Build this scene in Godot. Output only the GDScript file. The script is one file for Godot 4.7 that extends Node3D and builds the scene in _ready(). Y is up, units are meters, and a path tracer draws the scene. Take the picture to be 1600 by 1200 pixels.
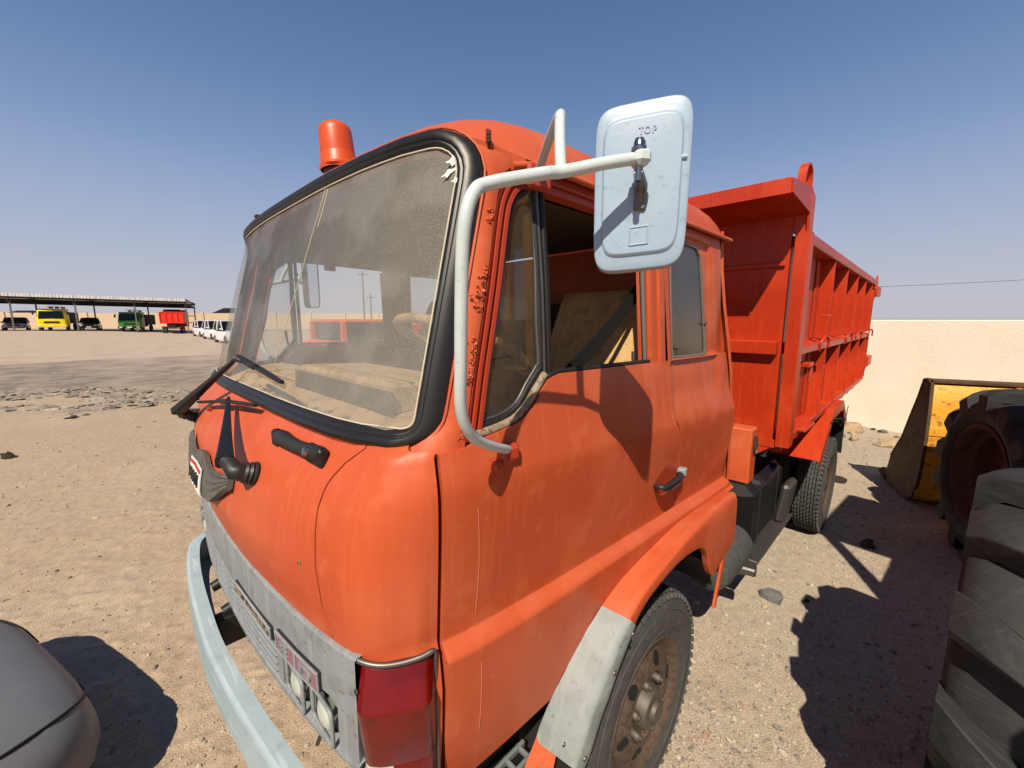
extends Node3D
# A weathered orange tipper truck on a sandy lot, seen from close to its front left corner.

class MB:
	var v := PackedVector3Array()
	var n := PackedVector3Array()
	var uv := PackedVector2Array()
	var c := PackedColorArray()
	var col := Color(1, 1, 1)
	var use_col := false

	func vert(p: Vector3, nn: Vector3, t := Vector2.ZERO):
		v.append(p); n.append(nn); uv.append(t)
		if use_col: c.append(col)

	func tri(a: Vector3, b: Vector3, d: Vector3, na: Vector3, nb: Vector3, nd: Vector3, ta := Vector2.ZERO, tb := Vector2.ZERO, td := Vector2.ZERO):
		var f := (d - a).cross(b - a)
		if f.length_squared() < 1e-16: return
		if f.dot(na + nb + nd) >= 0.0:
			vert(a, na, ta); vert(b, nb, tb); vert(d, nd, td)
		else:
			vert(a, na, ta); vert(d, nd, td); vert(b, nb, tb)

	func quad(a: Vector3, b: Vector3, d: Vector3, e: Vector3, out: Vector3):
		var f := (d - a).cross(b - e)
		if f.length_squared() < 1e-16: f = (d - a).cross(b - a)
		f = f.normalized()
		if f.dot(out) < 0.0: f = -f
		tri(a, b, d, f, f, f, Vector2(0, 0), Vector2(1, 0), Vector2(1, 1))
		tri(a, d, e, f, f, f, Vector2(0, 0), Vector2(1, 1), Vector2(0, 1))

	# rows of points, smooth normals pointing away from ref
	func grid(rows: Array, ref: Vector3, wrap := false) -> Array:
		var nr := rows.size()
		var nc: int = rows[0].size()
		var nor := []
		var sgn := 0.0
		for r in nr:
			var line := PackedVector3Array()
			for k in nc:
				var r0: int = max(r - 1, 0)
				var r1: int = min(r + 1, nr - 1)
				var k0: int = max(k - 1, 0)
				var k1: int = min(k + 1, nc - 1)
				if wrap:
					if k == 0: k0 = nc - 2
					if k == nc - 1: k1 = 1
				var du: Vector3 = rows[r][k1] - rows[r][k0]
				var dv: Vector3 = rows[r1][k] - rows[r0][k]
				var m := du.cross(dv)
				if m.length_squared() < 1e-18:
					var rr: int = clamp(r, 1, nr - 2)
					du = rows[rr][k1] - rows[rr][k0]
					m = du.cross(dv)
				m = m.normalized()
				sgn += m.dot(rows[r][k] - ref)
				line.append(m)
			nor.append(line)
		if sgn < 0.0:
			for r in nr:
				for k in nc: nor[r][k] = -nor[r][k]
		for r in nr - 1:
			for k in nc - 1:
				var ta := Vector2(float(k) / (nc - 1), float(r) / (nr - 1))
				var tb := Vector2(float(k + 1) / (nc - 1), float(r) / (nr - 1))
				var td := Vector2(float(k + 1) / (nc - 1), float(r + 1) / (nr - 1))
				var te := Vector2(float(k) / (nc - 1), float(r + 1) / (nr - 1))
				tri(rows[r][k], rows[r][k + 1], rows[r + 1][k + 1], nor[r][k], nor[r][k + 1], nor[r + 1][k + 1], ta, tb, td)
				tri(rows[r][k], rows[r + 1][k + 1], rows[r + 1][k], nor[r][k], nor[r + 1][k + 1], nor[r + 1][k], ta, td, te)
		return nor

	# a pressed sheet: grid plus edges folded inwards by t
	func sheet(rows: Array, ref: Vector3, t := 0.02):
		var nor := grid(rows, ref)
		var nr := rows.size()
		var nc: int = rows[0].size()
		var ed := []
		for k in nc: ed.append([0, k])
		for r in range(1, nr): ed.append([r, nc - 1])
		for k in range(nc - 2, -1, -1): ed.append([nr - 1, k])
		for r in range(nr - 2, 0, -1): ed.append([r, 0])
		var mid: Vector3 = rows[nr / 2][nc / 2]
		for j in ed.size():
			var a: Vector3 = rows[ed[j][0]][ed[j][1]]
			var q = ed[(j + 1) % ed.size()]
			var b: Vector3 = rows[q[0]][q[1]]
			var na: Vector3 = nor[ed[j][0]][ed[j][1]]
			var nb: Vector3 = nor[q[0]][q[1]]
			var o := (b - a).cross(na)
			if o.dot((a + b) * 0.5 - mid) < 0: o = -o
			quad(a, b, b - nb * t, a - na * t, o)

	func box(ctr: Vector3, s: Vector3, bs := Basis(), bev := 0.0):
		var h := s * 0.5
		bev = min(bev, min(h.x, min(h.y, h.z)) * 0.9)
		var i := h - Vector3(bev, bev, bev)
		for ax in 3:
			for sg in [-1.0, 1.0]:
				var u := (ax + 1) % 3
				var w := (ax + 2) % 3
				var pts := []
				for q in [[-1, -1], [1, -1], [1, 1], [-1, 1]]:
					var p := Vector3()
					p[ax] = h[ax] * sg; p[u] = i[u] * q[0]; p[w] = i[w] * q[1]
					pts.append(ctr + bs * p)
				var o := Vector3(); o[ax] = sg
				quad(pts[0], pts[1], pts[2], pts[3], bs * o)
		if bev <= 0.0: return
		for ax in 3:
			var u := (ax + 1) % 3
			var w := (ax + 2) % 3
			for su in [-1.0, 1.0]:
				for sw in [-1.0, 1.0]:
					var pts := []
					for q in [[-1, 0], [1, 0], [1, 1], [-1, 1]]:
						var p := Vector3()
						p[ax] = i[ax] * q[0]
						p[u] = (h[u] if q[1] == 0 else i[u]) * su
						p[w] = (i[w] if q[1] == 0 else h[w]) * sw
						pts.append(ctr + bs * p)
					var o := Vector3(); o[u] = su; o[w] = sw
					quad(pts[0], pts[1], pts[2], pts[3], bs * o)
		for sx in [-1.0, 1.0]:
			for sy in [-1.0, 1.0]:
				for sz in [-1.0, 1.0]:
					var a := ctr + bs * Vector3(h.x * sx, i.y * sy, i.z * sz)
					var b := ctr + bs * Vector3(i.x * sx, h.y * sy, i.z * sz)
					var d := ctr + bs * Vector3(i.x * sx, i.y * sy, h.z * sz)
					var o := (bs * Vector3(sx, sy, sz)).normalized()
					tri(a, b, d, o, o, o)

	func tube(pts: PackedVector3Array, rad, sides := 10, caps := true, squash := 1.0, closed := false):
		var m := pts.size()
		var rings := []
		var side := Vector3.ZERO
		for k in m:
			var t: Vector3
			if closed: t = (pts[(k + 1) % m] - pts[(k - 1 + m) % m]).normalized()
			else: t = (pts[min(k + 1, m - 1)] - pts[max(k - 1, 0)]).normalized()
			if side == Vector3.ZERO:
				side = t.cross(Vector3.UP)
				if side.length() < 0.1: side = t.cross(Vector3.RIGHT)
			side = (side - t * side.dot(t)).normalized()
			var up := side.cross(t)
			var r: float = rad[k] if rad is Array or rad is PackedFloat32Array else rad
			var ring := PackedVector3Array()
			for j in sides + 1:
				var a := TAU * j / sides
				ring.append(pts[k] + side * cos(a) * r + up * sin(a) * r * squash)
			rings.append(ring)
		if closed: rings.append(rings[0])
		for k in rings.size() - 1:
			var ca: Vector3 = pts[k]
			var cb: Vector3 = pts[(k + 1) % m]
			for j in sides:
				var p0: Vector3 = rings[k][j]; var p1: Vector3 = rings[k][j + 1]
				var p2: Vector3 = rings[k + 1][j + 1]; var p3: Vector3 = rings[k + 1][j]
				var n0 := (p0 - ca).normalized(); var n1 := (p1 - ca).normalized()
				var n2 := (p2 - cb).normalized(); var n3 := (p3 - cb).normalized()
				tri(p0, p1, p2, n0, n1, n2); tri(p0, p2, p3, n0, n2, n3)
		if caps and not closed:
			for e in [0, m - 1]:
				var o: Vector3 = (pts[0] - pts[1]) if e == 0 else (pts[m - 1] - pts[m - 2])
				o = o.normalized()
				for j in sides: tri(pts[e], rings[e][j], rings[e][j + 1], o, o, o)

	# profile of (radius, height) turned about the y axis of xf; corners sharper than 40 degrees stay hard
	func lathe(prof: Array, seg: int, xf := Transform3D(), a0 := 0.0, a1 := TAU):
		var m := prof.size()
		var fn := []
		for k in m - 1:
			var d: Vector2 = prof[k + 1] - prof[k]
			fn.append(Vector2(d.y, -d.x).normalized())
		for k in m - 1:
			var p: Vector2 = prof[k]; var q: Vector2 = prof[k + 1]
			var np: Vector2 = fn[k]; var nq: Vector2 = fn[k]
			if k > 0 and fn[k - 1].dot(fn[k]) > 0.76: np = (fn[k - 1] + fn[k]).normalized()
			if k < m - 2 and fn[k + 1].dot(fn[k]) > 0.76: nq = (fn[k + 1] + fn[k]).normalized()
			for j in seg:
				var t0 := a0 + (a1 - a0) * j / seg
				var t1 := a0 + (a1 - a0) * (j + 1) / seg
				var e0 := Vector3(cos(t0), 0, sin(t0)); var e1 := Vector3(cos(t1), 0, sin(t1))
				var A := xf * (e0 * p.x + Vector3(0, p.y, 0)); var B := xf * (e1 * p.x + Vector3(0, p.y, 0))
				var C := xf * (e1 * q.x + Vector3(0, q.y, 0)); var D := xf * (e0 * q.x + Vector3(0, q.y, 0))
				var bs := xf.basis
				var nA := bs * (e0 * np.x + Vector3(0, np.y, 0)); var nB := bs * (e1 * np.x + Vector3(0, np.y, 0))
				var nC := bs * (e1 * nq.x + Vector3(0, nq.y, 0)); var nD := bs * (e0 * nq.x + Vector3(0, nq.y, 0))
				tri(A, B, C, nA, nB, nC); tri(A, C, D, nA, nC, nD)

	func prism(poly: PackedVector2Array, h0: float, h1: float, xf := Transform3D()):
		var ids := Geometry2D.triangulate_polygon(poly)
		var z := xf.basis.z.normalized()
		for k in range(0, ids.size(), 3):
			var a := poly[ids[k]]; var b := poly[ids[k + 1]]; var d := poly[ids[k + 2]]
			tri(xf * Vector3(a.x, a.y, h1), xf * Vector3(b.x, b.y, h1), xf * Vector3(d.x, d.y, h1), z, z, z, a, b, d)
			tri(xf * Vector3(a.x, a.y, h0), xf * Vector3(b.x, b.y, h0), xf * Vector3(d.x, d.y, h0), -z, -z, -z, a, b, d)
		var area := 0.0
		for k in poly.size():
			var a := poly[k]; var b := poly[(k + 1) % poly.size()]
			area += a.x * b.y - b.x * a.y
		var s: float = sign(area)
		for k in poly.size():
			var a := poly[k]; var b := poly[(k + 1) % poly.size()]
			var o := xf.basis * (Vector3(b.y - a.y, a.x - b.x, 0) * s)
			quad(xf * Vector3(a.x, a.y, h0), xf * Vector3(b.x, b.y, h0), xf * Vector3(b.x, b.y, h1), xf * Vector3(a.x, a.y, h1), o)

	# profile (side, out) carried along pts; outs gives the outward direction at each point
	func sweep(prof: Array, pts: PackedVector3Array, outs: PackedVector3Array, closed := false, prof_closed := false):
		var m := pts.size()
		var rings := []
		for k in m:
			var t: Vector3
			if closed: t = (pts[(k + 1) % m] - pts[(k - 1 + m) % m]).normalized()
			else: t = (pts[min(k + 1, m - 1)] - pts[max(k - 1, 0)]).normalized()
			var o := (outs[k] - t * outs[k].dot(t)).normalized()
			var s := t.cross(o)
			var ring := PackedVector3Array()
			for p in prof: ring.append(pts[k] + s * p.x + o * p.y)
			rings.append(ring)
		var pc := prof.size()
		var cen := Vector2.ZERO
		for p in prof: cen += p
		cen /= pc
		for k in (m if closed else m - 1):
			var k1 := (k + 1) % m
			var cc: Vector3
			for j in (pc if prof_closed else pc - 1):
				var j1 := (j + 1) % pc
				var e: Vector2 = prof[j1] - prof[j]
				var nn := Vector2(-e.y, e.x)
				if prof_closed:
					if nn.dot((prof[j] + prof[j1]) * 0.5 - cen) < 0: nn = -nn
				elif nn.y < -1e-6 or (absf(nn.y) <= 1e-6 and nn.dot((prof[j] + prof[j1]) * 0.5 - cen) < 0): nn = -nn
				var t := (pts[k1] - pts[k]).normalized()
				var o := (outs[k] - t * outs[k].dot(t)).normalized()
				quad(rings[k][j], rings[k1][j], rings[k1][j1], rings[k][j1], t.cross(o) * nn.x + o * nn.y)
		if not closed and prof_closed:
			for e in [0, m - 1]:
				var o: Vector3 = (pts[0] - pts[1]) if e == 0 else (pts[m - 1] - pts[m - 2])
				for j in range(1, pc - 1): 
					var nn := o.normalized()
					tri(rings[e][0], rings[e][j], rings[e][j + 1], nn, nn, nn)

	func mesh() -> ArrayMesh:
		var a := []
		a.resize(Mesh.ARRAY_MAX)
		a[Mesh.ARRAY_VERTEX] = v
		a[Mesh.ARRAY_NORMAL] = n
		a[Mesh.ARRAY_TEX_UV] = uv
		if use_col: a[Mesh.ARRAY_COLOR] = c
		var am := ArrayMesh.new()
		am.add_surface_from_arrays(Mesh.PRIMITIVE_TRIANGLES, a)
		return am

var M := {}
var used := {}

func L(p: float, e0: float, e1: float) -> float: return smoothstep(e0, e1, p)

func lut(x: float, xs: Array, ys: Array) -> float:
	if x <= xs[0]: return ys[0]
	for k in range(1, xs.size()):
		if x <= xs[k]: return lerp(float(ys[k - 1]), float(ys[k]), (x - xs[k - 1]) / (xs[k] - xs[k - 1]))
	return ys[-1]

func crv(pts: Array, per := 6, closed := false) -> PackedVector3Array:
	var out := PackedVector3Array()
	var m := pts.size()
	for k in (m if closed else m - 1):
		var p0: Vector3 = pts[(k - 1 + m) % m] if (closed or k > 0) else pts[0]
		var p1: Vector3 = pts[k]
		var p2: Vector3 = pts[(k + 1) % m]
		var p3: Vector3 = pts[(k + 2) % m] if (closed or k < m - 2) else pts[m - 1]
		for j in per: out.append(p1.cubic_interpolate(p2, p0, p3, float(j) / per))
	if not closed: out.append(pts[m - 1])
	return out

func part(parent: Node, called: String, mb, m: Material, at := Vector3.ZERO) -> MeshInstance3D:
	var o := MeshInstance3D.new()
	o.name = called if parent != self else numbered(called)
	o.mesh = mb.mesh() if mb is MB else mb
	o.material_override = m
	o.position = at
	parent.add_child(o, true)
	return o

func numbered(called: String) -> String:
	var k: int = used.get(called, 0)
	used[called] = k + 1
	return called if k == 0 else "%s_%03d" % [called, k]

func thing(called: String, label: String, category: String, at := Vector3.ZERO, turn := 0.0, group := "") -> Node3D:
	var o := Node3D.new()
	o.name = numbered(called)
	add_child(o)
	o.position = at
	o.rotation.y = turn
	tag(o, label, category, group)
	return o

func tag(o: Node, label: String, category: String, group := ""):
	o.set_meta("label", label)
	o.set_meta("category", category)
	if group: o.set_meta("group", group)

func struct(o: Node):
	o.set_meta("kind", "structure")

# ---------------------------------------------------------------- materials
func noise_img(w: int, h: int, freq: float, sd: int, oct := 4, kind := FastNoiseLite.TYPE_SIMPLEX_SMOOTH) -> Image:
	var f := FastNoiseLite.new()
	f.seed = sd; f.frequency = freq; f.noise_type = kind
	f.fractal_octaves = oct
	var im := f.get_seamless_image(w, h)
	im.convert(Image.FORMAT_L8)
	return im

func stretched(w: int, h: int, tw: int, th: int, freq: float, sd: int, oct := 3) -> Image:
	var im := noise_img(w, h, freq, sd, oct)
	im.resize(tw, th, Image.INTERPOLATE_CUBIC)
	return im

# base colour, with layers [image, low, high, colour, strength]
func layered(size: int, base: Color, layers: Array) -> ImageTexture:
	var data := PackedByteArray()
	data.resize(size * size * 3)
	var raw := []
	for l in layers: raw.append(l[0].get_data())
	for k in size * size:
		var c := base
		for j in layers.size():
			var l = layers[j]
			var t := smoothstep(l[1], l[2], raw[j][k] / 255.0) * float(l[4])
			c = c.lerp(l[3], t)
		data[k * 3] = int(clamp(c.r, 0, 1) * 255); data[k * 3 + 1] = int(clamp(c.g, 0, 1) * 255); data[k * 3 + 2] = int(clamp(c.b, 0, 1) * 255)
	return ImageTexture.create_from_image(Image.create_from_data(size, size, false, Image.FORMAT_RGB8, data))

func bump(im: Image, strength: float) -> ImageTexture:
	var b: Image = im.duplicate()
	b.convert(Image.FORMAT_RGBA8)
	b.bump_map_to_normal_map(strength)
	return ImageTexture.create_from_image(b)

func mat(col: Color, rough := 0.6, metal := 0.0, tex: Texture2D = null, scale := 1.0, nrm: Texture2D = null, nstr := 1.0, world := false) -> StandardMaterial3D:
	var m := StandardMaterial3D.new()
	m.albedo_color = col
	m.roughness = rough
	m.metallic = metal
	m.cull_mode = BaseMaterial3D.CULL_DISABLED
	if tex: m.albedo_texture = tex
	if nrm:
		m.normal_enabled = true
		m.normal_texture = nrm
		m.normal_scale = nstr
	if tex or nrm:
		m.uv1_triplanar = true
		m.uv1_world_triplanar = world
		m.uv1_scale = Vector3(scale, scale, scale)
	return m

func make_materials():
	var broad := noise_img(512, 512, 0.006, 11, 3)
	var mid := noise_img(512, 512, 0.02, 12, 4)
	var fine := noise_img(512, 512, 0.12, 13, 3)
	var speck := noise_img(512, 512, 0.09, 14, 2)
	var streak := stretched(512, 40, 512, 512, 0.06, 15, 3)
	var streak2 := stretched(512, 24, 512, 512, 0.11, 16, 2)
	var scratch := stretched(40, 512, 512, 512, 0.1, 17, 2)
	M.broad = broad; M.fine_n = bump(fine, 2.0); M.mid_n = bump(mid, 4.0)
	var soft_n := bump(broad, 10.0)
	# cab paint: faded, chalky orange red
	var streak3 := stretched(512, 20, 512, 512, 0.22, 19, 2)
	var cab := layered(512, Color(0.70, 0.305, 0.170), [[broad, 0.42, 0.75, Color(0.75, 0.38, 0.245), 0.6], [streak3, 0.64, 0.82, Color(0.78, 0.46, 0.34), 0.16], [streak, 0.60, 0.85, Color(0.78, 0.42, 0.30), 0.2], [streak2, 0.64, 0.9, Color(0.68, 0.27, 0.14), 0.2], [mid, 0.66, 0.78, Color(0.77, 0.44, 0.32), 0.30], [speck, 0.84, 0.88, Color(0.76, 0.54, 0.43), 0.3]])
	M.cab = mat(Color(1, 1, 1), 0.46, 0.0, cab, 0.55, soft_n, 0.12)
	M.cab.metallic_specular = 0.4
	M.jamb = mat(Color(0.64, 0.22, 0.12), 0.45, 0.0, null)
	var dump := layered(512, Color(0.65, 0.175, 0.035), [[broad, 0.45, 0.8, Color(0.75, 0.24, 0.08), 0.6], [streak, 0.64, 0.85, Color(0.77, 0.33, 0.19), 0.25], [mid, 0.70, 0.8, Color(0.63, 0.15, 0.035), 0.4], [speck, 0.80, 0.86, Color(0.40, 0.14, 0.07), 0.5], [streak3, 0.66, 0.82, Color(0.76, 0.34, 0.2), 0.25], [fine, 0.80, 0.86, Color(0.35, 0.13, 0.08), 0.5]])
	M.dump = mat(Color(1, 1, 1), 0.42, 0.0, dump, 0.5, soft_n, 0.2)
	var silver := layered(512, Color(0.66, 0.69, 0.70), [[mid, 0.5, 0.75, Color(0.55, 0.57, 0.57), 0.5], [streak, 0.6, 0.85, Color(0.74, 0.74, 0.72), 0.5], [speck, 0.78, 0.86, Color(0.42, 0.39, 0.36), 0.5]])
	M.silver = mat(Color(0.80, 0.81, 0.81), 0.62, 0.0, silver, 0.9, M.mid_n, 0.35)
	var grille := layered(512, Color(0.50, 0.525, 0.54), [[mid, 0.5, 0.75, Color(0.43, 0.44, 0.45), 0.6], [streak, 0.6, 0.85, Color(0.60, 0.62, 0.62), 0.5], [speck, 0.78, 0.84, Color(0.36, 0.30, 0.26), 0.6]])
	M.grille = mat(Color(1, 1, 1), 0.5, 0.0, grille, 0.9, M.fine_n, 0.1)
	var bumper := layered(512, Color(0.60, 0.67, 0.70), [[mid, 0.5, 0.8, Color(0.55, 0.62, 0.645), 0.6], [scratch, 0.66, 0.85, Color(0.78, 0.83, 0.84), 0.4], [speck, 0.86, 0.90, Color(0.45, 0.38, 0.33), 0.7]])
	M.bumper = mat(Color(1, 1, 1), 0.42, 0.0, bumper, 0.8, M.fine_n, 0.06)
	var arm := layered(512, Color(0.73, 0.78, 0.79), [[mid, 0.5, 0.8, Color(0.68, 0.73, 0.74), 0.5], [speck, 0.87, 0.90, Color(0.36, 0.29, 0.22), 0.85]])
	M.arm = mat(Color(1, 1, 1), 0.4, 0.0, arm, 1.6)
	M.mirror = mat(Color(0.57, 0.655, 0.735), 0.42, 0.0, layered(256, Color(1, 1, 1), [[noise_img(256, 256, 0.02, 5), 0.5, 0.8, Color(0.95, 0.95, 0.95), 0.6], [noise_img(256, 256, 0.12, 6, 2), 0.78, 0.85, Color(0.80, 0.78, 0.75), 0.5]]), 1.5, M.fine_n, 0.05)
	M.glassmirror = mat(Color(0.8, 0.82, 0.85), 0.03, 1.0)
	M.chrome = mat(Color(0.62, 0.62, 0.62), 0.22, 1.0)
	M.steel = mat(Color(0.42, 0.41, 0.40), 0.45, 0.8)
	var rubber := layered(512, Color(0.075, 0.075, 0.075), [[mid, 0.5, 0.75, Color(0.14, 0.135, 0.13), 0.7], [speck, 0.74, 0.86, Color(0.24, 0.225, 0.20), 0.4]])
	M.rubber = mat(Color(1, 1, 1), 0.62, 0.0, rubber, 1.2, M.fine_n, 0.15)
	M.gasket = mat(Color(0.085, 0.085, 0.09), 0.42, 0.0, null)
	var tyre := layered(512, Color(0.235, 0.24, 0.24), [[mid, 0.45, 0.75, Color(0.31, 0.31, 0.30), 0.7], [fine, 0.55, 0.8, Color(0.37, 0.36, 0.335), 0.35]])
	M.tyre = mat(Color(1, 1, 1), 0.85, 0.0, tyre, 1.5, M.fine_n, 0.5)
	var ltyre := layered(512, Color(0.135, 0.145, 0.15), [[mid, 0.45, 0.75, Color(0.175, 0.182, 0.185), 0.7], [scratch, 0.62, 0.8, Color(0.33, 0.335, 0.33), 0.35], [fine, 0.62, 0.8, Color(0.12, 0.125, 0.13), 0.5]])
	M.loader_tyre = mat(Color(1, 1, 1), 0.72, 0.0, ltyre, 1.1, M.mid_n, 0.6)
	M.sidewall = mat(Color(0.8, 0.8, 0.8), 0.85, 0.0, tyre, 1.1, M.fine_n, 0.4)
	var rim := layered(512, Color(0.34, 0.29, 0.25), [[mid, 0.45, 0.65, Color(0.25, 0.175, 0.14), 0.8], [fine, 0.55, 0.75, Color(0.46, 0.38, 0.30), 0.7], [speck, 0.72, 0.84, Color(0.15, 0.10, 0.08), 0.7]])
	M.rim = mat(Color(1, 1, 1), 0.75, 0.15, rim, 2.5, M.fine_n, 0.5)
	M.nut = mat(Color(0.36, 0.34, 0.31), 0.6, 0.5, null)
	var rust := layered(512, Color(0.26, 0.12, 0.07), [[mid, 0.45, 0.7, Color(0.42, 0.19, 0.09), 0.7], [speck, 0.6, 0.8, Color(0.09, 0.05, 0.04), 0.8]])
	M.rust = mat(Color(1, 1, 1), 0.9, 0.0, rust, 6.0, M.fine_n, 0.8)
	var lrust := layered(512, Color(0.34, 0.21, 0.14), [[mid, 0.45, 0.7, Color(0.24, 0.13, 0.09), 0.8], [fine, 0.5, 0.75, Color(0.50, 0.36, 0.18), 0.5]])
	M.loader_rim = mat(Color(1, 1, 1), 0.75, 0.0, lrust, 1.5, M.fine_n, 0.4)
	M.black = mat(Color(0.055, 0.055, 0.06), 0.5)
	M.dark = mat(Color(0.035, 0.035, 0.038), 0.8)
	M.plastic = mat(Color(0.13, 0.13, 0.135), 0.5, 0.0, null, 1.0, null)
	M.wing = mat(Color(1, 1, 1), 0.62, 0.0, layered(256, Color(0.33, 0.325, 0.315), [[noise_img(256, 256, 0.03, 8), 0.45, 0.75, Color(0.24, 0.235, 0.23), 0.7], [noise_img(256, 256, 0.12, 9, 2), 0.7, 0.85, Color(0.5, 0.49, 0.46), 0.5]]), 3.0)
	M.scar = mat(Color(0.74, 0.46, 0.35), 0.6)
	M.lip = mat(Color(0.72, 0.69, 0.62), 0.7)
	M.seal = mat(Color(0.56, 0.50, 0.42), 0.8, 0.0, layered(256, Color(1, 1, 1), [[noise_img(256, 256, 0.05, 18), 0.5, 0.7, Color(0.55, 0.52, 0.48), 0.8]]), 4.0)
	var dustseat := layered(512, Color(0.74, 0.62, 0.45), [[mid, 0.5, 0.75, Color(0.58, 0.45, 0.30), 0.7], [fine, 0.55, 0.8, Color(0.72, 0.60, 0.44), 0.6], [speck, 0.76, 0.86, Color(0.36, 0.27, 0.18), 0.6]])
	M.dust = mat(Color(1, 1, 1), 0.95, 0.0, dustseat, 1.5, M.fine_n, 0.2)
	M.seat = mat(Color(1, 0.98, 0.93), 0.85, 0.0, dustseat, 1.0, M.mid_n, 0.25)
	M.trim = mat(Color(0.30, 0.255, 0.19), 0.9, 0.0, null)
	M.greytrim = mat(Color(0.20, 0.195, 0.185), 0.85)
	M.belt = mat(Color(0.07, 0.065, 0.06), 0.85)
	M.liner = mat(Color(0.10, 0.085, 0.07), 0.9)
	M.amber = mat(Color(0.74, 0.29, 0.085), 0.42, 0.0, layered(256, Color(1, 1, 1), [[noise_img(256, 256, 0.03, 21), 0.5, 0.8, Color(1.0, 0.86, 0.75), 0.6]]), 3.0)
	M.amber.subsurf_scatter_enabled = true
	M.amber.subsurf_scatter_strength = 0.2
	var lens_n := bump(noise_img(256, 256, 0.03, 22), 3.0)
	M.redlens = mat(Color(0.40, 0.035, 0.028), 0.24, 0.0, layered(256, Color(1, 1, 1), [[noise_img(256, 256, 0.02, 23), 0.5, 0.8, Color(0.72, 0.62, 0.6), 0.7]]), 2.0, lens_n, 0.06)
	M.clearlens = mat(Color(0.70, 0.73, 0.70), 0.15, 0.0, layered(256, Color(1, 1, 1), [[noise_img(256, 256, 0.03, 24), 0.5, 0.8, Color(0.72, 0.70, 0.64), 0.7]]), 2.0)
	M.reflector = mat(Color(0.78, 0.78, 0.75), 0.2, 0.9)
	M.white = mat(Color(0.84, 0.83, 0.81), 0.6)
	M.letter = mat(Color(0.52, 0.37, 0.41), 0.6)
	M.redink = mat(Color(0.72, 0.14, 0.12), 0.6)
	M.ink = mat(Color(0.07, 0.06, 0.06), 0.6)
	M.tread = mat(Color(0.47, 0.50, 0.51), 0.55, 0.3, null)
	# glass: a smooth pane with a film of dust
	M.glass = StandardMaterial3D.new()
	M.glass.transparency = BaseMaterial3D.TRANSPARENCY_ALPHA
	M.glass.albedo_color = Color(0.42, 0.40, 0.36, 0.26)
	M.glass.roughness = 0.03
	M.glass.cull_mode = BaseMaterial3D.CULL_DISABLED
	var di := Image.create(1024, 400, false, Image.FORMAT_RGBA8)
	var d1 := noise_img(1024, 400, 0.006, 71, 3).get_data(); var d2 := noise_img(1024, 400, 0.30, 72, 2).get_data(); var d4 := noise_img(1024, 400, 0.03, 73, 4).get_data()
	for yy in 400:
		for xx in 1024:
			var k := yy * 1024 + xx
			var low := smoothstep(0.35, 1.0, yy / 399.0)
			var a := 0.27 + 0.13 * smoothstep(0.35, 0.75, d1[k] / 255.0) + 0.20 * smoothstep(0.5, 0.85, d2[k] / 255.0) + 0.03 * smoothstep(0.5, 0.8, d4[k] / 255.0) + 0.02 * low + 0.14 * smoothstep(0.75, 0.0, xx / 1023.0)
			di.set_pixel(xx, yy, Color(0.60, 0.595, 0.565, clamp(a, 0.0, 0.9)))
	M.windshield = StandardMaterial3D.new()
	M.windshield.transparency = BaseMaterial3D.TRANSPARENCY_ALPHA
	M.windshield.albedo_texture = ImageTexture.create_from_image(di)
	M.windshield.albedo_color = Color(1, 1, 1, 0.9)
	M.windshield.roughness = 0.12
	M.windshield.cull_mode = BaseMaterial3D.CULL_DISABLED
	M.dustyglass = mat(Color(0.235, 0.23, 0.23), 0.25, 0.0, layered(256, Color(1, 1, 1), [[noise_img(256, 256, 0.02, 31), 0.4, 0.8, Color(0.85, 0.83, 0.8), 0.8], [noise_img(256, 256, 0.15, 32), 0.6, 0.8, Color(1, 1, 1), 0.6]]), 1.5)
	# yellow loader paint with rust patches
	var yel := layered(512, Color(0.86, 0.60, 0.13), [[broad, 0.4, 0.75, Color(0.83, 0.63, 0.24), 0.6], [mid, 0.72, 0.78, Color(0.30, 0.17, 0.08), 0.85], [streak, 0.62, 0.85, Color(0.72, 0.52, 0.22), 0.5], [speck, 0.79, 0.83, Color(0.22, 0.13, 0.08), 0.8]])
	M.yellow = mat(Color(1, 1, 1), 0.6, 0.0, yel, 0.8, M.fine_n, 0.15)
	var brown := layered(512, Color(0.33, 0.25, 0.17), [[broad, 0.4, 0.7, Color(0.25, 0.17, 0.12), 0.7], [mid, 0.6, 0.75, Color(0.45, 0.33, 0.16), 0.7], [fine, 0.55, 0.75, Color(0.18, 0.12, 0.09), 0.5]])
	M.bucket_rust = mat(Color(1, 1, 1), 0.8, 0.1, brown, 1.0, M.mid_n, 0.3)
	# far things
	var wallt := layered(512, Color(0.92, 0.875, 0.80), [[broad, 0.4, 0.7, Color(0.895, 0.845, 0.765), 0.6], [mid, 0.62, 0.8, Color(0.94, 0.895, 0.825), 0.5], [speck, 0.84, 0.88, Color(0.66, 0.58, 0.50), 0.3], [streak, 0.70, 0.9, Color(0.90, 0.84, 0.74), 0.25]])
	M.wall = mat(Color(1, 1, 1), 0.92, 0.0, wallt, 0.35, M.fine_n, 0.25, true)
	M.farwall = mat(Color(0.74, 0.66, 0.56), 0.95)
	M.roofsheet = mat(Color(0.80, 0.80, 0.80), 0.45, 0.2, layered(256, Color(1, 1, 1), [[stretched(256, 12, 256, 256, 0.1, 41, 2), 0.5, 0.8, Color(0.72, 0.72, 0.73), 0.7]]), 0.25)
	M.post = mat(Color(0.40, 0.39, 0.38), 0.6, 0.2)
	M.carwhite = mat(Color(0.86, 0.86, 0.86), 0.25); M.carwhite.clearcoat_enabled = true
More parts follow.
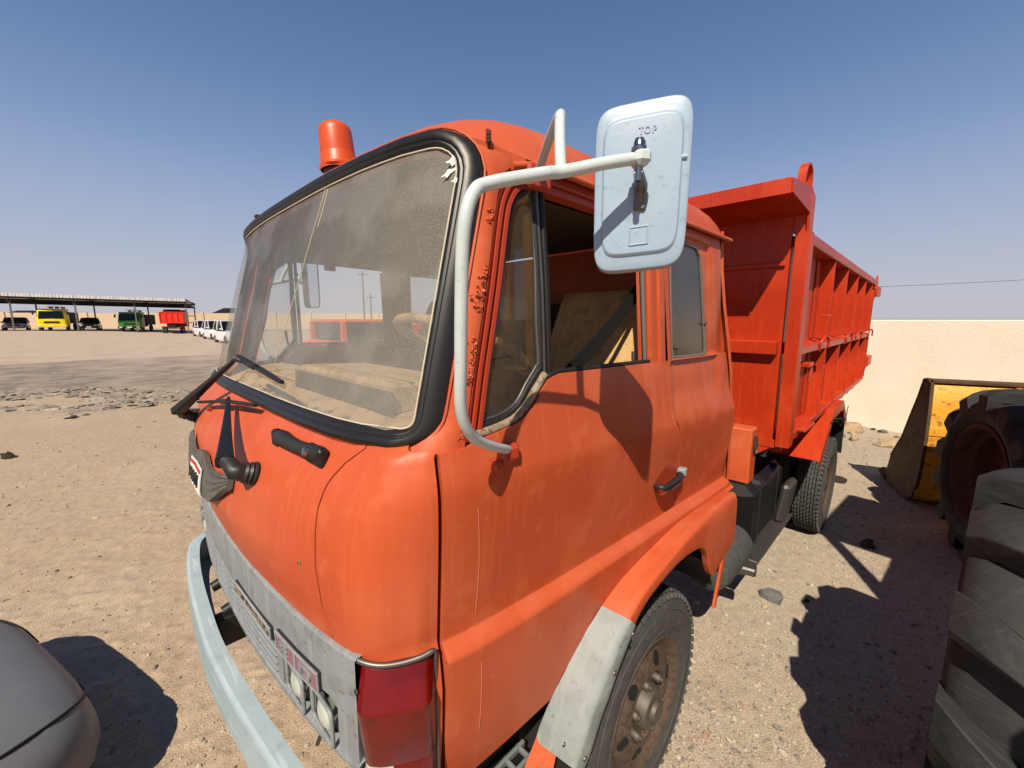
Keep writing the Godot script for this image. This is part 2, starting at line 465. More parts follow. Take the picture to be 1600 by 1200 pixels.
	M.caryellow = mat(Color(0.88, 0.78, 0.07), 0.35); M.cargreen = mat(Color(0.16, 0.47, 0.13), 0.35)
	M.carred = mat(Color(0.87, 0.16, 0.08), 0.45); M.carblack = mat(Color(0.06, 0.06, 0.07), 0.25); M.cargrey = mat(Color(0.50, 0.53, 0.55), 0.25, 0.3)
	M.carglass = mat(Color(0.05, 0.055, 0.06), 0.08)
	M.lampglass = mat(Color(0.75, 0.76, 0.78), 0.1)
	var beige := layered(512, Color(0.40, 0.41, 0.43), [[broad, 0.4, 0.7, Color(0.43, 0.435, 0.445), 0.6], [speck, 0.76, 0.85, Color(0.48, 0.46, 0.43), 0.3]])
	M.nearcar = mat(Color(1, 1, 1), 0.5, 0.0, beige, 1.0)
	M.stone = mat(Color(1, 1, 1), 0.95, 0.0, layered(256, Color(1, 1, 1), [[noise_img(256, 256, 0.04, 51), 0.4, 0.7, Color(0.78, 0.77, 0.76), 0.8], [noise_img(256, 256, 0.2, 52), 0.55, 0.8, Color(0.6, 0.59, 0.58), 0.6]]), 4.0, M.fine_n, 0.6)
	M.stone.vertex_color_use_as_albedo = true
	M.greystone = mat(Color(0.42, 0.43, 0.44), 0.95, 0.0, M.stone.albedo_texture, 4.0, M.fine_n, 0.6)
	M.palestone = mat(Color(0.72, 0.63, 0.50), 0.95, 0.0, M.stone.albedo_texture, 4.0, M.fine_n, 0.6)
	M.darkstone = mat(Color(0.20, 0.17, 0.145), 0.95, 0.0, M.stone.albedo_texture, 4.0, M.fine_n, 0.6)
	# ground: fine colour and relief; the broad colour comes with the sheet
	var g1 := noise_img(1024, 1024, 0.012, 61, 5)
	var g2 := noise_img(1024, 1024, 0.10, 62, 4)
	var g3 := noise_img(1024, 1024, 0.06, 63, 2, FastNoiseLite.TYPE_CELLULAR)
	var gt := layered(1024, Color(0.97, 0.965, 0.96), [[g1, 0.35, 0.7, Color(0.88, 0.865, 0.85), 0.7], [g2, 0.5, 0.8, Color(1.0, 1.0, 1.0), 0.6], [g2, 0.5, 0.22, Color(0.62, 0.59, 0.56), 0.7], [g3, 0.80, 0.95, Color(0.70, 0.68, 0.66), 0.4]])
	M.ground = mat(Color(1, 1, 1), 1.0, 0.0, gt, 0.9, bump(g2, 5.0), 0.5, true)
	M.ground.vertex_color_use_as_albedo = true

# ---------------------------------------------------------------- the cab's surfaces (truck's own axes: x to its right, z to its rear, metres)
const PX := [0.0, 0.25, 0.47, 0.65, 0.76, 0.83, 0.88, 0.918, 0.942, 0.957, 0.965, 0.968, 0.968, 0.962, 0.93, 0.86, 0.70, 0.0]
const PZ := [0.267, 0.269, 0.278, 0.289, 0.301, 0.318, 0.347, 0.395, 0.45, 0.55, 0.75, 1.10, 2.12, 2.19, 2.24, 2.262, 2.268, 2.27]
var plan := PackedVector2Array()
var plan_n := PackedVector2Array()

func make_plan():
	var pts := []
	for k in PX.size(): pts.append(Vector3(PX[k], 0, PZ[k]))
	for p in crv(pts, 14): plan.append(Vector2(p.x, p.z))
	for k in plan.size():
		var t := (plan[min(k + 1, plan.size() - 1)] - plan[max(k - 1, 0)]).normalized()
		plan_n.append(Vector2(t.y, -t.x))

func at_x(x: float) -> float:   # index along the plan for a front x
	for k in range(1, plan.size()):
		if plan[k].x >= x: return k - 1 + (x - plan[k - 1].x) / max(plan[k].x - plan[k - 1].x, 1e-6)
	return 0.0

func at_z(z: float) -> float:   # index along the plan for a side z (beyond the front corner)
	for k in range(40, plan.size()):
		if plan[k].y >= z: return k - 1 + clamp((z - plan[k - 1].y) / max(plan[k].y - plan[k - 1].y, 1e-6), 0, 1)
	return plan.size() - 1.0

func rake(y: float) -> float: return lut(y, [0.8, 1.1, 1.3, 1.4, 1.48, 1.55, 1.60, 1.64, 1.68, 1.735, 1.8], [0.03, 0.02, 0.0, -0.010, -0.011, -0.003, 0.008, 0.022, 0.048, 0.088, 0.11])

func bulge(x: float, y: float) -> float: return 0.045 * clamp(1.0 - pow(x / 0.74, 2.0), 0.0, 1.0) * lut(y, [1.1, 1.3, 1.45, 1.58, 1.735], [0.25, 0.45, 1.0, 0.75, 0.0])

func side_off(y: float, z: float) -> float:
	var yy: float = y + 0.05 * clamp(z - 0.46, 0.0, 1.7) * (1.0 - smoothstep(1.66, 1.84, y))
	var o := lut(yy, [0.80, 0.88, 1.05, 1.24, 1.274, 1.298, 1.304, 1.38, 1.48, 1.58, 1.645, 1.67, 1.70, 1.78, 1.862, 1.9], [-0.066, -0.052, -0.022, -0.004, -0.002, -0.033, -0.035, -0.027, -0.015, -0.004, 0.0, -0.002, -0.008, -0.026, -0.043, -0.045])
	# pressed border below the rear side window
	if z > 1.3 and y > 1.5: o -= 0.013 * smoothstep(1.66, 1.71, y) * smoothstep(1.50, 1.56, z) * (1.0 - smoothstep(2.0, 2.06, z))
	return o

func cab(i: float, y: float, sx: float) -> Vector3:
	var k: int = clamp(int(i), 0, plan.size() - 2)
	var f := i - k
	var p := plan[k].lerp(plan[k + 1], f)
	var nn := plan_n[k].lerp(plan_n[k + 1], f).normalized()
	var w: float = clamp(-nn.y, 0.0, 1.0)
	w = w * w
	var r: float = -(rake(y) - bulge(p.x, y)) * (w if p.y < 1.0 else 0.0)
	var off = r + (1.0 - w) * side_off(y, p.y) * (1.0 if p.y < 2.12 else max(0.0, nn.x))
	p += nn * off
	# the cab's tail leans forward a little
	if p.y > 1.95: p.y -= 0.12 * smoothstep(1.3, 2.1, y) * smoothstep(1.95, 2.2, p.y)
	return Vector3(p.x * sx, y, p.y)

func side_x(y: float, z: float) -> float:     # outer x of the window plane above the sill
	var base := lut(y, [1.7, 1.86, 2.15, 2.38], [0.945, 0.929, 0.916, 0.895])
	var i := at_z(max(z, 0.46))
	return base - (0.968 - plan[int(i)].x) * (1.0 if z < 1.3 else 0.0)

func ws_z(x: float, y: float) -> float:
	return 0.354 + (y - 1.735) * 0.283 + lut(abs(x), [0.0, 0.3, 0.5, 0.67, 0.75, 0.81, 0.85, 0.88, 0.92], [0.0, 0.0, 0.006, 0.018, 0.033, 0.05, 0.075, 0.10, 0.145])

# rounded loop of the windscreen, inset by d, as (x, y)
func ws_loop(d: float, per := 7) -> PackedVector2Array:
	var out := PackedVector2Array()
	var yb := 1.735 + d
	var cut := 0.5
	var cs := [[0, -1, 0.10], [1, -1, 0.10], [1, 1, 0.13], [0, 1, 0.13]]
	var corners := [Vector2(-0.904 + d, yb), Vector2(0.904 - d, yb), Vector2(0.888 - d, 2.410 - d), Vector2(-0.888 + d, 2.410 - d)]
	var rad := [0.075, 0.075, 0.125, 0.125]
	for k in 4:
		var c: Vector2 = corners[k]
		var a = (corners[(k + 3) % 4] - c).normalized()
		var b = (corners[(k + 1) % 4] - c).normalized()
		var r: float = max(rad[k] - d * 1.25, 0.018)
		var s = c + a * r
		var e = c + b * r
		for j in per + 1:
			var t := float(j) / per
			out.append(s.lerp(c, t).lerp(c.lerp(e, t), t))
		var nxt: Vector2 = corners[(k + 1) % 4]
		var e2 = nxt + (c - nxt).normalized() * max(rad[(k + 1) % 4] - d * 1.25, 0.018)
		var m := 18 if k % 2 == 0 else 9
		for j in range(1, m): out.append(e.lerp(e2, float(j) / m))
	for k in out.size():   # the top edge is crowned
		out[k].y += 0.022 * (1.0 - pow(out[k].x / 0.90, 2.0)) * smoothstep(2.1, 2.4, out[k].y)
	return out

func ws3(p: Vector2, lift := 0.0) -> Vector3: return Vector3(p.x, p.y, ws_z(p.x, p.y) - lift)

func pillar_edge(y: float) -> float: return lut(y, [1.70, 1.745, 2.0, 2.2, 2.28, 2.33, 2.36], [0.525, 0.535, 0.595, 0.64, 0.662, 0.69, 0.73])

func door_top(z: float) -> float:
	return lut(z, [0.44, 0.47, 0.53, 0.56, 0.60, 0.66, 0.70, 0.73, 0.76, 0.785, 0.81, 0.85, 1.2, 1.6], [1.732, 1.732, 1.735, 1.742, 1.749, 1.757, 1.768, 1.782, 1.806, 1.832, 1.852, 1.862, 1.856, 1.850])

func door_bot(z: float) -> float:
	return lut(z, [0.4, 0.86, 0.90, 1.0, 1.1, 1.22, 1.33, 1.45, 1.6, 1.87, 2.3], [0.885, 0.885, 0.91, 1.0, 1.065, 1.12, 1.152, 1.172, 1.188, 1.178, 1.165])

func side_sheet(z0a: float, z0b: float, z1a: float, z1b: float, sx: float, nz: int) -> Array:
	# rows run upwards; z at the front and rear edge may change with height (a: bottom, b: top)
	var rows := []
	var lowf := [0.0, 0.25, 0.5, 0.75, 1.0]
	var ys := [1.262, 1.274, 1.286, 1.298, 1.304, 1.33, 1.38, 1.43, 1.48, 1.53, 1.58, 1.62, 1.65, 1.665, 1.68]
	var rr := 5 + ys.size() + 6
	for r in rr:
		var line := PackedVector3Array()
		for k in nz + 1:
			var t := float(k) / nz
			var fy := float(r) / (rr - 1)
			var z: float = lerp(lerp(z0a, z0b, smoothstep(0.35, 0.95, fy)), lerp(z1a, z1b, smoothstep(0.35, 0.95, fy)), t)
			var sh: float = 0.05 * clamp(z - 0.46, 0.0, 1.7)
			var y: float
			if r < 5: y = lerp(door_bot(z), 1.25 - sh, lowf[r])
			elif r < 5 + ys.size(): y = ys[r - 5] - sh
			else: y = lerp(1.685 - sh, door_top(z), float(r - 4 - ys.size()) / 6.0)
			line.append(cab(at_z(z), y, sx))
		rows.append(line)
	return rows

func add_cab(T: Node3D):
	make_plan()
	var inside := Vector3(0, 1.6, 1.3)
	# front panel and the two corner panels, parted by the thin seams
	var ys := []
	for k in 29: ys.append(lerp(1.292, 1.728, k / 28.0))
	var seam := func(y: float) -> float: return lut(y, [1.10, 1.32, 1.39, 1.50, 1.60, 1.66, 1.70, 1.728], [0.755, 0.754, 0.734, 0.722, 0.714, 0.722, 0.75, 0.79])
	var rows := []
	for y in ys:
		var line := PackedVector3Array()
		for k in 41:
			var t := k / 20.0 - 1.0
			var x: float = (seam.call(y) - 0.0025) * abs(t)
			line.append(cab(at_x(x), y, sign(t) if t != 0 else 1.0))
		rows.append(line)
	var tuck := PackedVector3Array()
	for p in rows[-1]: tuck.append(Vector3(p.x, 1.750, ws_z(p.x, 1.750) + 0.002))
	rows.append(tuck)
	var mb := MB.new()
	mb.sheet(rows, inside, 0.012)
	var fp := part(T, "front_panel", mb, M.cab)
	# a drilled hole with a bare rim, and a small knob
	mb = MB.new()
	var hp := cab(at_x(0.662), 1.468, -1.0)
	mb.lathe([Vector2(0.0, 0.0), Vector2(0.0035, 0.0), Vector2(0.0035, 0.001)], 12, Transform3D(Basis(Vector3.RIGHT, -PI / 2), hp + Vector3(0, 0, -0.0015)))
	part(fp, "hole", mb, M.ink)
	mb = MB.new()
	mb.lathe([Vector2(0.0035, 0.0), Vector2(0.0035, 0.002), Vector2(0.006, 0.001), Vector2(0.0065, 0.0)], 14, Transform3D(Basis(Vector3.RIGHT, -PI / 2), hp))
	part(fp, "hole_rim", mb, M.seal)
	for sx in [-1.0, 1.0]:
		rows = []
		for y in ys:
			var line := PackedVector3Array()
			var i0: float = at_x(seam.call(y) + 0.0025)
			var i1: float = at_z(0.452)
			for k in 31: line.append(cab(lerp(i0, i1, k / 30.0), y, sx))
			rows.append(line)
		tuck = PackedVector3Array()
		for k in 31:
			var q: Vector3 = rows[-1][k]
			var b: float = smoothstep(0.85, 0.90, abs(q.x))
			tuck.append(Vector3(q.x, 1.750, ws_z(q.x, 1.750) + 0.002).lerp(q + Vector3(-0.004 * sx, 0.010, 0.008), b))
		rows.append(tuck)
		mb = MB.new()
		mb.sheet(rows, inside, 0.03)
		part(T, "corner_panel", mb, M.cab)
		# below: the strip beside the lamp
		mb = MB.new()
		rows = []
		for r in 6:
			var line := PackedVector3Array()
			for k in 7: line.append(cab(lerp(at_z(0.440), at_z(0.452), k / 6.0), lerp(0.88, 1.289, r / 5.0), sx))
			rows.append(line)
		mb.sheet(rows, inside, 0.03)
		part(T, "corner_strip", mb, M.cab)
		# door and rear side panel
		mb = MB.new()
		mb.sheet(side_sheet(0.463, 0.463, 1.606, 1.474, sx, 44), Vector3(0, 1.4, 1.0), 0.03)
		var door := part(T, "door", mb, M.cab)
		mb = MB.new()
		mb.sheet(side_sheet(1.614, 1.482, 2.225, 2.20, sx, 24), Vector3(0, 1.4, 1.8), 0.02)
		var rear := part(T, "rear_side_panel", mb, M.cab)
		add_greenhouse(T, door, rear, sx)
	# floor, back wall, dark underside
	mb = MB.new()
	mb.box(Vector3(0, 1.02, 1.32), Vector3(1.78, 0.04, 1.66))
	mb.box(Vector3(0, 1.22, 0.34), Vector3(1.5, 0.30, 0.03))
	for sx in [-1.0, 1.0]:
		mb.box(Vector3(0.86 * sx, 1.25, 1.3), Vector3(0.02, 0.5, 1.75))
		mb.box(Vector3(0.88 * sx, 1.3, 0.46), Vector3(0.03, 0.85, 0.02), Basis(Vector3.UP, 0.8 * sx))
	part(T, "floor", mb, M.liner)
	mb = MB.new()
	rows = []
	for r in 9:
		var y: float = lerp(1.10, 2.40, r / 8.0)
		var line := PackedVector3Array()
		for k in 17:
			var t := k / 8.0 - 1.0
			line.append(Vector3(t * lerp(0.955, 0.885, smoothstep(1.7, 2.4, y)), y, 2.262 - 0.12 * smoothstep(1.3, 2.1, y) - 0.05 * pow(abs(t), 8.0)))
		rows.append(line)
	mb.sheet(rows, inside, 0.02)
	var bw := part(T, "back_wall", mb, M.cab)
	mb = MB.new()
	mb.box(Vector3(0, 1.6, 2.10), Vector3(1.7, 1.0, 0.015), Basis(Vector3.RIGHT, -0.13))
	part(bw, "lining", mb, M.trim)
	add_roof(T)
	add_windscreen(T)

func add_roof(T: Node3D):
	var mb := MB.new()
	var rows := []
	var av := []
	for k in 49:
		var t := k / 24.0 - 1.0
		av.append(sign(t) * (1.0 - pow(1.0 - abs(t), 1.7)))
	var loop := func(ax: float) -> Vector3:
		# front border: top of the windscreen rubber, then the corner over the pillar
		if ax < 0.76:
			var y := 2.412 + 0.022 * (1.0 - pow(ax / 0.90, 2.0))
			return Vector3(ax, y, ws_z(ax, y) - 0.003)
		var s := (ax - 0.76) / 0.152
		var p := [Vector3(0.76, 2.417, ws_z(0.76, 2.417) - 0.003), Vector3(0.83, 2.408, 0.605), Vector3(0.885, 2.390, 0.655), Vector3(0.912, 2.360, 0.735)]
		var f := s * 3.0
		var k: int = clamp(int(f), 0, 2)
		return p[k].lerp(p[k + 1], clamp(f - k, 0, 1))
	var prof := func(ax: float) -> float:
		return lut(ax, [0.0, 0.3, 0.5, 0.66, 0.76, 0.82, 0.86, 0.885, 0.90, 0.912], [2.560, 2.555, 2.545, 2.530, 2.512, 2.488, 2.458, 2.428, 2.398, 2.360])
	for r in 41:
		var v := pow(r / 40.0, 1.6)
		var line := PackedVector3Array()
		for a in av:
			var ax: float = abs(a) * 0.912
			var b: Vector3 = loop.call(ax)
			var z: float = lerp(b.z, 2.135 - 0.03 * pow(abs(a), 6.0), v)
			var top: float = prof.call(ax)
			var s: float = clamp((z - b.z) / 0.34, 0.0, 1.0)
			var y: float = top - (top - b.y) * pow(1.0 - s, 2.4)
			y -= 0.13 * pow(smoothstep(1.86, 2.14, z), 2.0) * (1.0 if ax < 0.86 else 0.5)
			y = max(y, 2.352)
			line.append(Vector3(sign(a) * ax, y, z))
		rows.append(line)
	var skirt := PackedVector3Array()
	for p in rows[0]: skirt.append(p + Vector3(-0.006 * sign(p.x) * smoothstep(0.6, 0.85, abs(p.x)), -0.05, 0.014))
	rows.push_front(skirt)
	mb.grid(rows, Vector3(0, 1.9, 1.3))
	var roof := part(T, "roof", mb, M.cab)
	# rain gutters
	for sx in [-1.0, 1.0]:
		var p := []
		for k in 24:
			var z: float = lerp(0.70, 2.10, k / 23.0)
			p.append(Vector3(sx * (0.915 - 0.015 * (1.0 - smoothstep(0.66, 0.8, z))), 2.357 - 0.02 * (1.0 - smoothstep(0.68, 0.80, z)) , z))
		mb = MB.new()
		mb.tube(crv(p, 2), 0.009, 6, true, 1.0)
		part(roof, "rain_gutter", mb, M.cab)
	# beige head lining under the roof
	mb = MB.new()
	rows = []
	for r in 7:
		var line := PackedVector3Array()
		for k in 13:
			var t := k / 6.0 - 1.0
			line.append(Vector3(t * 0.84, 2.40 - 0.09 * pow(abs(t), 6.0), lerp(0.70, 2.06, r / 6.0)))
		rows.append(line)
	mb.grid(rows, Vector3(0, 3.5, 1.3))
	part(roof, "head_lining", mb, M.trim)
	# rusted-through spot above the windscreen's corner
	var rng := RandomNumberGenerator.new(); rng.seed = 5
	mb = MB.new()
	for k in 26:
		var a := rng.randf() * TAU
		var d := rng.randf() * 0.016
		var c := Vector3(-0.872 + cos(a) * d, 2.388 + sin(a) * d * 1.2, 0.658 + cos(a) * d * 0.8)
		mb.box(c, Vector3(rng.randf_range(0.003, 0.012), rng.randf_range(0.003, 0.012), 0.003), Basis.looking_at(Vector3(0.62, -0.5, 0.6)) * Basis(Vector3(0, 0, 1), rng.randf() * 3), 0.001)
	part(roof, "rust_hole", mb, M.rust)
	# the beacon
	var bx := Transform3D(Basis(Vector3(0, 1, 0), 0.8) * Basis(Vector3(0, 0, 1), -0.075), Vector3(-0.085, 2.482, 0.675)).scaled_local(Vector3(1.08, 1.03, 1.08))
	mb = MB.new()
	mb.lathe([Vector2(0.0, 0.0), Vector2(0.05, 0.0), Vector2(0.05, 0.03), Vector2(0.046, 0.034), Vector2(0.0, 0.034)], 28, bx)
	var bc := part(T, "beacon", mb, M.plastic)
	mb = MB.new()
	mb.lathe([Vector2(0.058, 0.03), Vector2(0.059, 0.045), Vector2(0.055, 0.05), Vector2(0.054, 0.078), Vector2(0.0525, 0.081), Vector2(0.0525, 0.085), Vector2(0.050, 0.152), Vector2(0.046, 0.166), Vector2(0.036, 0.175), Vector2(0.018, 0.179), Vector2(0.0, 0.18)], 32, bx)
	part(bc, "dome", mb, M.amber)
	mb = MB.new()
	mb.tube(crv([bx * Vector3(0.061, 0.04, 0), bx * Vector3(0, 0.04, 0.061), bx * Vector3(-0.061, 0.04, 0), bx * Vector3(0, 0.04, -0.061)], 8, true), 0.004, 6, false, 1.0, true)
	part(bc, "clamp_ring", mb, M.amber)
	# stub of a lost marker lamp on the far corner
	mb = MB.new()
	mb.tube(PackedVector3Array([Vector3(0.70, 2.44, 0.62), Vector3(0.70, 2.475, 0.61)]), 0.007, 6)
	mb.box(Vector3(0.70, 2.482, 0.61), Vector3(0.03, 0.014, 0.02), Basis(), 0.003)
	part(T, "marker_lamp_stub", mb, M.rust)

func add_windscreen(T: Node3D):
	# rubber: a rounded moulding carried round the loop
	var o := ws_loop(0.0)
	var i := ws_loop(0.039)
	var m := o.size()
	var prof := [[0.0, -0.004], [0.04, 0.010], [0.18, 0.017], [0.45, 0.019], [0.60, 0.014], [0.64, 0.009], [0.70, 0.013], [0.86, 0.011], [1.0, 0.0]]
	var rows := []
	for q in prof:
		var line := PackedVector3Array()
		for k in m + 1:
			var p: Vector2 = o[k % m].lerp(i[k % m], q[0])
			line.append(ws3(p, q[1]))
		rows.append(line)
	var mb := MB.new()
	mb.grid(rows, Vector3(0, 2.08, 3.0), true)
	var gk := part(T, "windscreen_rubber", mb, M.gasket)
	# a pale worn lip on the inside edge
	var lip := PackedVector3Array()
	for p in ws_loop(0.0412): lip.append(ws3(p, 0.003))
	mb = MB.new()
	mb.tube(lip, 0.0022, 5, false, 1.0, true)
	part(gk, "worn_lip", mb, M.lip)
	lip = PackedVector3Array()
	for p in ws_loop(-0.004): lip.append(ws3(p, 0.002))
	mb = MB.new()
	mb.tube(lip, 0.003, 5, false, 1.0, true)
	part(gk, "paint_edge", mb, M.cab)
	# the pane
	rows = []
	for r in 13:
		var line := PackedVector3Array()
		var y: float = lerp(1.768, 2.385, r / 12.0)
		for k in 31:
			var t := k / 15.0 - 1.0
			var xx: float = t * lerp(0.868, 0.853, r / 12.0)
			var yy: float = y + 0.02 * (1.0 - t * t) * (r / 12.0)
			# round the pane's corners into the rubber
			line.append(Vector3(xx, yy, ws_z(xx, yy)))
		rows.append(line)
	mb = MB.new()
	rows.reverse()
	mb.grid(rows, Vector3(0, 2.08, 3.0))
	var pane := part(T, "windscreen", mb, M.windshield)
	# a long crack, and flakes of a torn sticker
	mb = MB.new()
	var cp := []
	for p in [Vector2(-0.285, 2.385), Vector2(-0.255, 2.25), Vector2(-0.225, 2.10), Vector2(-0.19, 1.95), Vector2(-0.165, 1.82)]: cp.append(ws3(p, 0.001))
	mb.tube(PackedVector3Array(cp), 0.0012, 4)
	cp = []
	for p in [Vector2(-0.305, 2.38), Vector2(-0.30, 2.32), Vector2(-0.29, 2.27)]: cp.append(ws3(p, 0.001))
	mb.tube(PackedVector3Array(cp), 0.0013, 4)
	part(pane, "crack", mb, M.lip)
	for q in [[-0.838, 2.338, 0.02, 0.012, 0.5], [-0.853, 2.342, 0.014, 0.006, 0.0], [-0.833, 2.312, 0.022, 0.007, 0.7], [-0.850, 2.295, 0.012, 0.007, 0.6]]:
		mb = MB.new()
		var poly := PackedVector2Array()
		for k in 9:
			var a := TAU * k / 9.0
			var rr := 1.0 if k % 2 == 0 else 0.5
			poly.append(Vector2(cos(a) * q[2], sin(a) * q[3]) * rr)
		var nz := Vector3(-0.75, 0.2, -0.62).normalized()
		var bs := Basis.looking_at(-nz, Vector3.UP) * Basis(Vector3(0, 0, 1), q[4])
		mb.prism(poly, -0.0005, 0.0005, Transform3D(bs, ws3(Vector2(q[0], q[1]), 0.004)))
		part(pane, "torn_sticker", mb, M.white)

func add_greenhouse(T: Node3D, door: Node3D, rear: Node3D, sx: float):
	# front pillar: from the windscreen rubber round to the door opening
	var rows := []
	for r in 27:
		var y: float = lerp(1.722, 2.404, r / 26.0)
		var yy: float = clamp(y, 1.735, 2.412)
		var xg: float = lerp(0.904, 0.888, (yy - 1.735) / 0.677)
		# follow the loop's rounded corners
		if y < 1.81: xg -= 0.075 * pow(clamp((1.81 - y) / 0.075, 0, 1), 2.0) * 0.9
		if y > 2.282: xg -= 0.13 * pow(clamp((y - 2.282) / 0.13, 0, 1), 2.2)
		var a := Vector3(xg * sx, y, ws_z(xg, y) + 0.001)
		var ze := pillar_edge(y)
		var yb: float = min(y, 2.358)
		var b := Vector3(side_x(yb, ze) * sx, yb, ze)
		var c := Vector3(b.x + 0.002 * sx, lerp(y, yb, 0.7), min(a.z + 0.03, b.z - 0.02))
		var line := PackedVector3Array()
		for k in 13:
			var t := k / 12.0
			line.append(a.lerp(c, t).lerp(c.lerp(b, t), t))
		rows.append(line)
	var mb := MB.new()
	mb.sheet(rows, Vector3(0, 2.0, 1.2), 0.03)
	var pil := part(T, "front_pillar", mb, M.cab)
	var inr := []
	for l in rows:
		var line := PackedVector3Array()
		for p in l: line.append(p + Vector3(-0.022 * sx, 0, 0.026))
		inr.append(line)
	mb = MB.new(); mb.grid(inr, Vector3(0, 2.0, 1.2))
	part(pil, "pillar_trim", mb, M.greytrim)
	if sx < 0:
		# blistered rust along the pillar's rear edge
		var rng := RandomNumberGenerator.new(); rng.seed = 3
		mb = MB.new()
		var mr := MB.new()
		for k in 260:
			var y := rng.randf_range(1.75, 2.24)
			if sin(y * 37.0) + sin(y * 91.0) * 0.6 < -0.15: continue
			var z = pillar_edge(y) - abs(rng.randfn(0.0, 0.010)) - 0.004
			var p := Vector3(-side_x(y, z) - 0.001, y, z)
			var s := rng.randf_range(0.002, 0.0058)
			var bs := Basis.from_euler(Vector3(rng.randf() * 3, rng.randf() * 3, rng.randf() * 3))
			(mr if rng.randf() < 0.14 else mb).box(p, Vector3(s * 0.8, s * 1.6, s * 1.2), bs, s * 0.35)
		var sc := part(pil, "rust_blisters", mb, M.cab); sc.set_meta("kind", "stuff")
		sc = part(pil, "rust_flakes", mr, M.rust); sc.set_meta("kind", "stuff")
	# stepped door frame round the window opening
	var path := []
	for y in [1.742, 1.80, 1.90, 2.0, 2.1, 2.2, 2.26]: path.append(Vector2(pillar_edge(y) + 0.004, y))
	for q in [[0.678, 2.295], [0.70, 2.322], [0.735, 2.343], [0.79, 2.352], [0.90, 2.353], [1.1, 2.351], [1.30, 2.347], [1.40, 2.34]]: path.append(Vector2(q[0], q[1]))
	var pts := PackedVector3Array(); var outs := PackedVector3Array()
	var p3 := []
	for q in path: p3.append(Vector3(side_x(q.y, q.x) * sx, q.y, q.x))
	pts = crv(p3, 4)
	for p in pts: outs.append(Vector3(sx, 0.04, 0.0).normalized())
	# side (towards the opening) and depth of each step
	var s := 1.0 if sx < 0 else -1.0
	var steps := [[0.0, 0.0], [0.001, -0.007], [0.012, -0.008], [0.013, -0.002], [0.021, -0.002], [0.022, -0.011], [0.032, -0.011], [0.033, -0.004], [0.043, -0.004], [0.045, -0.035]]
	var prof := []
	for q in steps: prof.append(Vector2(q[0] * s, q[1]))
	mb = MB.new()
	mb.sweep(prof, pts, outs)
	part(door, "window_frame", mb, M.jamb)
	# rear post of the door with its channels
	for q in [[1.358, 1.375, -0.020], [1.375, 1.392, -0.006], [1.392, 1.432, -0.012], [1.432, 1.470, -0.002]]:
		rows = []
		for r in 9:
			var y: float = lerp(1.845, 2.345, r / 8.0)
			var dz: float = -0.028 * (y - 1.85) / 0.5
			rows.append(PackedVector3Array([Vector3((side_x(y, 1.4) + q[2]) * sx, y, q[0] + dz), Vector3((side_x(y, 1.4) + q[2]) * sx, y, q[1] + dz)]))
		mb = MB.new()
		mb.sheet(rows, Vector3(0, 2.0, 1.4), 0.03)
		part(door, "door_post", mb, M.cab)
	# weather strip along the sill and grey channel on the post
	var sill := []
	for k in 12:
		var z: float = lerp(0.80, 1.36, k / 11.0)
		sill.append(Vector3((side_x(1.86, z) - 0.012) * sx, door_top(z) + 0.004, z))
	mb = MB.new(); mb.tube(crv(sill, 2), 0.008, 6)
	part(door, "sill_rubber", mb, M.rubber)
	mb = MB.new()
	mb.tube(PackedVector3Array([Vector3((side_x(1.86, 1.35) - 0.02) * sx, 1.85, 1.350), Vector3((side_x(2.28, 1.35) - 0.02) * sx, 2.29, 1.325)]), 0.008, 6)
	part(door, "window_channel", mb, M.post)
	# quarter light: rubber, frame, pane, catch
	var vl := [Vector2(0.588, 1.783), Vector2(0.61, 1.768), Vector2(0.66, 1.774), Vector2(0.705, 1.792), Vector2(0.745, 1.832), Vector2(0.79, 1.875), Vector2(0.800, 1.90), Vector2(0.797, 2.1), Vector2(0.790, 2.308), Vector2(0.76, 2.300), Vector2(0.728, 2.278), Vector2(0.710, 2.24), Vector2(0.670, 2.10), Vector2(0.630, 1.93)]
	var vp := []
	for q in vl: vp.append(Vector3((side_x(q.y, q.x) - 0.020) * sx, q.y, q.x))
	var vc := crv(vp, 4, true)
	mb = MB.new(); mb.tube(vc, 0.009, 6, false, 1.0, true)
	var vw := part(door, "quarter_light", mb, M.rubber)
	mb = MB.new()
	var inner := PackedVector3Array()
	var cen := Vector3.ZERO
	for p in vc: cen += p / vc.size()
	for p in vc: inner.append(p + (cen - p).normalized() * 0.012)
	mb.tube(inner, 0.0045, 6, false, 1.0, true)
	part(vw, "metal_frame", mb, M.steel)
	mb = MB.new()
	for k in inner.size():
		var a := inner[k]; var b := inner[(k + 1) % inner.size()]
		var nn := Vector3(sx, 0, 0)
		mb.tri(cen, a, b, nn, nn, nn)
	part(vw, "pane", mb, M.glass)
	mb = MB.new()
	mb.tube(crv([Vector3((side_x(1.88, 0.78) - 0.045) * sx, 1.862, 0.782), Vector3((side_x(1.88, 0.77) - 0.05) * sx, 1.868, 0.755), Vector3((side_x(1.88, 0.76) - 0.05) * sx, 1.90, 0.748), Vector3((side_x(1.93, 0.76) - 0.048) * sx, 1.942, 0.745)], 4), 0.006, 6)
	part(vw, "catch", mb, M.plastic)
	# beige perished seal below the quarter light
	var sp := []
	for q in [[0.545, 1.765], [0.556, 1.752], [0.585, 1.749], [0.63, 1.753], [0.68, 1.763], [0.72, 1.783], [0.75, 1.808], [0.785, 1.842], [0.805, 1.86]]: sp.append(Vector3((side_x(q[1], q[0]) - 0.012) * sx, q[1] + 0.003, q[0]))
	mb = MB.new(); mb.tube(crv(sp, 4), 0.011, 6, true, 1.0)
	part(door, "perished_seal", mb, M.seal)
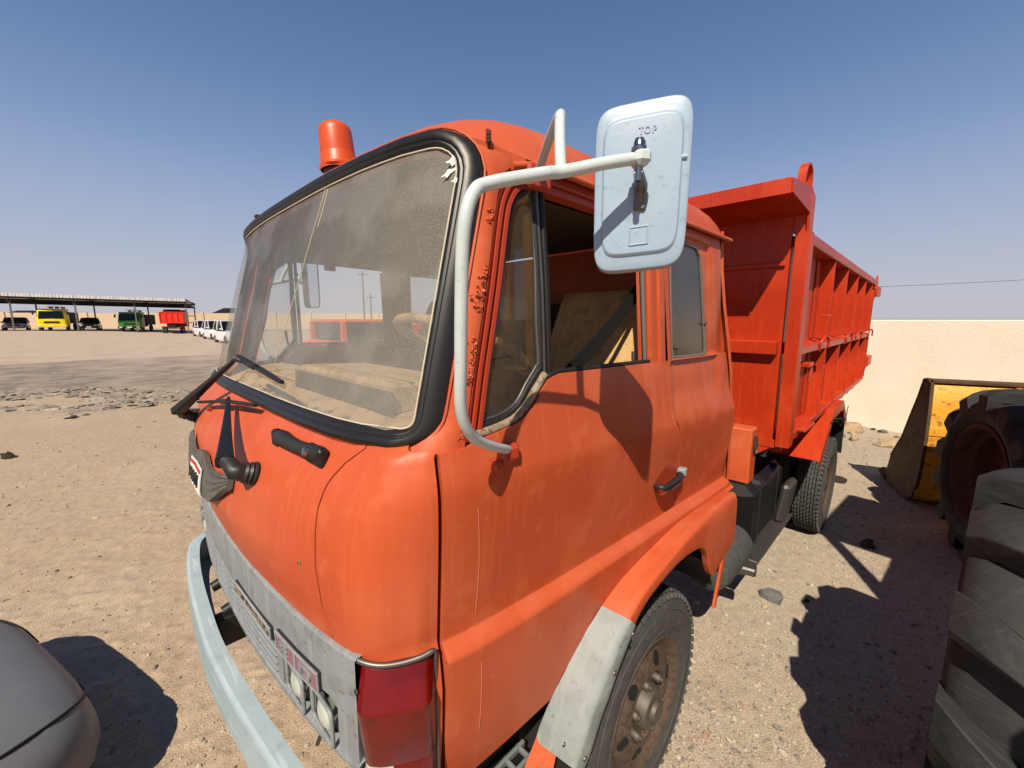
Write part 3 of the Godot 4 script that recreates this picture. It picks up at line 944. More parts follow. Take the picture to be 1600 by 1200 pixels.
	# division bar
	for q in [[0.806, 0.007, "division_bar", M.steel], [0.826, 0.009, "division_bar", M.black]]:
		mb = MB.new()
		mb.tube(PackedVector3Array([Vector3((side_x(1.86, q[0]) - 0.018) * sx, 1.85, q[0] + 0.004), Vector3((side_x(2.1, q[0]) - 0.018) * sx, 2.1, q[0]), Vector3((side_x(2.32, q[0]) - 0.018) * sx, 2.325, q[0] - 0.006)]), q[1], 8)
		part(door, q[2], mb, q[3])
	# rear quarter: pressed surround with the fixed pane
	var zq := [1.462, 2.20]
	var ql := [Vector2(1.548, 1.868), Vector2(1.56, 1.858), Vector2(1.84, 1.853), Vector2(1.868, 1.87), Vector2(1.868, 1.90), Vector2(1.815, 2.22), Vector2(1.79, 2.27), Vector2(1.74, 2.29), Vector2(1.55, 2.29), Vector2(1.53, 2.27)]
	var bound := [Vector2(1.485, 1.852), Vector2(1.49, 1.851), Vector2(1.95, 1.846), Vector2(2.13, 1.845), Vector2(2.10, 1.95), Vector2(2.03, 2.24), Vector2(2.01, 2.34), Vector2(1.95, 2.352), Vector2(1.50, 2.352), Vector2(1.450, 2.35)]
	rows = []
	var qi := []
	var qo := []
	for q in ql: qi.append(Vector3(side_x(q.y, q.x) * sx, q.y, q.x))
	for q in bound: qo.append(Vector3((side_x(q.y, q.x) - 0.03 * smoothstep(2.0, 2.13, q.x)) * sx, q.y, q.x))
	var ci := crv(qi, 4, true); var co := crv(qo, 4, true)
	for f in [0.0, 0.3, 0.55, 0.62, 0.70, 0.92, 1.0, 1.001]:
		var line := PackedVector3Array()
		for k in ci.size() + 1:
			var a := co[k % co.size()]; var b := ci[k % ci.size()]
			var p := a.lerp(b, min(f, 1.0))
			var dep := 0.0
			if f > 0.6: dep = 0.012
			if f > 1.0: dep = 0.03
			p.x -= dep * sx
			line.append(p)
		rows.append(line)
	mb = MB.new(); mb.grid(rows, Vector3(0, 2.05, 1.7), true)
	var qp := part(T, "rear_quarter", mb, M.cab)
	mb = MB.new()
	var rim := PackedVector3Array()
	for p in ci: rim.append(p - Vector3(0.014 * sx, 0, 0))
	mb.tube(rim, 0.007, 6, false, 1.0, true)
	part(qp, "window_rubber", mb, M.post)
	mb = MB.new()
	cen = Vector3.ZERO
	for p in rim: cen += p / rim.size()
	for k in rim.size(): mb.tri(cen, rim[k], rim[(k + 1) % rim.size()], Vector3(sx, 0, 0), Vector3(sx, 0, 0), Vector3(sx, 0, 0))
	part(qp, "rear_window", mb, M.dustyglass if sx < 0 else M.glass)
	for q in [[1.855, 1.985], [1.575, 1.895]]:
		mb = MB.new()
		mb.lathe([Vector2(0.009, 0.0), Vector2(0.009, 0.006), Vector2(0.005, 0.010), Vector2(0, 0.010)], 10, Transform3D(Basis(Vector3(0, 0, 1), PI / 2 * (1.0 if sx < 0 else -1.0)), Vector3((side_x(q[1], q[0]) - 0.01) * sx, q[1], q[0])))
		part(qp, "window_stud", mb, M.steel)

# ---------------------------------------------------------------- fittings of the truck
func fp(x: float, y: float, lift := 0.0) -> Vector3:   # a point on the front panel
	var p := cab(at_x(abs(x)), y, 1.0 if x >= 0 else -1.0)
	return p - Vector3(0, 0, lift)

func text_mesh(t: String, size: float, depth: float) -> TextMesh:
	var f := SystemFont.new()
	f.font_names = PackedStringArray(["Droid Sans"])
	f.font_weight = 700
	var m := TextMesh.new()
	m.text = t
	m.font = f
	m.font_size = 48
	m.pixel_size = size / 48.0
	m.depth = depth
	m.curve_step = 3.0
	return m

func add_front(T: Node3D):
	var mb: MB
	# grille: ledge, face and lower lip, following the bow of the front
	var gz := func(x: float, y: float) -> float: return plan[int(at_x(abs(x)))].y - 0.012 - 0.019 * clamp(1.0 - pow(x / 0.74, 2.0), 0.0, 1.0) - 0.012 * (1.30 - y)
	var rows := []
	var sect := [[1.306, 0.034], [1.312, 0.030], [1.312, 0.006], [1.306, 0.0], [1.23, 0.0], [1.180, 0.0], [1.176, 0.004], [1.174, 0.03]]
	for q in sect:
		var line := PackedVector3Array()
		for k in 61:
			var x: float = (k / 30.0 - 1.0) * 0.838
			line.append(Vector3(x, q[0], gz.call(x, q[0]) + q[1]))
		rows.append(line)
	mb = MB.new(); mb.grid(rows, Vector3(0, 1.2, 1.0))
	rows = []
	for q in [[1.062, 0.02], [1.060, 0.004], [1.056, 0.0], [1.042, 0.0], [1.037, 0.006], [1.037, 0.06]]:
		var line := PackedVector3Array()
		for k in 61:
			var x: float = (k / 30.0 - 1.0) * 0.838
			line.append(Vector3(x, q[0], gz.call(x, q[0]) + q[1]))
		rows.append(line)
	mb.grid(rows, Vector3(0, 1.2, 1.0))
	for sx in [-1.0, 1.0]:
		for q in [[0.835, 0.775], [0.505, 0.470]]:
			rows = []
			for y in [1.045, 1.08, 1.12, 1.172]:
				var line := PackedVector3Array()
				for k in 5:
					var x: float = lerp(q[0], q[1], k / 4.0) * sx
					line.append(Vector3(x, y, gz.call(x, y) + (0.001 if q[0] > 0.6 else 0.003)))
				rows.append(line)
			mb.sheet(rows, Vector3(0, 1.2, 1.0), 0.04)
	var gr := part(T, "grille", mb, M.grille)
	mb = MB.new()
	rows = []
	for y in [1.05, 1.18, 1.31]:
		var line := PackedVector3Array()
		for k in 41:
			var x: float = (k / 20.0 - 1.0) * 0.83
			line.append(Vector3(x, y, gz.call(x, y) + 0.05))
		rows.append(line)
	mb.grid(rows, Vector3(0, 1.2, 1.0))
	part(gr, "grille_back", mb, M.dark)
	for sx in [-1.0, 1.0]:
		rows = []
		for y in [1.045, 1.11, 1.172]:
			var line := PackedVector3Array()
			for k in 6:
				var x: float = lerp(0.50, 0.78, k / 5.0) * sx
				line.append(Vector3(x, y, gz.call(x, y) + 0.022))
			rows.append(line)
		mb = MB.new(); mb.grid(rows, Vector3(0, 1.2, 1.0))
		part(gr, "lamp_recess", mb, M.grille)
	for s in 5:
		mb = MB.new()
		var y0 := 1.064 + s * 0.0215
		rows = []
		for q in [[0.0, 0.04], [0.0, 0.016], [0.002, 0.014], [0.009, 0.0], [0.0115, -0.004], [0.0135, -0.002], [0.0145, 0.002], [0.0145, 0.04]]:
			var line := PackedVector3Array()
			for k in 33:
				var x: float = (k / 16.0 - 1.0) * 0.468
				line.append(Vector3(x, y0 + q[0], gz.call(x, y0) + 0.004 + q[1]))
			rows.append(line)
		mb.grid(rows, Vector3(0, y0 + 0.009, 0.6))
		part(gr, "slat", mb, M.grille)
	# dirt washed down on to the ledge
	mb = MB.new()
	var rng := RandomNumberGenerator.new(); rng.seed = 9
	rows = []
	for q in [0.012, 0.024, 0.033]:
		var line := PackedVector3Array()
		for k in 90:
			var x: float = (k / 44.5 - 1.0) * 0.82
			line.append(Vector3(x, 1.3145 + (0.004 * rng.randf() if q > 0.02 else 0.0), gz.call(x, 1.312) + q + (rng.randf() * 0.007 if q < 0.02 else 0.0)))
		rows.append(line)
	mb.grid(rows, Vector3(0, 1.2, 0.3))
	var dl := part(gr, "ledge_dirt", mb, M.dust)
	# badges: a long dark bar and framed letters on each side
	for b in [[-0.165, -0.468, 1.176, 1.198, 0.020, "", ""], [-0.505, -0.612, 1.172, 1.224, 0.030, "E", ""], [-0.612, -0.718, 1.172, 1.224, 0.030, "D", ""]]:
		var xa: float = b[0]; var xb: float = b[1]
		var A := Vector3(xa, 0, gz.call(xa, 1.19)); var Bv := Vector3(xb, 0, gz.call(xb, 1.19))
		var dir := (Bv - A).normalized()
		var nn := dir.cross(Vector3.UP).normalized()
		if nn.z > 0: nn = -nn
		var bs := Basis(-dir, Vector3.UP, nn)     # letters read from in front
		if bs.determinant() < 0: bs = Basis(dir, Vector3.UP, nn)
		var w := A.distance_to(Bv)
		var yc: float = (b[2] + b[3]) * 0.5
		var h: float = b[3] - b[2]
		if b[5] == "": yc = 1.190; h = 0.036
		var ctr := Vector3((xa + xb) * 0.5, yc, (A.z + Bv.z) * 0.5) + nn * 0.007
		mb = MB.new(); mb.box(ctr - nn * 0.004, Vector3(w, h, 0.010), bs, 0.002)
		var bg := part(gr, "badge", mb, M.plastic)
		mb = MB.new()
		for s in [-1.0, 1.0]:
			mb.box(ctr + bs * Vector3(0, s * (h * 0.5 - 0.0015), 0.002), Vector3(w, 0.003, 0.006), bs, 0.001)
			mb.box(ctr + bs * Vector3(s * (w * 0.5 - 0.0015), 0, 0.0016), Vector3(0.003, h - 0.006, 0.005), bs, 0.001)
		part(bg, "badge_frame", mb, M.silver)
		if b[5] == "":
			mb = MB.new()
			for k in 26:
				mb.box(ctr + bs * Vector3(rng.randf_range(-0.46, 0.46) * w, rng.randf_range(-0.3, 0.3) * h, 0.0015), Vector3(rng.randf_range(0.006, 0.03), rng.randf_range(0.003, 0.008), 0.002), bs)
			part(bg, "old_glue", mb, M.seal)
		else:
			mb = MB.new(); mb.box(ctr + bs * Vector3(0, 0, 0.0015), Vector3(w * 0.86, h * 0.80, 0.003), bs, 0.001)
			part(bg, "letter_ground", mb, M.letter)
			var tm := text_mesh(b[5], 0.050, 0.006)
			var o := part(bg, "letter", tm, M.grille)
			o.transform = Transform3D(bs.scaled_local(Vector3(1.9, 0.85, 0.7)), ctr + bs * Vector3(0, 0, 0.005))
	# headlamps: a bright oblong frame with two bowls on each side
	for sx in [-1.0, 1.0]:
		for q in [0.575, 0.705]:
			var z: float = gz.call(q, 1.12)
			var xf := Transform3D(Basis(Vector3(1, 0, 0), -PI / 2), Vector3(q * sx, 1.103, z + 0.012)).scaled_local(Vector3(0.72, 1.0, 0.72))
			mb = MB.new()
			var ring := PackedVector3Array(); var outs := PackedVector3Array()
			for c in [[0.058, 0.052], [-0.058, 0.052], [-0.058, -0.052], [0.058, -0.052]]:
				for j in 6:
					var a0: float = atan2(c[1], c[0]) - PI / 4 + (PI / 2) * j / 5.0
					ring.append(Vector3(q * sx + sign(c[0]) * 0.046 + cos(a0) * 0.012, 1.104 + sign(c[1]) * 0.032 + sin(a0) * 0.012, z + 0.002))
			mb.tube(ring, 0.005, 6, false, 1.0, true)
			var hl := part(T, "headlight", mb, M.grille)
			mb = MB.new()
			mb.lathe([Vector2(0.0, -0.045), Vector2(0.02, -0.043), Vector2(0.038, -0.028), Vector2(0.049, -0.004), Vector2(0.062, 0.0)], 28, xf)
			part(hl, "bowl", mb, M.reflector)
			mb = MB.new()
			mb.lathe([Vector2(0.05, 0.002), Vector2(0.045, 0.008), Vector2(0.028, 0.014), Vector2(0.0, 0.017)], 28, xf)
			part(hl, "lens", mb, M.clearlens)
	# corner lamps: a red wedge over a clear foot, wrapped round the corner
	for sx in [-1.0, 1.0]:
		var i0 := at_x(0.837); var i1 := at_z(0.437)
		rows = []
		for q in [[1.298, -0.004], [1.296, 0.006], [1.288, 0.010], [1.226, 0.046], [1.218, 0.048], [1.14, 0.036], [1.10, 0.030], [1.075, 0.026]]:
			var line := PackedVector3Array()
			for k in 15:
				var t := k / 14.0
				var p := cab(lerp(i0, i1, t), 1.29, sx)
				var nn := plan_n[int(lerp(i0, i1, t))]
				var e: float = q[1] * min(1.0, min(t, 1.0 - t) * 7.0 + 0.3)
				p += Vector3(nn.x * sx, 0, nn.y) * e
				p.y = q[0]
				line.append(p)
			rows.append(line)
		mb = MB.new(); mb.sheet(rows, Vector3(0, 1.2, 1.0), 0.03)
		var lp := part(T, "corner_lamp", mb, M.redlens)
		rows = []
		for q in [[1.074, 0.026], [1.06, 0.027], [0.98, 0.022], [0.94, 0.012], [0.93, -0.004]]:
			var line := PackedVector3Array()
			for k in 15:
				var t := k / 14.0
				var p := cab(lerp(i0, i1, t), 1.29, sx)
				var nn := plan_n[int(lerp(i0, i1, t))]
				p += Vector3(nn.x * sx, 0, nn.y) * q[1] * min(1.0, min(t, 1.0 - t) * 7.0 + 0.3)
				p.y = q[0]
				line.append(p)
			rows.append(line)
		mb = MB.new()
		var r2 := []
		for l in rows: r2.append(l.slice(0, 7))
		mb.sheet(r2, Vector3(0, 1.2, 1.0), 0.02)
		part(lp, "clear_foot", mb, M.clearlens)
		mb = MB.new()
		r2 = []
		for l in rows: r2.append(l.slice(6, 15))
		mb.sheet(r2, Vector3(0, 1.2, 1.0), 0.02)
		part(lp, "red_foot", mb, M.redlens)
		var tr := []
		for k in 12:
			var t := k / 11.0
			var p := cab(lerp(i0 - 0.3, i1 + 0.4, t), 1.29, sx)
			var nn := plan_n[int(lerp(i0, i1, t))]
			p += Vector3(nn.x * sx, 0, nn.y) * 0.009
			p.y = 1.306 - 0.008 * sin(t * PI) + 0.002 * t
			tr.append(p)
		var last: Vector3 = tr[-1]
		for yy in [1.296, 1.27, 1.18, 1.06, 0.95]:
			var p := cab(i1 + 0.35, 1.29, sx)
			tr.append(Vector3(p.x + 0.007 * sx, yy, p.z))
		mb = MB.new(); mb.tube(crv(tr, 2), PackedFloat32Array(range(33).map(func(k): return 0.0065 if k < 22 else 0.0038)), 7)
		part(lp, "chrome_trim", mb, M.steel)
		mb = MB.new()
		mb.lathe([Vector2(0.006, 0), Vector2(0.006, 0.004), Vector2(0, 0.005)], 10, Transform3D(Basis(Vector3.RIGHT, -PI / 2), cab(at_x(0.853), 1.29, sx) + Vector3(0, -0.04, -0.03)))
		part(lp, "lens_screw", mb, M.steel)
	# bumper: a pale bar with turned-back ends, its brackets and bolts
	var bar := []
	for q in [[-1.03, 0.56], [-1.03, 0.42], [-1.005, 0.32], [-0.93, 0.272], [-0.80, 0.234], [-0.55, 0.200], [-0.25, 0.172], [0.0, 0.158], [0.25, 0.162], [0.55, 0.178], [0.80, 0.208], [0.93, 0.245], [1.005, 0.32], [1.03, 0.42], [1.03, 0.56]]: bar.append(Vector3(q[0], 0.90, q[1]))
	var bc := crv(bar, 5)
	var outs := PackedVector3Array()
	for k in bc.size():
		var t := (bc[min(k + 1, bc.size() - 1)] - bc[max(k - 1, 0)]).normalized()
		outs.append(Vector3(t.z, 0, -t.x))
	mb = MB.new()
	var pr := [Vector2(0.0, -0.050), Vector2(0.0, -0.012), Vector2(-0.004, -0.003), Vector2(-0.014, 0.0), Vector2(-0.135, 0.004), Vector2(-0.145, 0.0), Vector2(-0.150, -0.012), Vector2(-0.150, -0.075), Vector2(-0.144, -0.075), Vector2(-0.144, -0.014), Vector2(-0.02, -0.012), Vector2(-0.008, -0.016), Vector2(-0.006, -0.050)]
	# "side" of the sweep points down or up according to the travel; make it hang below 0.90
	var tt := (bc[1] - bc[0]).normalized()
	if tt.cross(outs[0]).y < 0:
		for k in pr.size(): pr[k].x = -pr[k].x
	mb.sweep(pr, bc, outs, false, true)
	var bp := part(T, "bumper", mb, M.bumper)
	for x in [-0.70, 0.24]:
		mb = MB.new()
		mb.box(Vector3(x, 0.80, 0.40), Vector3(0.06, 0.12, 0.36), Basis(), 0.006)
		part(bp, "bracket", mb, M.black)
	for x in [-0.78, -0.73, -0.68, 0.68, 0.73, 0.78]:
		mb = MB.new()
		mb.lathe([Vector2(0.010, 0.0), Vector2(0.010, 0.005), Vector2(0.006, 0.009), Vector2(0, 0.010)], 10, Transform3D(Basis(Vector3.RIGHT, -PI / 2), Vector3(x, 0.83, 0.206 - (0.78 - abs(x)) * 0.1)))
		part(bp, "bolt", mb, M.bumper)
	# cross member, horn and hanging bits behind the bumper
	mb = MB.new()
	mb.box(Vector3(0, 0.78, 0.62), Vector3(1.5, 0.14, 0.1), Basis(), 0.01)
	part(T, "front_cross_member", mb, M.black)
	for x in [0.34, 0.14]:
		mb = MB.new()
		mb.lathe([Vector2(0, 0.06), Vector2(0.02, 0.06), Vector2(0.022, 0.02), Vector2(0.045, 0.0), Vector2(0.048, -0.004), Vector2(0.03, 0.01), Vector2(0.0, 0.015)], 20, Transform3D(Basis(Vector3.RIGHT, -PI / 2 - 0.3), Vector3(x, 0.95, 0.29)))
		part(T, "horn", mb, M.black)
	mb = MB.new()
	mb.tube(crv([Vector3(-0.50, 1.0, 0.33), Vector3(-0.49, 0.93, 0.31), Vector3(-0.50, 0.86, 0.34), Vector3(-0.485, 0.80, 0.33)], 5), 0.006, 6)
	mb.tube(crv([Vector3(-0.56, 0.98, 0.36), Vector3(-0.53, 0.90, 0.38), Vector3(-0.60, 0.84, 0.40)], 5), 0.005, 6)
	part(T, "hanging_wire", mb, M.steel)
	# winged emblem with a registration sticker
	var cx := 0.055
	var up := [[-0.335, 0.070], [-0.22, 0.052], [-0.115, 0.040], [-0.085, 0.058], [-0.04, 0.072], [0.04, 0.072], [0.085, 0.058], [0.115, 0.040], [0.22, 0.052], [0.335, 0.070]]
	var lo := [[-0.325, 0.045], [-0.25, 0.0], [-0.18, -0.038], [-0.11, -0.052], [-0.05, -0.056], [0.05, -0.056], [0.11, -0.052], [0.18, -0.038], [0.25, 0.0], [0.325, 0.045]]
	mb = MB.new()
	rows = []
	for f in [0.0, 0.12, 0.24, 0.25, 0.37, 0.49, 0.50, 0.62, 0.74, 0.75, 0.87, 1.0]:
		var line := PackedVector3Array()
		for k in 37:
			var t := k / 36.0
			var x: float = lerp(-0.335, 0.335, t)
			var yu: float = lut(x, up.map(func(q): return q[0]), up.map(func(q): return q[1]))
			var yl: float = lut(x, lo.map(func(q): return q[0]), lo.map(func(q): return q[1]))
			var y: float = 1.500 + lerp(yu, yl, f)
			var ridge: float = 0.008 * (1.0 - fposmod(f, 0.25) * 4.0) * smoothstep(0.10, 0.16, abs(x))
			line.append(fp(cx + x, y, 0.014 + ridge + 0.006 * smoothstep(0.12, 0.09, abs(x))))
		rows.append(line)
	mb.sheet(rows, Vector3(0, 1.5, 1.0), 0.014)
	var em := part(T, "winged_emblem", mb, M.wing)
	mb = MB.new()
	rows = []
	for r in 5:
		var line := PackedVector3Array()
		for k in 7:
			var x: float = lerp(-0.10, 0.10, k / 6.0)
			line.append(fp(cx + 0.03 + x, lerp(1.452, 1.538, r / 4.0) - 0.006 * abs(x) / 0.1, 0.026))
		rows.append(line)
	mb.sheet(rows, Vector3(0, 1.5, 1.0), 0.003)
	part(em, "sticker", mb, M.white)
	mb = MB.new()
	rows = []
	for r in 2:
		var line := PackedVector3Array()
		for k in 7:
			var x: float = lerp(-0.094, 0.094, k / 6.0)
			line.append(fp(cx + 0.03 + x, lerp(1.522, 1.533, r) - 0.006 * abs(x) / 0.1, 0.0285))
		rows.append(line)
	mb.grid(rows, Vector3(0, 1.5, 1.0))
	part(em, "red_band", mb, M.redink)
	# its figures, in Arabic-Indic numerals and strokes
	var strokes := [[[-0.072, 0.0], [-0.072, 0.04]], [[-0.048, 0.03], [-0.040, 0.04], [-0.034, 0.028], [-0.046, 0.020], [-0.034, 0.0]], [[-0.006, 0.004], [0.006, 0.002], [0.010, 0.018], [0.0, 0.038], [-0.010, 0.018], [-0.006, 0.004]], [[0.034, 0.0], [0.034, 0.036], [0.044, 0.03], [0.05, 0.038]], [[0.074, 0.0], [0.084, 0.036]]]
	for s in strokes:
		var pts := []
		for q in s: pts.append(fp(cx + 0.03 + q[0], 1.468 + q[1], 0.0285))
		mb = MB.new(); mb.tube(PackedVector3Array(pts), 0.0032, 5, true, 1.0)
		part(em, "figure", mb, M.ink)
	# grab handle of black plastic under the windscreen
	var ga := fp(-0.368, 1.696); var gb := fp(-0.635, 1.698)
	var gp := []
	for k in 9: gp.append(fp(lerp(-0.430, -0.675, k / 8.0), 1.704, 0.020 + 0.008 * sin(k / 8.0 * PI)))
	mb = MB.new()
	mb.tube(crv(gp, 2), [0.016, 0.021, 0.022, 0.021, 0.020, 0.019, 0.018, 0.018, 0.017, 0.017, 0.018, 0.018, 0.019, 0.020, 0.021, 0.020, 0.016], 10, true, 0.8)
	var gh := part(T, "grab_handle", mb, M.plastic)
	for q in [[-0.42, 0.04], [-0.64, 0.08]]:
		mb = MB.new()
		mb.box(fp(q[0], 1.694, 0.010), Vector3(q[1], 0.045, 0.024), Basis(Vector3.UP, 0.05), 0.006)
		part(gh, "foot", mb, M.black)
	mb = MB.new()
	mb.lathe([Vector2(0.011, 0), Vector2(0.011, 0.006), Vector2(0.006, 0.009), Vector2(0, 0.009)], 6, Transform3D(Basis(Vector3.RIGHT, -PI / 2 + 0.4), fp(-0.645, 1.708, 0.044)))
	part(gh, "screw", mb, M.chrome)
	# wipers
	wiper(T, [fp(-0.390, 1.603, 0.0), fp(-0.388, 1.618, 0.045), fp(-0.340, 1.642, 0.070), fp(0.07, 1.738, 0.05)], [fp(0.40, 1.682, 0.045), fp(0.07, 1.725, 0.038), fp(-0.20, 1.748, 0.036)])
	wiper(T, [fp(0.56, 1.60, 0.0), fp(0.562, 1.614, 0.045), fp(0.52, 1.642, 0.078), ws3(Vector2(0.10, 1.862), 0.05)], [ws3(Vector2(0.17, 1.872), 0.024), ws3(Vector2(-0.06, 1.852), 0.018), ws3(Vector2(-0.32, 1.826), 0.014)])
	mb = MB.new()
	mb.tube(PackedVector3Array([fp(0.30, 1.665, 0.0), fp(0.30, 1.668, 0.02)]), 0.008, 8)
	part(T, "washer_jet", mb, M.jamb)

func wiper(T: Node3D, a: Array, b: Array):
	var mb := MB.new()
	# ribbed boot over the spindle
	var d: Vector3 = a[1] - a[0]
	var bs := Basis(Quaternion(Vector3.UP, d.normalized()))
	var l := d.length()
	mb.lathe([Vector2(0.0, -l * 0.7), Vector2(0.026, -l * 0.7), Vector2(0.026, -l * 0.05), Vector2(0.031, 0.0), Vector2(0.031, l * 0.12), Vector2(0.026, l * 0.2), Vector2(0.030, l * 0.3), Vector2(0.025, l * 0.45), Vector2(0.028, l * 0.55), Vector2(0.023, l * 0.7), Vector2(0.024, l * 1.05), Vector2(0, l * 1.1)], 18, Transform3D(bs, a[0]))
	mb.tube(PackedVector3Array([a[1] - d * 0.15, a[1] + d * 0.15, a[1].lerp(a[2], 0.5), a[2]]), [0.022, 0.023, 0.021, 0.019], 8)
	var w := part(T, "wiper", mb, M.plastic)
	mb = MB.new()
	var e: Vector3 = a[3] - a[2]
	var side := e.cross(Vector3(0, 0, -1)).normalized()
	var o := side.cross(e).normalized()
	var rows := []
	for q in [[-1.0, -0.5], [-1.0, 0.35], [-0.6, 0.5], [0.6, 0.5], [1.0, 0.35], [1.0, -0.5]]:
		var line := PackedVector3Array()
		for k in 9:
			var t := k / 8.0
			line.append(a[2] - e * 0.03 + e * 1.03 * t + side * q[0] * lerp(0.017, 0.005, t) + o * q[1] * lerp(0.042, 0.009, pow(t, 0.8)))
		rows.append(line)
	mb.sheet(rows, (a[2] + a[3]) * 0.5 - o, 0.008)
	mb.tube(crv([a[3] - e * 0.03, a[3], b[1] + (a[3] - b[1]) * 0.4, b[1]], 3), 0.005, 6)
	part(w, "arm", mb, M.black)
	mb = MB.new()
	var bp := crv([b[0], b[1], b[2]], 8)
	mb.tube(bp, 0.006, 5)
	var dn := -o
	var hi := PackedVector3Array()
	for k in bp.size():
		var t := float(k) / (bp.size() - 1)
		hi.append(bp[k] + o * (0.006 + 0.010 * sin(t * PI)))
	mb.tube(hi, 0.0045, 5)
	mb.box(b[1] + o * 0.014, Vector3(0.05, 0.018, 0.016), Basis.looking_at((b[2] - b[0]).normalized(), Vector3.UP) * Basis(Vector3.UP, PI / 2), 0.003)
	part(w, "blade", mb, M.rubber)

func add_side_fittings(T: Node3D):
	var mb: MB
	# door handles: dished recess, pull and lock
	for sx in [-1.0, 1.0]:
		var hx := func(y: float, z: float, l: float) -> Vector3:
			var p := cab(at_z(z), y, sx)
			p.x += sx * l
			return p
		mb = MB.new()
		var rows := []
		for q in [[1.0, 0.0015], [0.86, -0.001], [0.6, -0.012], [0.25, -0.018], [0.0, -0.019]]:
			var line := PackedVector3Array()
			for k in 29:
				var a := TAU * k / 28.0
				line.append(hx.call(1.404 + sin(a) * 0.052 * q[0], 1.475 + cos(a) * 0.085 * q[0], 0.0) + Vector3(sx * (0.0015 if q[1] > 0 else 0.002 + q[1] * 0.05), 0, 0))
			rows.append(line)
		mb.grid(rows, Vector3(0, 1.4, 1.4), true)
		var dh := part(T, "door_handle", mb, M.jamb)
		mb = MB.new()
		mb.tube(crv([hx.call(1.405, 1.39, 0.004), hx.call(1.404, 1.388, 0.026), hx.call(1.404, 1.41, 0.036), hx.call(1.406, 1.47, 0.038), hx.call(1.410, 1.53, 0.034), hx.call(1.412, 1.545, 0.02)], 4), 0.0135, 10, true, 0.7)
		part(dh, "pull", mb, M.plastic)
		mb = MB.new()
		mb.tube(crv([hx.call(1.391, 1.392, 0.034), hx.call(1.391, 1.42, 0.047), hx.call(1.394, 1.50, 0.047)], 4), 0.004, 6)
		part(dh, "bright_edge", mb, M.chrome)
		mb = MB.new()
		mb.box(hx.call(1.416, 1.568, 0.022), Vector3(0.034, 0.030, 0.036), Basis(Vector3.UP, 0.2), 0.005)
		mb.box(hx.call(1.406, 1.590, 0.018), Vector3(0.02, 0.018, 0.02), Basis(), 0.003)
		part(dh, "knuckle", mb, M.silver)
		mb = MB.new()
		mb.lathe([Vector2(0.012, 0), Vector2(0.012, 0.012), Vector2(0.008, 0.015), Vector2(0, 0.015)], 12, Transform3D(Basis(Vector3(0, 0, 1), PI / 2 * -sx), hx.call(1.365, 1.535, 0.004)))
		part(dh, "lock", mb, M.chrome)
	# near mirror: bent arm of painted tube, brackets, head
	for sx in [-1.0, 1.0]:
		var f := Vector3(sx * -1.0, 1, 1)
		var fl := func(p: Vector3) -> Vector3: return Vector3(p.x * -sx, p.y, p.z) if sx < 0 else Vector3(-p.x - 0.05, p.y - 0.02, p.z + 0.24)
		var ap := []
		for p in [Vector3(-0.958, 1.712, 0.632), Vector3(-0.975, 1.726, 0.60), Vector3(-1.0, 1.749, 0.545), Vector3(-1.03, 1.79, 0.470), Vector3(-1.05, 1.847, 0.430), Vector3(-1.07, 1.936, 0.415), Vector3(-1.09, 2.08, 0.405), Vector3(-1.10, 2.145, 0.405), Vector3(-1.105, 2.185, 0.418), Vector3(-1.11, 2.203, 0.447), Vector3(-1.14, 2.23, 0.535), Vector3(-1.15, 2.238, 0.568), Vector3(-1.19, 2.257, 0.632), Vector3(-1.215, 2.268, 0.675)]: ap.append(fl.call(p))
		mb = MB.new()
		var ac := crv(ap, 5)
		mb.tube(ac, 0.0104, 14)
		mb.box(fl.call(Vector3(-1.222, 2.270, 0.686)), Vector3(0.036, 0.028, 0.030), Basis(Vector3.UP, 0.5 * sx), 0.008)
		var am := part(T, "mirror_arm", mb, M.arm)
		mb = MB.new()
		var up := []
		for p in [Vector3(-1.148, 2.236, 0.566), Vector3(-1.13, 2.29, 0.585), Vector3(-1.105, 2.345, 0.615), Vector3(-1.09, 2.363, 0.635), Vector3(-1.06, 2.368, 0.66), Vector3(-1.0, 2.356, 0.705), Vector3(-0.93, 2.338, 0.76)]: up.append(fl.call(p))
		mb.tube(crv(up, 5), 0.0094, 12)
		part(am, "stay", mb, M.arm)
		mb = MB.new()
		mb.box(fl.call(Vector3(-0.925, 2.325, 0.765)), Vector3(0.016, 0.055, 0.07), Basis(Vector3.UP, 0.15 * sx), 0.006)
		part(am, "roof_bracket", mb, M.jamb)
		mb = MB.new()
		mb.box(fl.call(Vector3(-0.958, 1.705, 0.632)), Vector3(0.028, 0.042, 0.058), Basis(Vector3.UP, 0.1 * sx), 0.010)
		mb.box(fl.call(Vector3(-0.962, 1.685, 0.595)), Vector3(0.02, 0.022, 0.03), Basis(), 0.006)
		part(am, "bracket", mb, M.jamb)
		# clamp and stud
		var ctr: Vector3 = fl.call(Vector3(-1.197, 2.240, 0.738))
		var out: Vector3 = fl.call(Vector3(-0.872, 0.02, 0.49)).normalized()      # along the head, outwards
		var fr: Vector3 = fl.call(Vector3(-0.49, 0.0, -0.872)).normalized()       # back of the head, forwards
		var upv := Vector3(0.0, 1.0, 0.0)
		mb = MB.new()
		var sp: Vector3 = fl.call(Vector3(-1.222, 2.268, 0.682))
		mb.lathe([Vector2(0.0, -0.035), Vector2(0.006, -0.035), Vector2(0.006, 0.028), Vector2(0.010, 0.028), Vector2(0.011, 0.016), Vector2(0.013, 0.014), Vector2(0.013, 0.0)], 6, Transform3D(Basis(Vector3.UP, 0.2), sp))
		mb.lathe([Vector2(0.0, 0.034), Vector2(0.0075, 0.032), Vector2(0.008, 0.022), Vector2(0.013, 0.018), Vector2(0.013, 0.012)], 10, Transform3D(Basis(), sp))
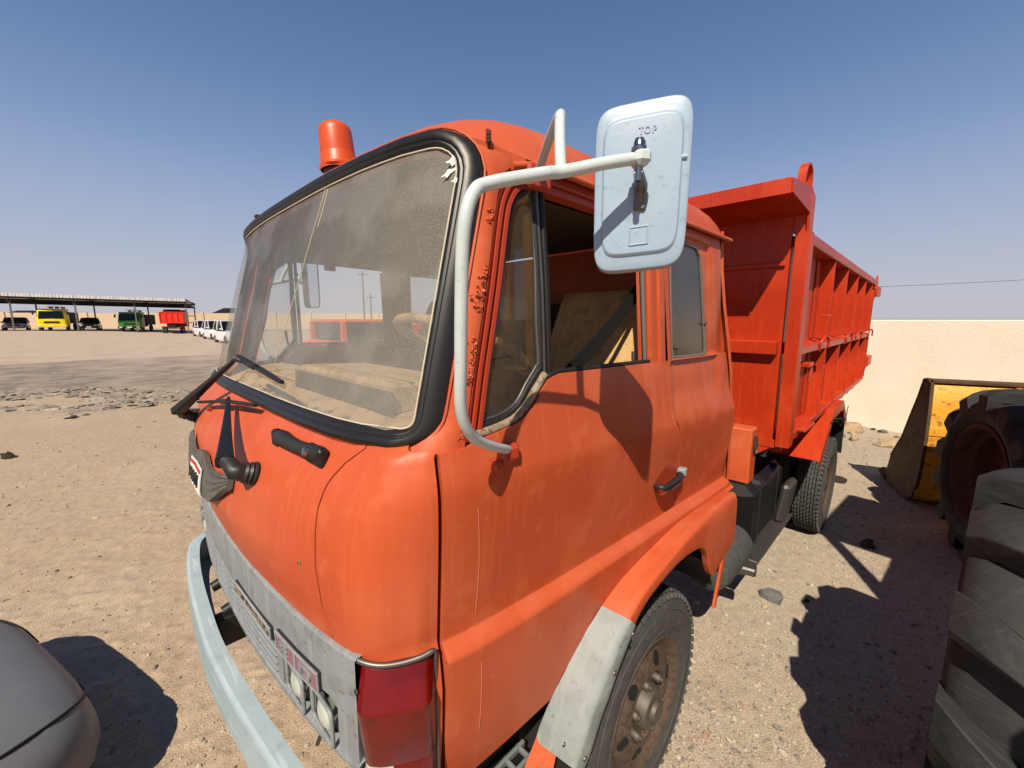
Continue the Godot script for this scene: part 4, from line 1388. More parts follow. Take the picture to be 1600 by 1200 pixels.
		part(am, "stud", mb, M.chrome)
		mb = MB.new()
		mb.tube(PackedVector3Array([sp + Vector3(0, -0.018, 0), ctr + Vector3(0, 0.0, 0) + fr * 0.014, ctr + Vector3(0, -0.03, 0) + fr * 0.010]), [0.008, 0.012, 0.010], 8)
		mb.box(ctr + Vector3(0, -0.02, 0) + fr * 0.012, Vector3(0.022, 0.048, 0.012), Basis(out, upv, out.cross(upv)), 0.004)
		part(am, "clamp", mb, M.steel)
		# head: pressed back with a stepped panel, rolled edge, glass behind
		var hw := 0.0835; var hh := 0.147
		var ov := func(sc: float, dep: float, n := 48, inx := 0.0) -> PackedVector3Array:
			var line := PackedVector3Array()
			for k in n + 1:
				var a := TAU * k / n
				var r := 0.042 * sc
				var qx: float = clamp(cos(a) * 1.9, -1, 1); var qy: float = clamp(sin(a) * 1.9, -1, 1)
				var px: float = sign(cos(a)) * pow(abs(cos(a)), 0.34) * (hw - inx) * sc
				var py: float = sign(sin(a)) * pow(abs(sin(a)), 0.26) * (hh - inx) * sc
				# top edge leans up towards the outside, the foot narrows
				py += px * 0.05
				px *= 1.0 + py * 0.12
				line.append(ctr + out * px + upv * py + fr * dep)
			return line
		mb = MB.new()
		var rws := [ov.call(1.0, -0.032), ov.call(1.0, -0.006), ov.call(0.992, -0.001), ov.call(0.975, 0.002), ov.call(0.90, 0.003, 48), ov.call(0.84, 0.004, 48), ov.call(0.815, 0.0045), ov.call(0.80, 0.0085), ov.call(0.775, 0.0095), ov.call(0.5, 0.0105), ov.call(0.1, 0.0105), ov.call(0.001, 0.0105)]
		mb.grid(rws, ctr - fr * 0.3, true)
		var hd := part(T, "mirror_head", mb, M.mirror if sx < 0 else M.plastic)
		mb = MB.new()
		var gl: PackedVector3Array = ov.call(0.96, -0.030)
		for k in gl.size() - 1: mb.tri(ctr - fr * 0.030, gl[k], gl[k + 1], -fr, -fr, -fr)
		part(hd, "mirror_glass", mb, M.glassmirror)
		var hb := Basis(out if sx < 0 else -out, upv, fr)
		if hb.determinant() < 0: hb = Basis(-hb.x, upv, fr)
		mb = MB.new()
		var fpts := PackedVector3Array()
		for q in [[-0.016, -0.103], [0.016, -0.101], [0.016, -0.070], [-0.016, -0.072]]: fpts.append(ctr + hb * Vector3(q[0], q[1], 0.0105))
		for k in 4: mb.tube(PackedVector3Array([fpts[k], fpts[(k + 1) % 4]]), 0.0016, 5)
		part(hd, "pressed_square", mb, M.mirror)
		mb = MB.new()
		mb.tube(PackedVector3Array([ctr + hb * Vector3(0.066, 0.042, 0.004), ctr + hb * Vector3(0.076, 0.043, 0.003)]), 0.005, 8)
		part(hd, "drain_dimple", mb, M.mirror)
		var tm := text_mesh("TOP", 0.017, 0.0016)
		var o := part(hd, "lettering", tm, M.mirror)
		o.transform = Transform3D(hb, ctr + hb * Vector3(0.008, 0.092, 0.0108))
	# orange box with a worn label behind the cab's corner
	for sx in [-1.0, 1.0]:
		mb = MB.new()
		mb.box(Vector3(0.965 * sx, 1.31, 2.335), Vector3(0.12, 0.29, 0.10), Basis(), 0.008)
		var sb := part(T, "side_box", mb, M.cab)
		mb = MB.new()
		mb.box(Vector3(1.031 * sx, 1.37, 2.34), Vector3(0.004, 0.09, 0.04), Basis(), 0.001)
		part(sb, "worn_label", mb, M.rust)
		mb = MB.new()
		mb.tube(crv([Vector3(1.034 * sx, 1.40, 2.325), Vector3(1.036 * sx, 1.35, 2.32), Vector3(1.034 * sx, 1.32, 2.34), Vector3(1.036 * sx, 1.35, 2.36), Vector3(1.034 * sx, 1.40, 2.355)], 4), 0.003, 5)
		part(sb, "loop", mb, M.steel)

func add_paint_scars(T: Node3D):
	# a pale run down the door and a few scratches
	for q in [[0.545, 1.60, 1.33, 0.012], [0.552, 1.22, 1.02, 0.004]]:
		var pts := []
		for k in 9:
			var t := k / 8.0
			var p := cab(at_z(q[0] + q[3] * sin(t * 2.2)), lerp(float(q[1]), float(q[2]), t), -1.0)
			pts.append(p - Vector3(0.0003, 0, 0))
		var mb := MB.new(); mb.tube(crv(pts, 3), 0.0011, 4)
		part(T, "paint_scratch", mb, M.scar)

func add_interior(T: Node3D):
	var mb := MB.new()
	var rows := []
	for q in [[0.40, 1.725], [0.50, 1.762], [0.62, 1.770], [0.74, 1.765], [0.80, 1.75], [0.83, 1.70], [0.84, 1.40]]:
		var line := PackedVector3Array()
		for k in 31:
			var t := k / 15.0 - 1.0
			line.append(Vector3(t * 0.895, q[1], q[0] + 0.10 * pow(abs(t), 6.0) * (1.0 if q[0] < 0.7 else 0.0)))
		rows.append(line)
	mb.grid(rows, Vector3(0, 1.3, 0.6))
	var db := part(T, "dashboard", mb, M.dust)
	mb = MB.new()
	mb.box(Vector3(-0.335, 1.795, 0.64), Vector3(0.66, 0.085, 0.26), Basis(Vector3.RIGHT, 0.05), 0.012)
	part(db, "instrument_hood", mb, M.dust)
	mb = MB.new()
	mb.box(Vector3(-0.335, 1.792, 0.507), Vector3(0.692, 0.062, 0.006), Basis(Vector3.RIGHT, 0.05), 0.001)
	part(db, "hood_front", mb, M.trim)
	mb = MB.new()
	mb.box(Vector3(-0.335, 1.8405, 0.57), Vector3(0.69, 0.002, 0.004), Basis(Vector3.RIGHT, 0.05))
	part(db, "hood_seam", mb, M.belt)
	for q in [[0.25, 0.60, 0.30, 0.012], [0.62, 0.60, 0.22, 0.012], [-0.78, 0.62, 0.12, 0.01]]:
		mb = MB.new()
		mb.box(Vector3(q[0], 1.766 + q[3] * 0.5, q[1]), Vector3(q[2], q[3], 0.14), Basis(), 0.004)
		part(db, "vent_tray", mb, M.dust)
	mb = MB.new()
	var rng := RandomNumberGenerator.new(); rng.seed = 12
	for k in 60:
		mb.box(Vector3(rng.randf_range(-0.86, 0.3), 1.742 + rng.randf() * 0.006, rng.randf_range(0.41, 0.455)), Vector3(rng.randf_range(0.004, 0.02), 0.004, rng.randf_range(0.004, 0.012)), Basis(Vector3.UP, rng.randf() * 3), 0.001)
	var cr := part(db, "crumbs", mb, M.seal); cr.set_meta("kind", "stuff")
	# steering wheel
	var sc := Vector3(-0.46, 1.915, 0.90)
	var sb := Basis(Vector3.RIGHT, 0.42)
	var ring := PackedVector3Array()
	for k in 48: ring.append(sc + sb * Vector3(cos(TAU * k / 48) * 0.225, 0, sin(TAU * k / 48) * 0.225))
	mb = MB.new(); mb.tube(ring, 0.0155, 10, false, 1.0, true)
	var sw := part(T, "steering_wheel", mb, M.dust)
	for a in [0.25, PI - 0.25]:
		mb = MB.new()
		mb.tube(PackedVector3Array([sc + sb * Vector3(0, -0.045, 0), sc + sb * Vector3(cos(a) * 0.12, -0.03, sin(a) * 0.12), sc + sb * Vector3(cos(a) * 0.22, 0, sin(a) * 0.22)]), 0.011, 8)
		part(sw, "spoke", mb, M.plastic)
	mb = MB.new()
	mb.lathe([Vector2(0, 0.0), Vector2(0.035, -0.005), Vector2(0.05, -0.03), Vector2(0.03, -0.07), Vector2(0.025, -0.5), Vector2(0, -0.5)], 20, Transform3D(sb, sc))
	part(sw, "hub", mb, M.plastic)
	# seats
	for q in [[-0.595, 0.54], [0.05, 0.42], [0.55, 0.44]]:
		mb = MB.new()
		mb.box(Vector3(q[0], 1.40, 1.17), Vector3(q[1], 0.16, 0.46), Basis(Vector3.RIGHT, -0.06), 0.06)
		var st := part(T, "seat", mb, M.seat)
		mb = MB.new()
		rows = []
		var prf := [[0.0, 0.12], [0.12, 0.155], [0.35, 0.15], [0.6, 0.12], [0.8, 0.10], [0.93, 0.075], [1.0, 0.03]]
		for f in prf:
			var line := PackedVector3Array()
			for k in 25:
				var a := TAU * k / 24.0
				var ex: float = sign(cos(a)) * pow(abs(cos(a)), 0.45) * q[1] * 0.5 * (1.0 - 0.14 * f[0] * f[0])
				var ez: float = sign(sin(a)) * pow(abs(sin(a)), 0.6) * f[1] * 0.5
				line.append(Vector3(q[0] + ex, 1.46 + f[0] * 0.66, 1.40 + f[0] * 0.20 + ez))
			rows.append(line)
		var cap := PackedVector3Array()
		for k in 25: cap.append(Vector3(q[0], 2.125, 1.60))
		rows.append(cap)
		mb.grid(rows, Vector3(q[0], 1.8, 1.49), true)
		part(st, "backrest", mb, M.seat)
	# seat belt across the door opening
	mb = MB.new()
	rows = []
	for k in 10:
		var t := k / 9.0
		var p := Vector3(-0.82, 2.20, 1.56).lerp(Vector3(-0.45, 1.52, 1.02), t) + Vector3(-0.10, 0.02, -0.04) * sin(t * PI)
		rows.append(PackedVector3Array([p + Vector3(0, 0.024, -0.018), p + Vector3(0, -0.024, 0.018)]))
	mb.grid(rows, Vector3(2, 2, 1.3))
	part(T, "seat_belt", mb, M.belt)
	mb = MB.new()
	mb.tube(PackedVector3Array([Vector3(-0.897, 1.85, 1.29), Vector3(-0.896, 1.895, 1.288)]), 0.006, 8)
	part(T, "lock_pin", mb, M.steel)

func wheel(T: Node3D, called: String, ctr: Vector3, R: float, W: float, out: float, dual_inner := false) -> MeshInstance3D:
	# axle along x, out = side the face looks to
	var xf := Transform3D(Basis(Vector3(0, 0, 1), -PI / 2 * out), Vector3.ZERO)
	var h := W * 0.5
	var mb := MB.new()
	var r1 := R - 0.012
	var prof := [Vector2(R * 0.56, h * 0.55), Vector2(R * 0.60, h * 0.86), Vector2(R * 0.68, h * 0.985), Vector2(R * 0.78, h * 1.0), Vector2(R * 0.88, h * 0.95), Vector2(R * 0.955, h * 0.86), Vector2(r1 - 0.004, h * 0.78), Vector2(r1, h * 0.70)]
	var ribs := [0.66, 0.44, 0.22, 0.0, -0.22, -0.44, -0.66]
	var full := prof.duplicate()
	for k in ribs.size():
		var c: float = ribs[k] * h
		if k > 0:
			full.append(Vector2(R - 0.015, c + 0.085 * h)); 
		full.append(Vector2(R, c + 0.07 * h)); full.append(Vector2(R, c - 0.07 * h)); full.append(Vector2(R - 0.015, c - 0.085 * h))
	full.append(Vector2(r1, -h * 0.70))
	for k in range(prof.size() - 2, -1, -1): full.append(Vector2(prof[k].x, -prof[k].y))
	full.reverse()
	mb.lathe(full, 56, xf)
	var ty := part(T, called, mb, M.tyre, ctr)
	# zigzag cuts in the ribs and shoulder blocks
	mb = MB.new()
	for j in 64:
		var a := TAU * j / 64.0
		for k in ribs.size():
			var c: float = ribs[k] * h
			var aa := a + (0.02 if k % 2 else -0.01)
			mb.box(xf * Vector3(cos(aa) * (R + 0.0015), c, sin(aa) * (R + 0.0015)), Vector3(0.011, 0.022, 0.13 * h), xf.basis * Basis(Vector3.UP, -aa + 0.0) * Basis(Vector3(1, 0, 0), PI / 2), 0.0)
		for s in [-1.0, 1.0]:
			mb.box(xf * Vector3(cos(a) * (R - 0.014), s * h * 0.80, sin(a) * (R - 0.014)), Vector3(0.022, 0.028, 0.018), xf.basis * Basis(Vector3.UP, -a) * Basis(Vector3(0, 0, 1), -0.5 * s), 0.003)
	var tb := part(ty, "tread_blocks", mb, M.tyre); tb.set_meta("kind", "stuff")
	# raised rings on the sidewall
	mb = MB.new()
	for q in [[0.70, 0.992], [0.865, 0.965]]:
		var ring := PackedVector3Array()
		for k in 48: ring.append(xf * Vector3(cos(TAU * k / 48) * R * q[0], h * q[1], sin(TAU * k / 48) * R * q[0]))
		mb.tube(ring, 0.003, 5, false, 1.0, true)
	part(ty, "sidewall_rings", mb, M.tyre)
	# rim
	mb = MB.new()
	mb.lathe([Vector2(R * 0.56, -h * 0.7), Vector2(R * 0.50, -h * 0.4), Vector2(R * 0.50, h * 0.5), Vector2(R * 0.545, h * 0.62), Vector2(R * 0.60, h * 0.80), Vector2(R * 0.625, h * 0.86), Vector2(R * 0.615, h * 0.90), Vector2(R * 0.585, h * 0.88), Vector2(R * 0.55, h * 0.72), Vector2(R * 0.50, h * 0.62)], 44, xf)
	var face: Array
	if dual_inner: face = []
	else: face = [Vector2(R * 0.505, h * 0.60), Vector2(R * 0.47, h * 0.70), Vector2(R * 0.42, h * 0.78), Vector2(R * 0.34, h * 0.86), Vector2(R * 0.305, h * 0.86), Vector2(R * 0.285, h * 0.70), Vector2(R * 0.20, h * 0.62), Vector2(R * 0.185, h * 0.62)]
	if called == "rear_wheel" and not dual_inner: face = [Vector2(R * 0.505, h * 0.55), Vector2(R * 0.46, h * 0.30), Vector2(R * 0.38, -h * 0.35), Vector2(R * 0.30, -h * 0.45), Vector2(R * 0.1, -h * 0.45)]
	if face: 
		face.reverse()
		mb.lathe(face, 44, xf)
	var rim := part(ty, "rim", mb, M.rim)
	if dual_inner: return ty
	var front := called == "front_wheel"
	var hz: float = h * (0.62 if front else -0.45)
	for k in 6:
		var a := TAU * k / 6.0 + 0.35
		if front:
			# hand holes
			mb = MB.new()
			mb.lathe([Vector2(0.0, 0.0), Vector2(0.023, 0.0), Vector2(0.026, 0.004), Vector2(0.028, 0.0)], 14, xf * Transform3D(Basis(Vector3.UP, -a) * Basis(Vector3(0, 0, 1), -0.35), Vector3(cos(a) * R * 0.415, h * 0.792, sin(a) * R * 0.415)))
			part(ty, "hand_hole", mb, M.dark)
		mb = MB.new()
		var b := a + 0.5
		var rr: float = R * (0.245 if front else 0.3)
		mb.lathe([Vector2(0.023, 0.0), Vector2(0.023, 0.004), Vector2(0.019, 0.006), Vector2(0.019, 0.03), Vector2(0.016, 0.036), Vector2(0.010, 0.037), Vector2(0.010, 0.046), Vector2(0.0, 0.047)], 6, xf * Transform3D(Basis(Vector3.UP, b * 1.3), Vector3(cos(b) * rr, hz, sin(b) * rr)))
		part(ty, "wheel_nut", mb, M.nut)
	mb = MB.new()
	if front: mb.lathe([Vector2(R * 0.19, hz - 0.02), Vector2(R * 0.185, hz + 0.035), Vector2(R * 0.165, hz + 0.05), Vector2(R * 0.10, hz + 0.055), Vector2(R * 0.09, hz + 0.07), Vector2(0, hz + 0.075)], 28, xf)
	else: mb.lathe([Vector2(R * 0.22, hz - 0.02), Vector2(R * 0.22, hz + 0.10), Vector2(R * 0.15, hz + 0.13), Vector2(0, hz + 0.135)], 28, xf)
	part(ty, "hub_cap", mb, M.nut)
	return ty

func add_fenders(T: Node3D):
	var mb: MB
	for sx in [-1.0, 1.0]:
		# arch: inner edge on the body, crown, rounded shoulder, lip (x, y, z) from the front foot to the rear
		var st := [
			[0.80, 0.76, 1.020, 0.755, 0.865, 0.70],
			[0.835, 0.85, 1.028, 0.845, 0.905, 0.79],
			[0.895, 0.945, 1.034, 0.94, 0.965, 0.89],
			[0.985, 1.045, 1.038, 1.04, 1.045, 0.995],
			[1.08, 1.105, 1.040, 1.103, 1.125, 1.07],
			[1.20, 1.145, 1.042, 1.148, 1.225, 1.11],
			[1.40, 1.172, 1.042, 1.180, 1.40, 1.13],
			[1.55, 1.186, 1.042, 1.198, 1.54, 1.12],
			[1.67, 1.186, 1.042, 1.203, 1.655, 1.09],
			[1.735, 1.184, 1.042, 1.205, 1.715, 1.03],
			[1.78, 1.182, 1.042, 1.205, 1.75, 0.96],
			[1.815, 1.180, 1.042, 1.206, 1.79, 0.905],
			[1.86, 1.178, 1.042, 1.206, 1.83, 0.905],
			[2.00, 1.172, 1.042, 1.203, 1.97, 0.94],
			[2.075, 1.170, 1.042, 1.198, 2.065, 0.965]]
		# z body, y body, x out, y top edge, z lip, y lip
		var rows := []
		for q in st:
			var ib := Vector3(abs(cab(at_z(q[0]), q[1], 1.0).x) - 0.004, q[1] + 0.006, q[0])
			var top := Vector3(q[2], q[3], lerp(q[0], q[4], 0.35))
			var lip := Vector3(q[2] + 0.004, q[5], q[4])
			var line := PackedVector3Array()
			var s1 := top + (ib - top) * 0.35
			var s2 := top + (lip - top) * 0.30
			line.append(ib); line.append(ib.lerp(s1, 0.5))
			for k in 6:
				var t := k / 5.0
				line.append(s1.lerp(top, t).lerp(top.lerp(s2, t), t))
			line.append(s2.lerp(lip, 0.5)); line.append(lip)
			line.append(lip + Vector3(-0.006, -0.004, 0)); line.append(lip + Vector3(-0.03, 0.002, 0))
			for k in line.size(): line[k].x *= sx
			rows.append(line)
		var fine := []
		for r in rows.size() - 1:
			for j in 4:
				var line := PackedVector3Array()
				for k in rows[0].size():
					line.append((rows[r][k] as Vector3).cubic_interpolate(rows[r + 1][k], rows[max(r - 1, 0)][k], rows[min(r + 2, rows.size() - 1)][k], j / 4.0))
				fine.append(line)
		fine.append(rows[-1])
		var cut := 14
		var rear := fine.slice(cut)
		mb = MB.new(); mb.sheet(rear, Vector3(0, 1.0, 1.45), 0.012)
		# closed tail
		var tail: PackedVector3Array = fine[-1]
		for k in range(1, tail.size() - 1): mb.tri(Vector3(0.95 * sx, 0.98, 2.06), tail[k], tail[k + 1], Vector3(0, 0, 1), Vector3(0, 0, 1), Vector3(0, 0, 1))
		part(T, "wheel_arch", mb, M.cab)
		# silver-painted front length, a little dented
		var nz := FastNoiseLite.new(); nz.seed = 4; nz.frequency = 9.0
		var frt := fine.slice(0, cut + 2)
		for r in frt.size():
			for k in frt[r].size():
				var p: Vector3 = frt[r][k]
				var e := 0.006 + 0.006 * nz.get_noise_3dv(p)
				frt[r][k] = p + Vector3(e * sx, e * 0.6, -e * 0.4)
		mb = MB.new(); mb.sheet(frt, Vector3(0, 1.0, 1.45), 0.006)
		var sl := part(T, "silver_arch", mb, M.silver)
		for q in [[2, 8], [10, 8], [cut, 9], [2, 2]]:
			mb = MB.new()
			var p: Vector3 = frt[q[0]][q[1]]
			mb.lathe([Vector2(0.008, 0.0), Vector2(0.007, 0.004), Vector2(0.0, 0.006)], 8, Transform3D(Basis(Vector3(0, 0, 1), PI / 2 * -sx), p))
			part(sl, "rivet", mb, M.steel)
		# orange filler below the door in front of the wheel
		mb = MB.new()
		mb.quad(Vector3(0.915 * sx, 0.97, 0.93), Vector3(0.90 * sx, 0.70, 0.745), Vector3(0.965 * sx, 0.70, 0.80), Vector3(0.96 * sx, 0.93, 0.89), Vector3(sx, 0.2, -0.6))
		part(T, "arch_filler", mb, M.cab)
		# step of punched plate
		mb = MB.new()
		mb.box(Vector3(0.93 * sx, 0.685, 0.60), Vector3(0.22, 0.02, 0.42), Basis(), 0.003)
		var sp := part(T, "step", mb, M.black)
		for r in 5:
			mb = MB.new()
			mb.box(Vector3((0.845 + r * 0.044) * sx, 0.706, 0.60), Vector3(0.012, 0.022, 0.42), Basis(), 0.003)
			part(sp, "step_bar", mb, M.tread)
		for k in 8:
			mb = MB.new()
			mb.box(Vector3(0.935 * sx, 0.704, 0.41 + k * 0.054), Vector3(0.20, 0.018, 0.012), Basis(), 0.003)
			part(sp, "step_bar", mb, M.tread)
		mb = MB.new()
		mb.box(Vector3(0.80 * sx, 0.78, 0.62), Vector3(0.05, 0.22, 0.4), Basis(), 0.01)
		part(sp, "step_bracket", mb, M.black)
		# rubber flap behind the front wheel
		mb = MB.new()
		mb.box(Vector3(0.88 * sx, 0.93, 1.99), Vector3(0.28, 0.22, 0.012), Basis(Vector3.RIGHT, 0.12), 0.002)
		var fl := part(T, "mud_flap", mb, M.rubber)
		mb = MB.new()
		mb.box(Vector3(1.03 * sx, 0.80, 1.93), Vector3(0.012, 0.24, 0.03), Basis(Vector3.RIGHT, 0.35), 0.003)
		part(fl, "flap_strip", mb, M.cab)
		# dark inner lining of the arch
		mb = MB.new()
		rows = []
		for k in 15:
			var a := lerp(0.48, PI - 0.15, k / 14.0)
			rows.append(PackedVector3Array([Vector3(0.50 * sx, 0.45 + sin(a) * 0.62, 1.43 + cos(a) * 0.62), Vector3(0.99 * sx, 0.45 + sin(a) * 0.62, 1.43 + cos(a) * 0.62)]))
		mb.grid(rows, Vector3(0.7 * sx, 0.45, 1.43))
		part(T, "arch_lining", mb, M.dark)

func add_chassis(T: Node3D):
	var mb := MB.new()
	for sx in [-1.0, 1.0]: mb.box(Vector3(0.38 * sx, 0.80, 3.7), Vector3(0.07, 0.20, 6.3), Basis(), 0.008)
	for z in [0.8, 2.2, 3.6, 5.4, 6.7]: mb.box(Vector3(0, 0.80, z), Vector3(0.72, 0.16, 0.08))
	part(T, "chassis_frame", mb, M.dark)
	for z in [1.43, 4.78]:
		mb = MB.new()
		mb.tube(PackedVector3Array([Vector3(-0.85, 0.45, z), Vector3(0.85, 0.45, z)]), 0.065, 14)
		mb.lathe([Vector2(0, -0.16), Vector2(0.10, -0.15), Vector2(0.17, -0.08), Vector2(0.18, 0.0), Vector2(0.17, 0.08), Vector2(0.10, 0.15), Vector2(0, 0.16)], 20, Transform3D(Basis(Vector3.RIGHT, PI / 2), Vector3(0, 0.47, z)))
		var ax := part(T, "axle", mb, M.dark)
		for sx in [-1.0, 1.0]:
			mb = MB.new()
			for k in 6: mb.box(Vector3(0.44 * sx, 0.58 + k * 0.014, z), Vector3(0.07, 0.012, 1.1 - k * 0.12), Basis(), 0.002)
			part(ax, "leaf_spring", mb, M.dark)
	mb = MB.new()
	mb.box(Vector3(0, 0.85, 1.2), Vector3(0.6, 0.5, 1.1), Basis(), 0.05)
	part(T, "engine", mb, M.dark)
	# black fuel tank with straps, air tank in front of it, tool bits
	mb = MB.new()
	mb.box(Vector3(-0.70, 0.70, 3.28), Vector3(0.42, 0.46, 0.86), Basis(), 0.06)
	var ft := part(T, "fuel_tank", mb, M.black)
	for z in [3.05, 3.52]:
		mb = MB.new()
		mb.box(Vector3(-0.70, 0.70, z), Vector3(0.434, 0.474, 0.05), Basis(), 0.06)
		part(ft, "tank_strap", mb, M.plastic)
	mb = MB.new()
	mb.box(Vector3(-0.955, 0.64, 3.62), Vector3(0.06, 0.30, 0.26), Basis(Vector3.FORWARD, -0.12), 0.02)
	mb.box(Vector3(-0.93, 0.48, 3.28), Vector3(0.12, 0.02, 0.95), Basis(), 0.006)
	part(ft, "guard_plate", mb, M.steel)
	mb = MB.new()
	mb.lathe([Vector2(0, -0.26), Vector2(0.07, -0.25), Vector2(0.115, -0.22), Vector2(0.125, -0.18), Vector2(0.125, 0.18), Vector2(0.115, 0.22), Vector2(0.07, 0.25), Vector2(0, 0.26)], 24, Transform3D(Basis(Vector3.RIGHT, PI / 2), Vector3(-0.86, 0.62, 2.50)))
	mb.tube(PackedVector3Array([Vector3(-0.86, 0.50, 2.36), Vector3(-0.86, 0.47, 2.36)]), 0.02, 8)
	part(T, "air_tank", mb, M.tyre)
	mb = MB.new()
	mb.box(Vector3(-0.92, 0.46, 2.74), Vector3(0.16, 0.05, 0.10), Basis(Vector3.UP, 0.2), 0.01)
	mb.box(Vector3(-0.90, 0.42, 2.78), Vector3(0.05, 0.07, 0.05), Basis(Vector3.UP, 0.4), 0.01)
	part(T, "drain_valve", mb, M.steel)
	# plate with two pale bars below the tipper's front wall
	mb = MB.new(); mb.box(Vector3(-0.80, 1.215, 2.86), Vector3(0.14, 0.07, 0.02), Basis(), 0.006)
	var pl := part(T, "marker_plate", mb, M.plastic)
	for y in [1.198, 1.228]:
		mb = MB.new(); mb.box(Vector3(-0.80, y, 2.848), Vector3(0.10, 0.012, 0.006), Basis(), 0.001)
		part(pl, "pale_bar", mb, M.silver)
	# wheels
	for sx in [-1.0, 1.0]:
		wheel(T, "front_wheel", Vector3(0.862 * sx, 0.452, 1.43), 0.452, 0.215, sx)
		wheel(T, "rear_wheel", Vector3(0.975 * sx, 0.452, 4.78), 0.452, 0.215, sx)
		wheel(T, "rear_wheel", Vector3(0.715 * sx, 0.452, 4.78), 0.452, 0.215, sx, true)
		# angular mudguard over the rear wheels
		var pf := [Vector2(3.93, 0.90), Vector2(4.20, 1.10), Vector2(4.42, 1.245), Vector2(4.97, 1.245), Vector2(5.36, 1.0)]
		var mb2 := MB.new()
		var rows := []
		for q in pf: rows.append(PackedVector3Array([Vector3(0.58 * sx, q.y, q.x), Vector3(1.085 * sx, q.y, q.x)]))
		for k in rows.size() - 1: mb2.quad(rows[k][0], rows[k][1], rows[k + 1][1], rows[k + 1][0], Vector3(0, 1, -0.4 if k < 2 else 0.2))
		# hanging side lip
		for k in rows.size() - 1:
			var a: Vector3 = rows[k][1]; var b: Vector3 = rows[k + 1][1]
			var o := Vector3(0.012 * sx, 0, 0)
			var d0 := Vector3(0.0, -0.085, 0.03 if k < 2 else 0.0); var d1 := Vector3(0.0, -0.085, 0.03 if k < 1 else 0.0)
			mb2.quad(a + o, b + o, b + o + d1, a + o + d0, Vector3(sx, 0, 0))
			mb2.quad(a, b, b + o, a + o, Vector3(0, 1, 0))
		var mg := part(T, "rear_mudguard", mb2, M.dump)
		mb2 = MB.new()
		mb2.box(Vector3(0.85 * sx, 0.82, 5.40), Vector3(0.46, 0.40, 0.014), Basis(Vector3.RIGHT, -0.08), 0.002)
		part(mg, "mud_flap", mb2, M.rubber)
		mb2 = MB.new()
		mb2.box(Vector3(1.04 * sx, 0.86, 5.47), Vector3(0.06, 0.13, 0.10), Basis(), 0.012)
		part(mg, "tail_lamp", mb2, M.plastic)
		for w in [[4.25, 4.95], [4.4, 5.2]]:
			mb2 = MB.new()
			mb2.tube(crv([Vector3(1.10 * sx, 1.16, w[0]), Vector3(1.115 * sx, 1.12, lerp(w[0], w[1], 0.4)), Vector3(1.12 * sx, 1.05, lerp(w[0], w[1], 0.7)), Vector3(1.11 * sx, 1.16, w[1])], 5), 0.0035, 5)
			part(mg, "loose_wire", mb2, M.black)

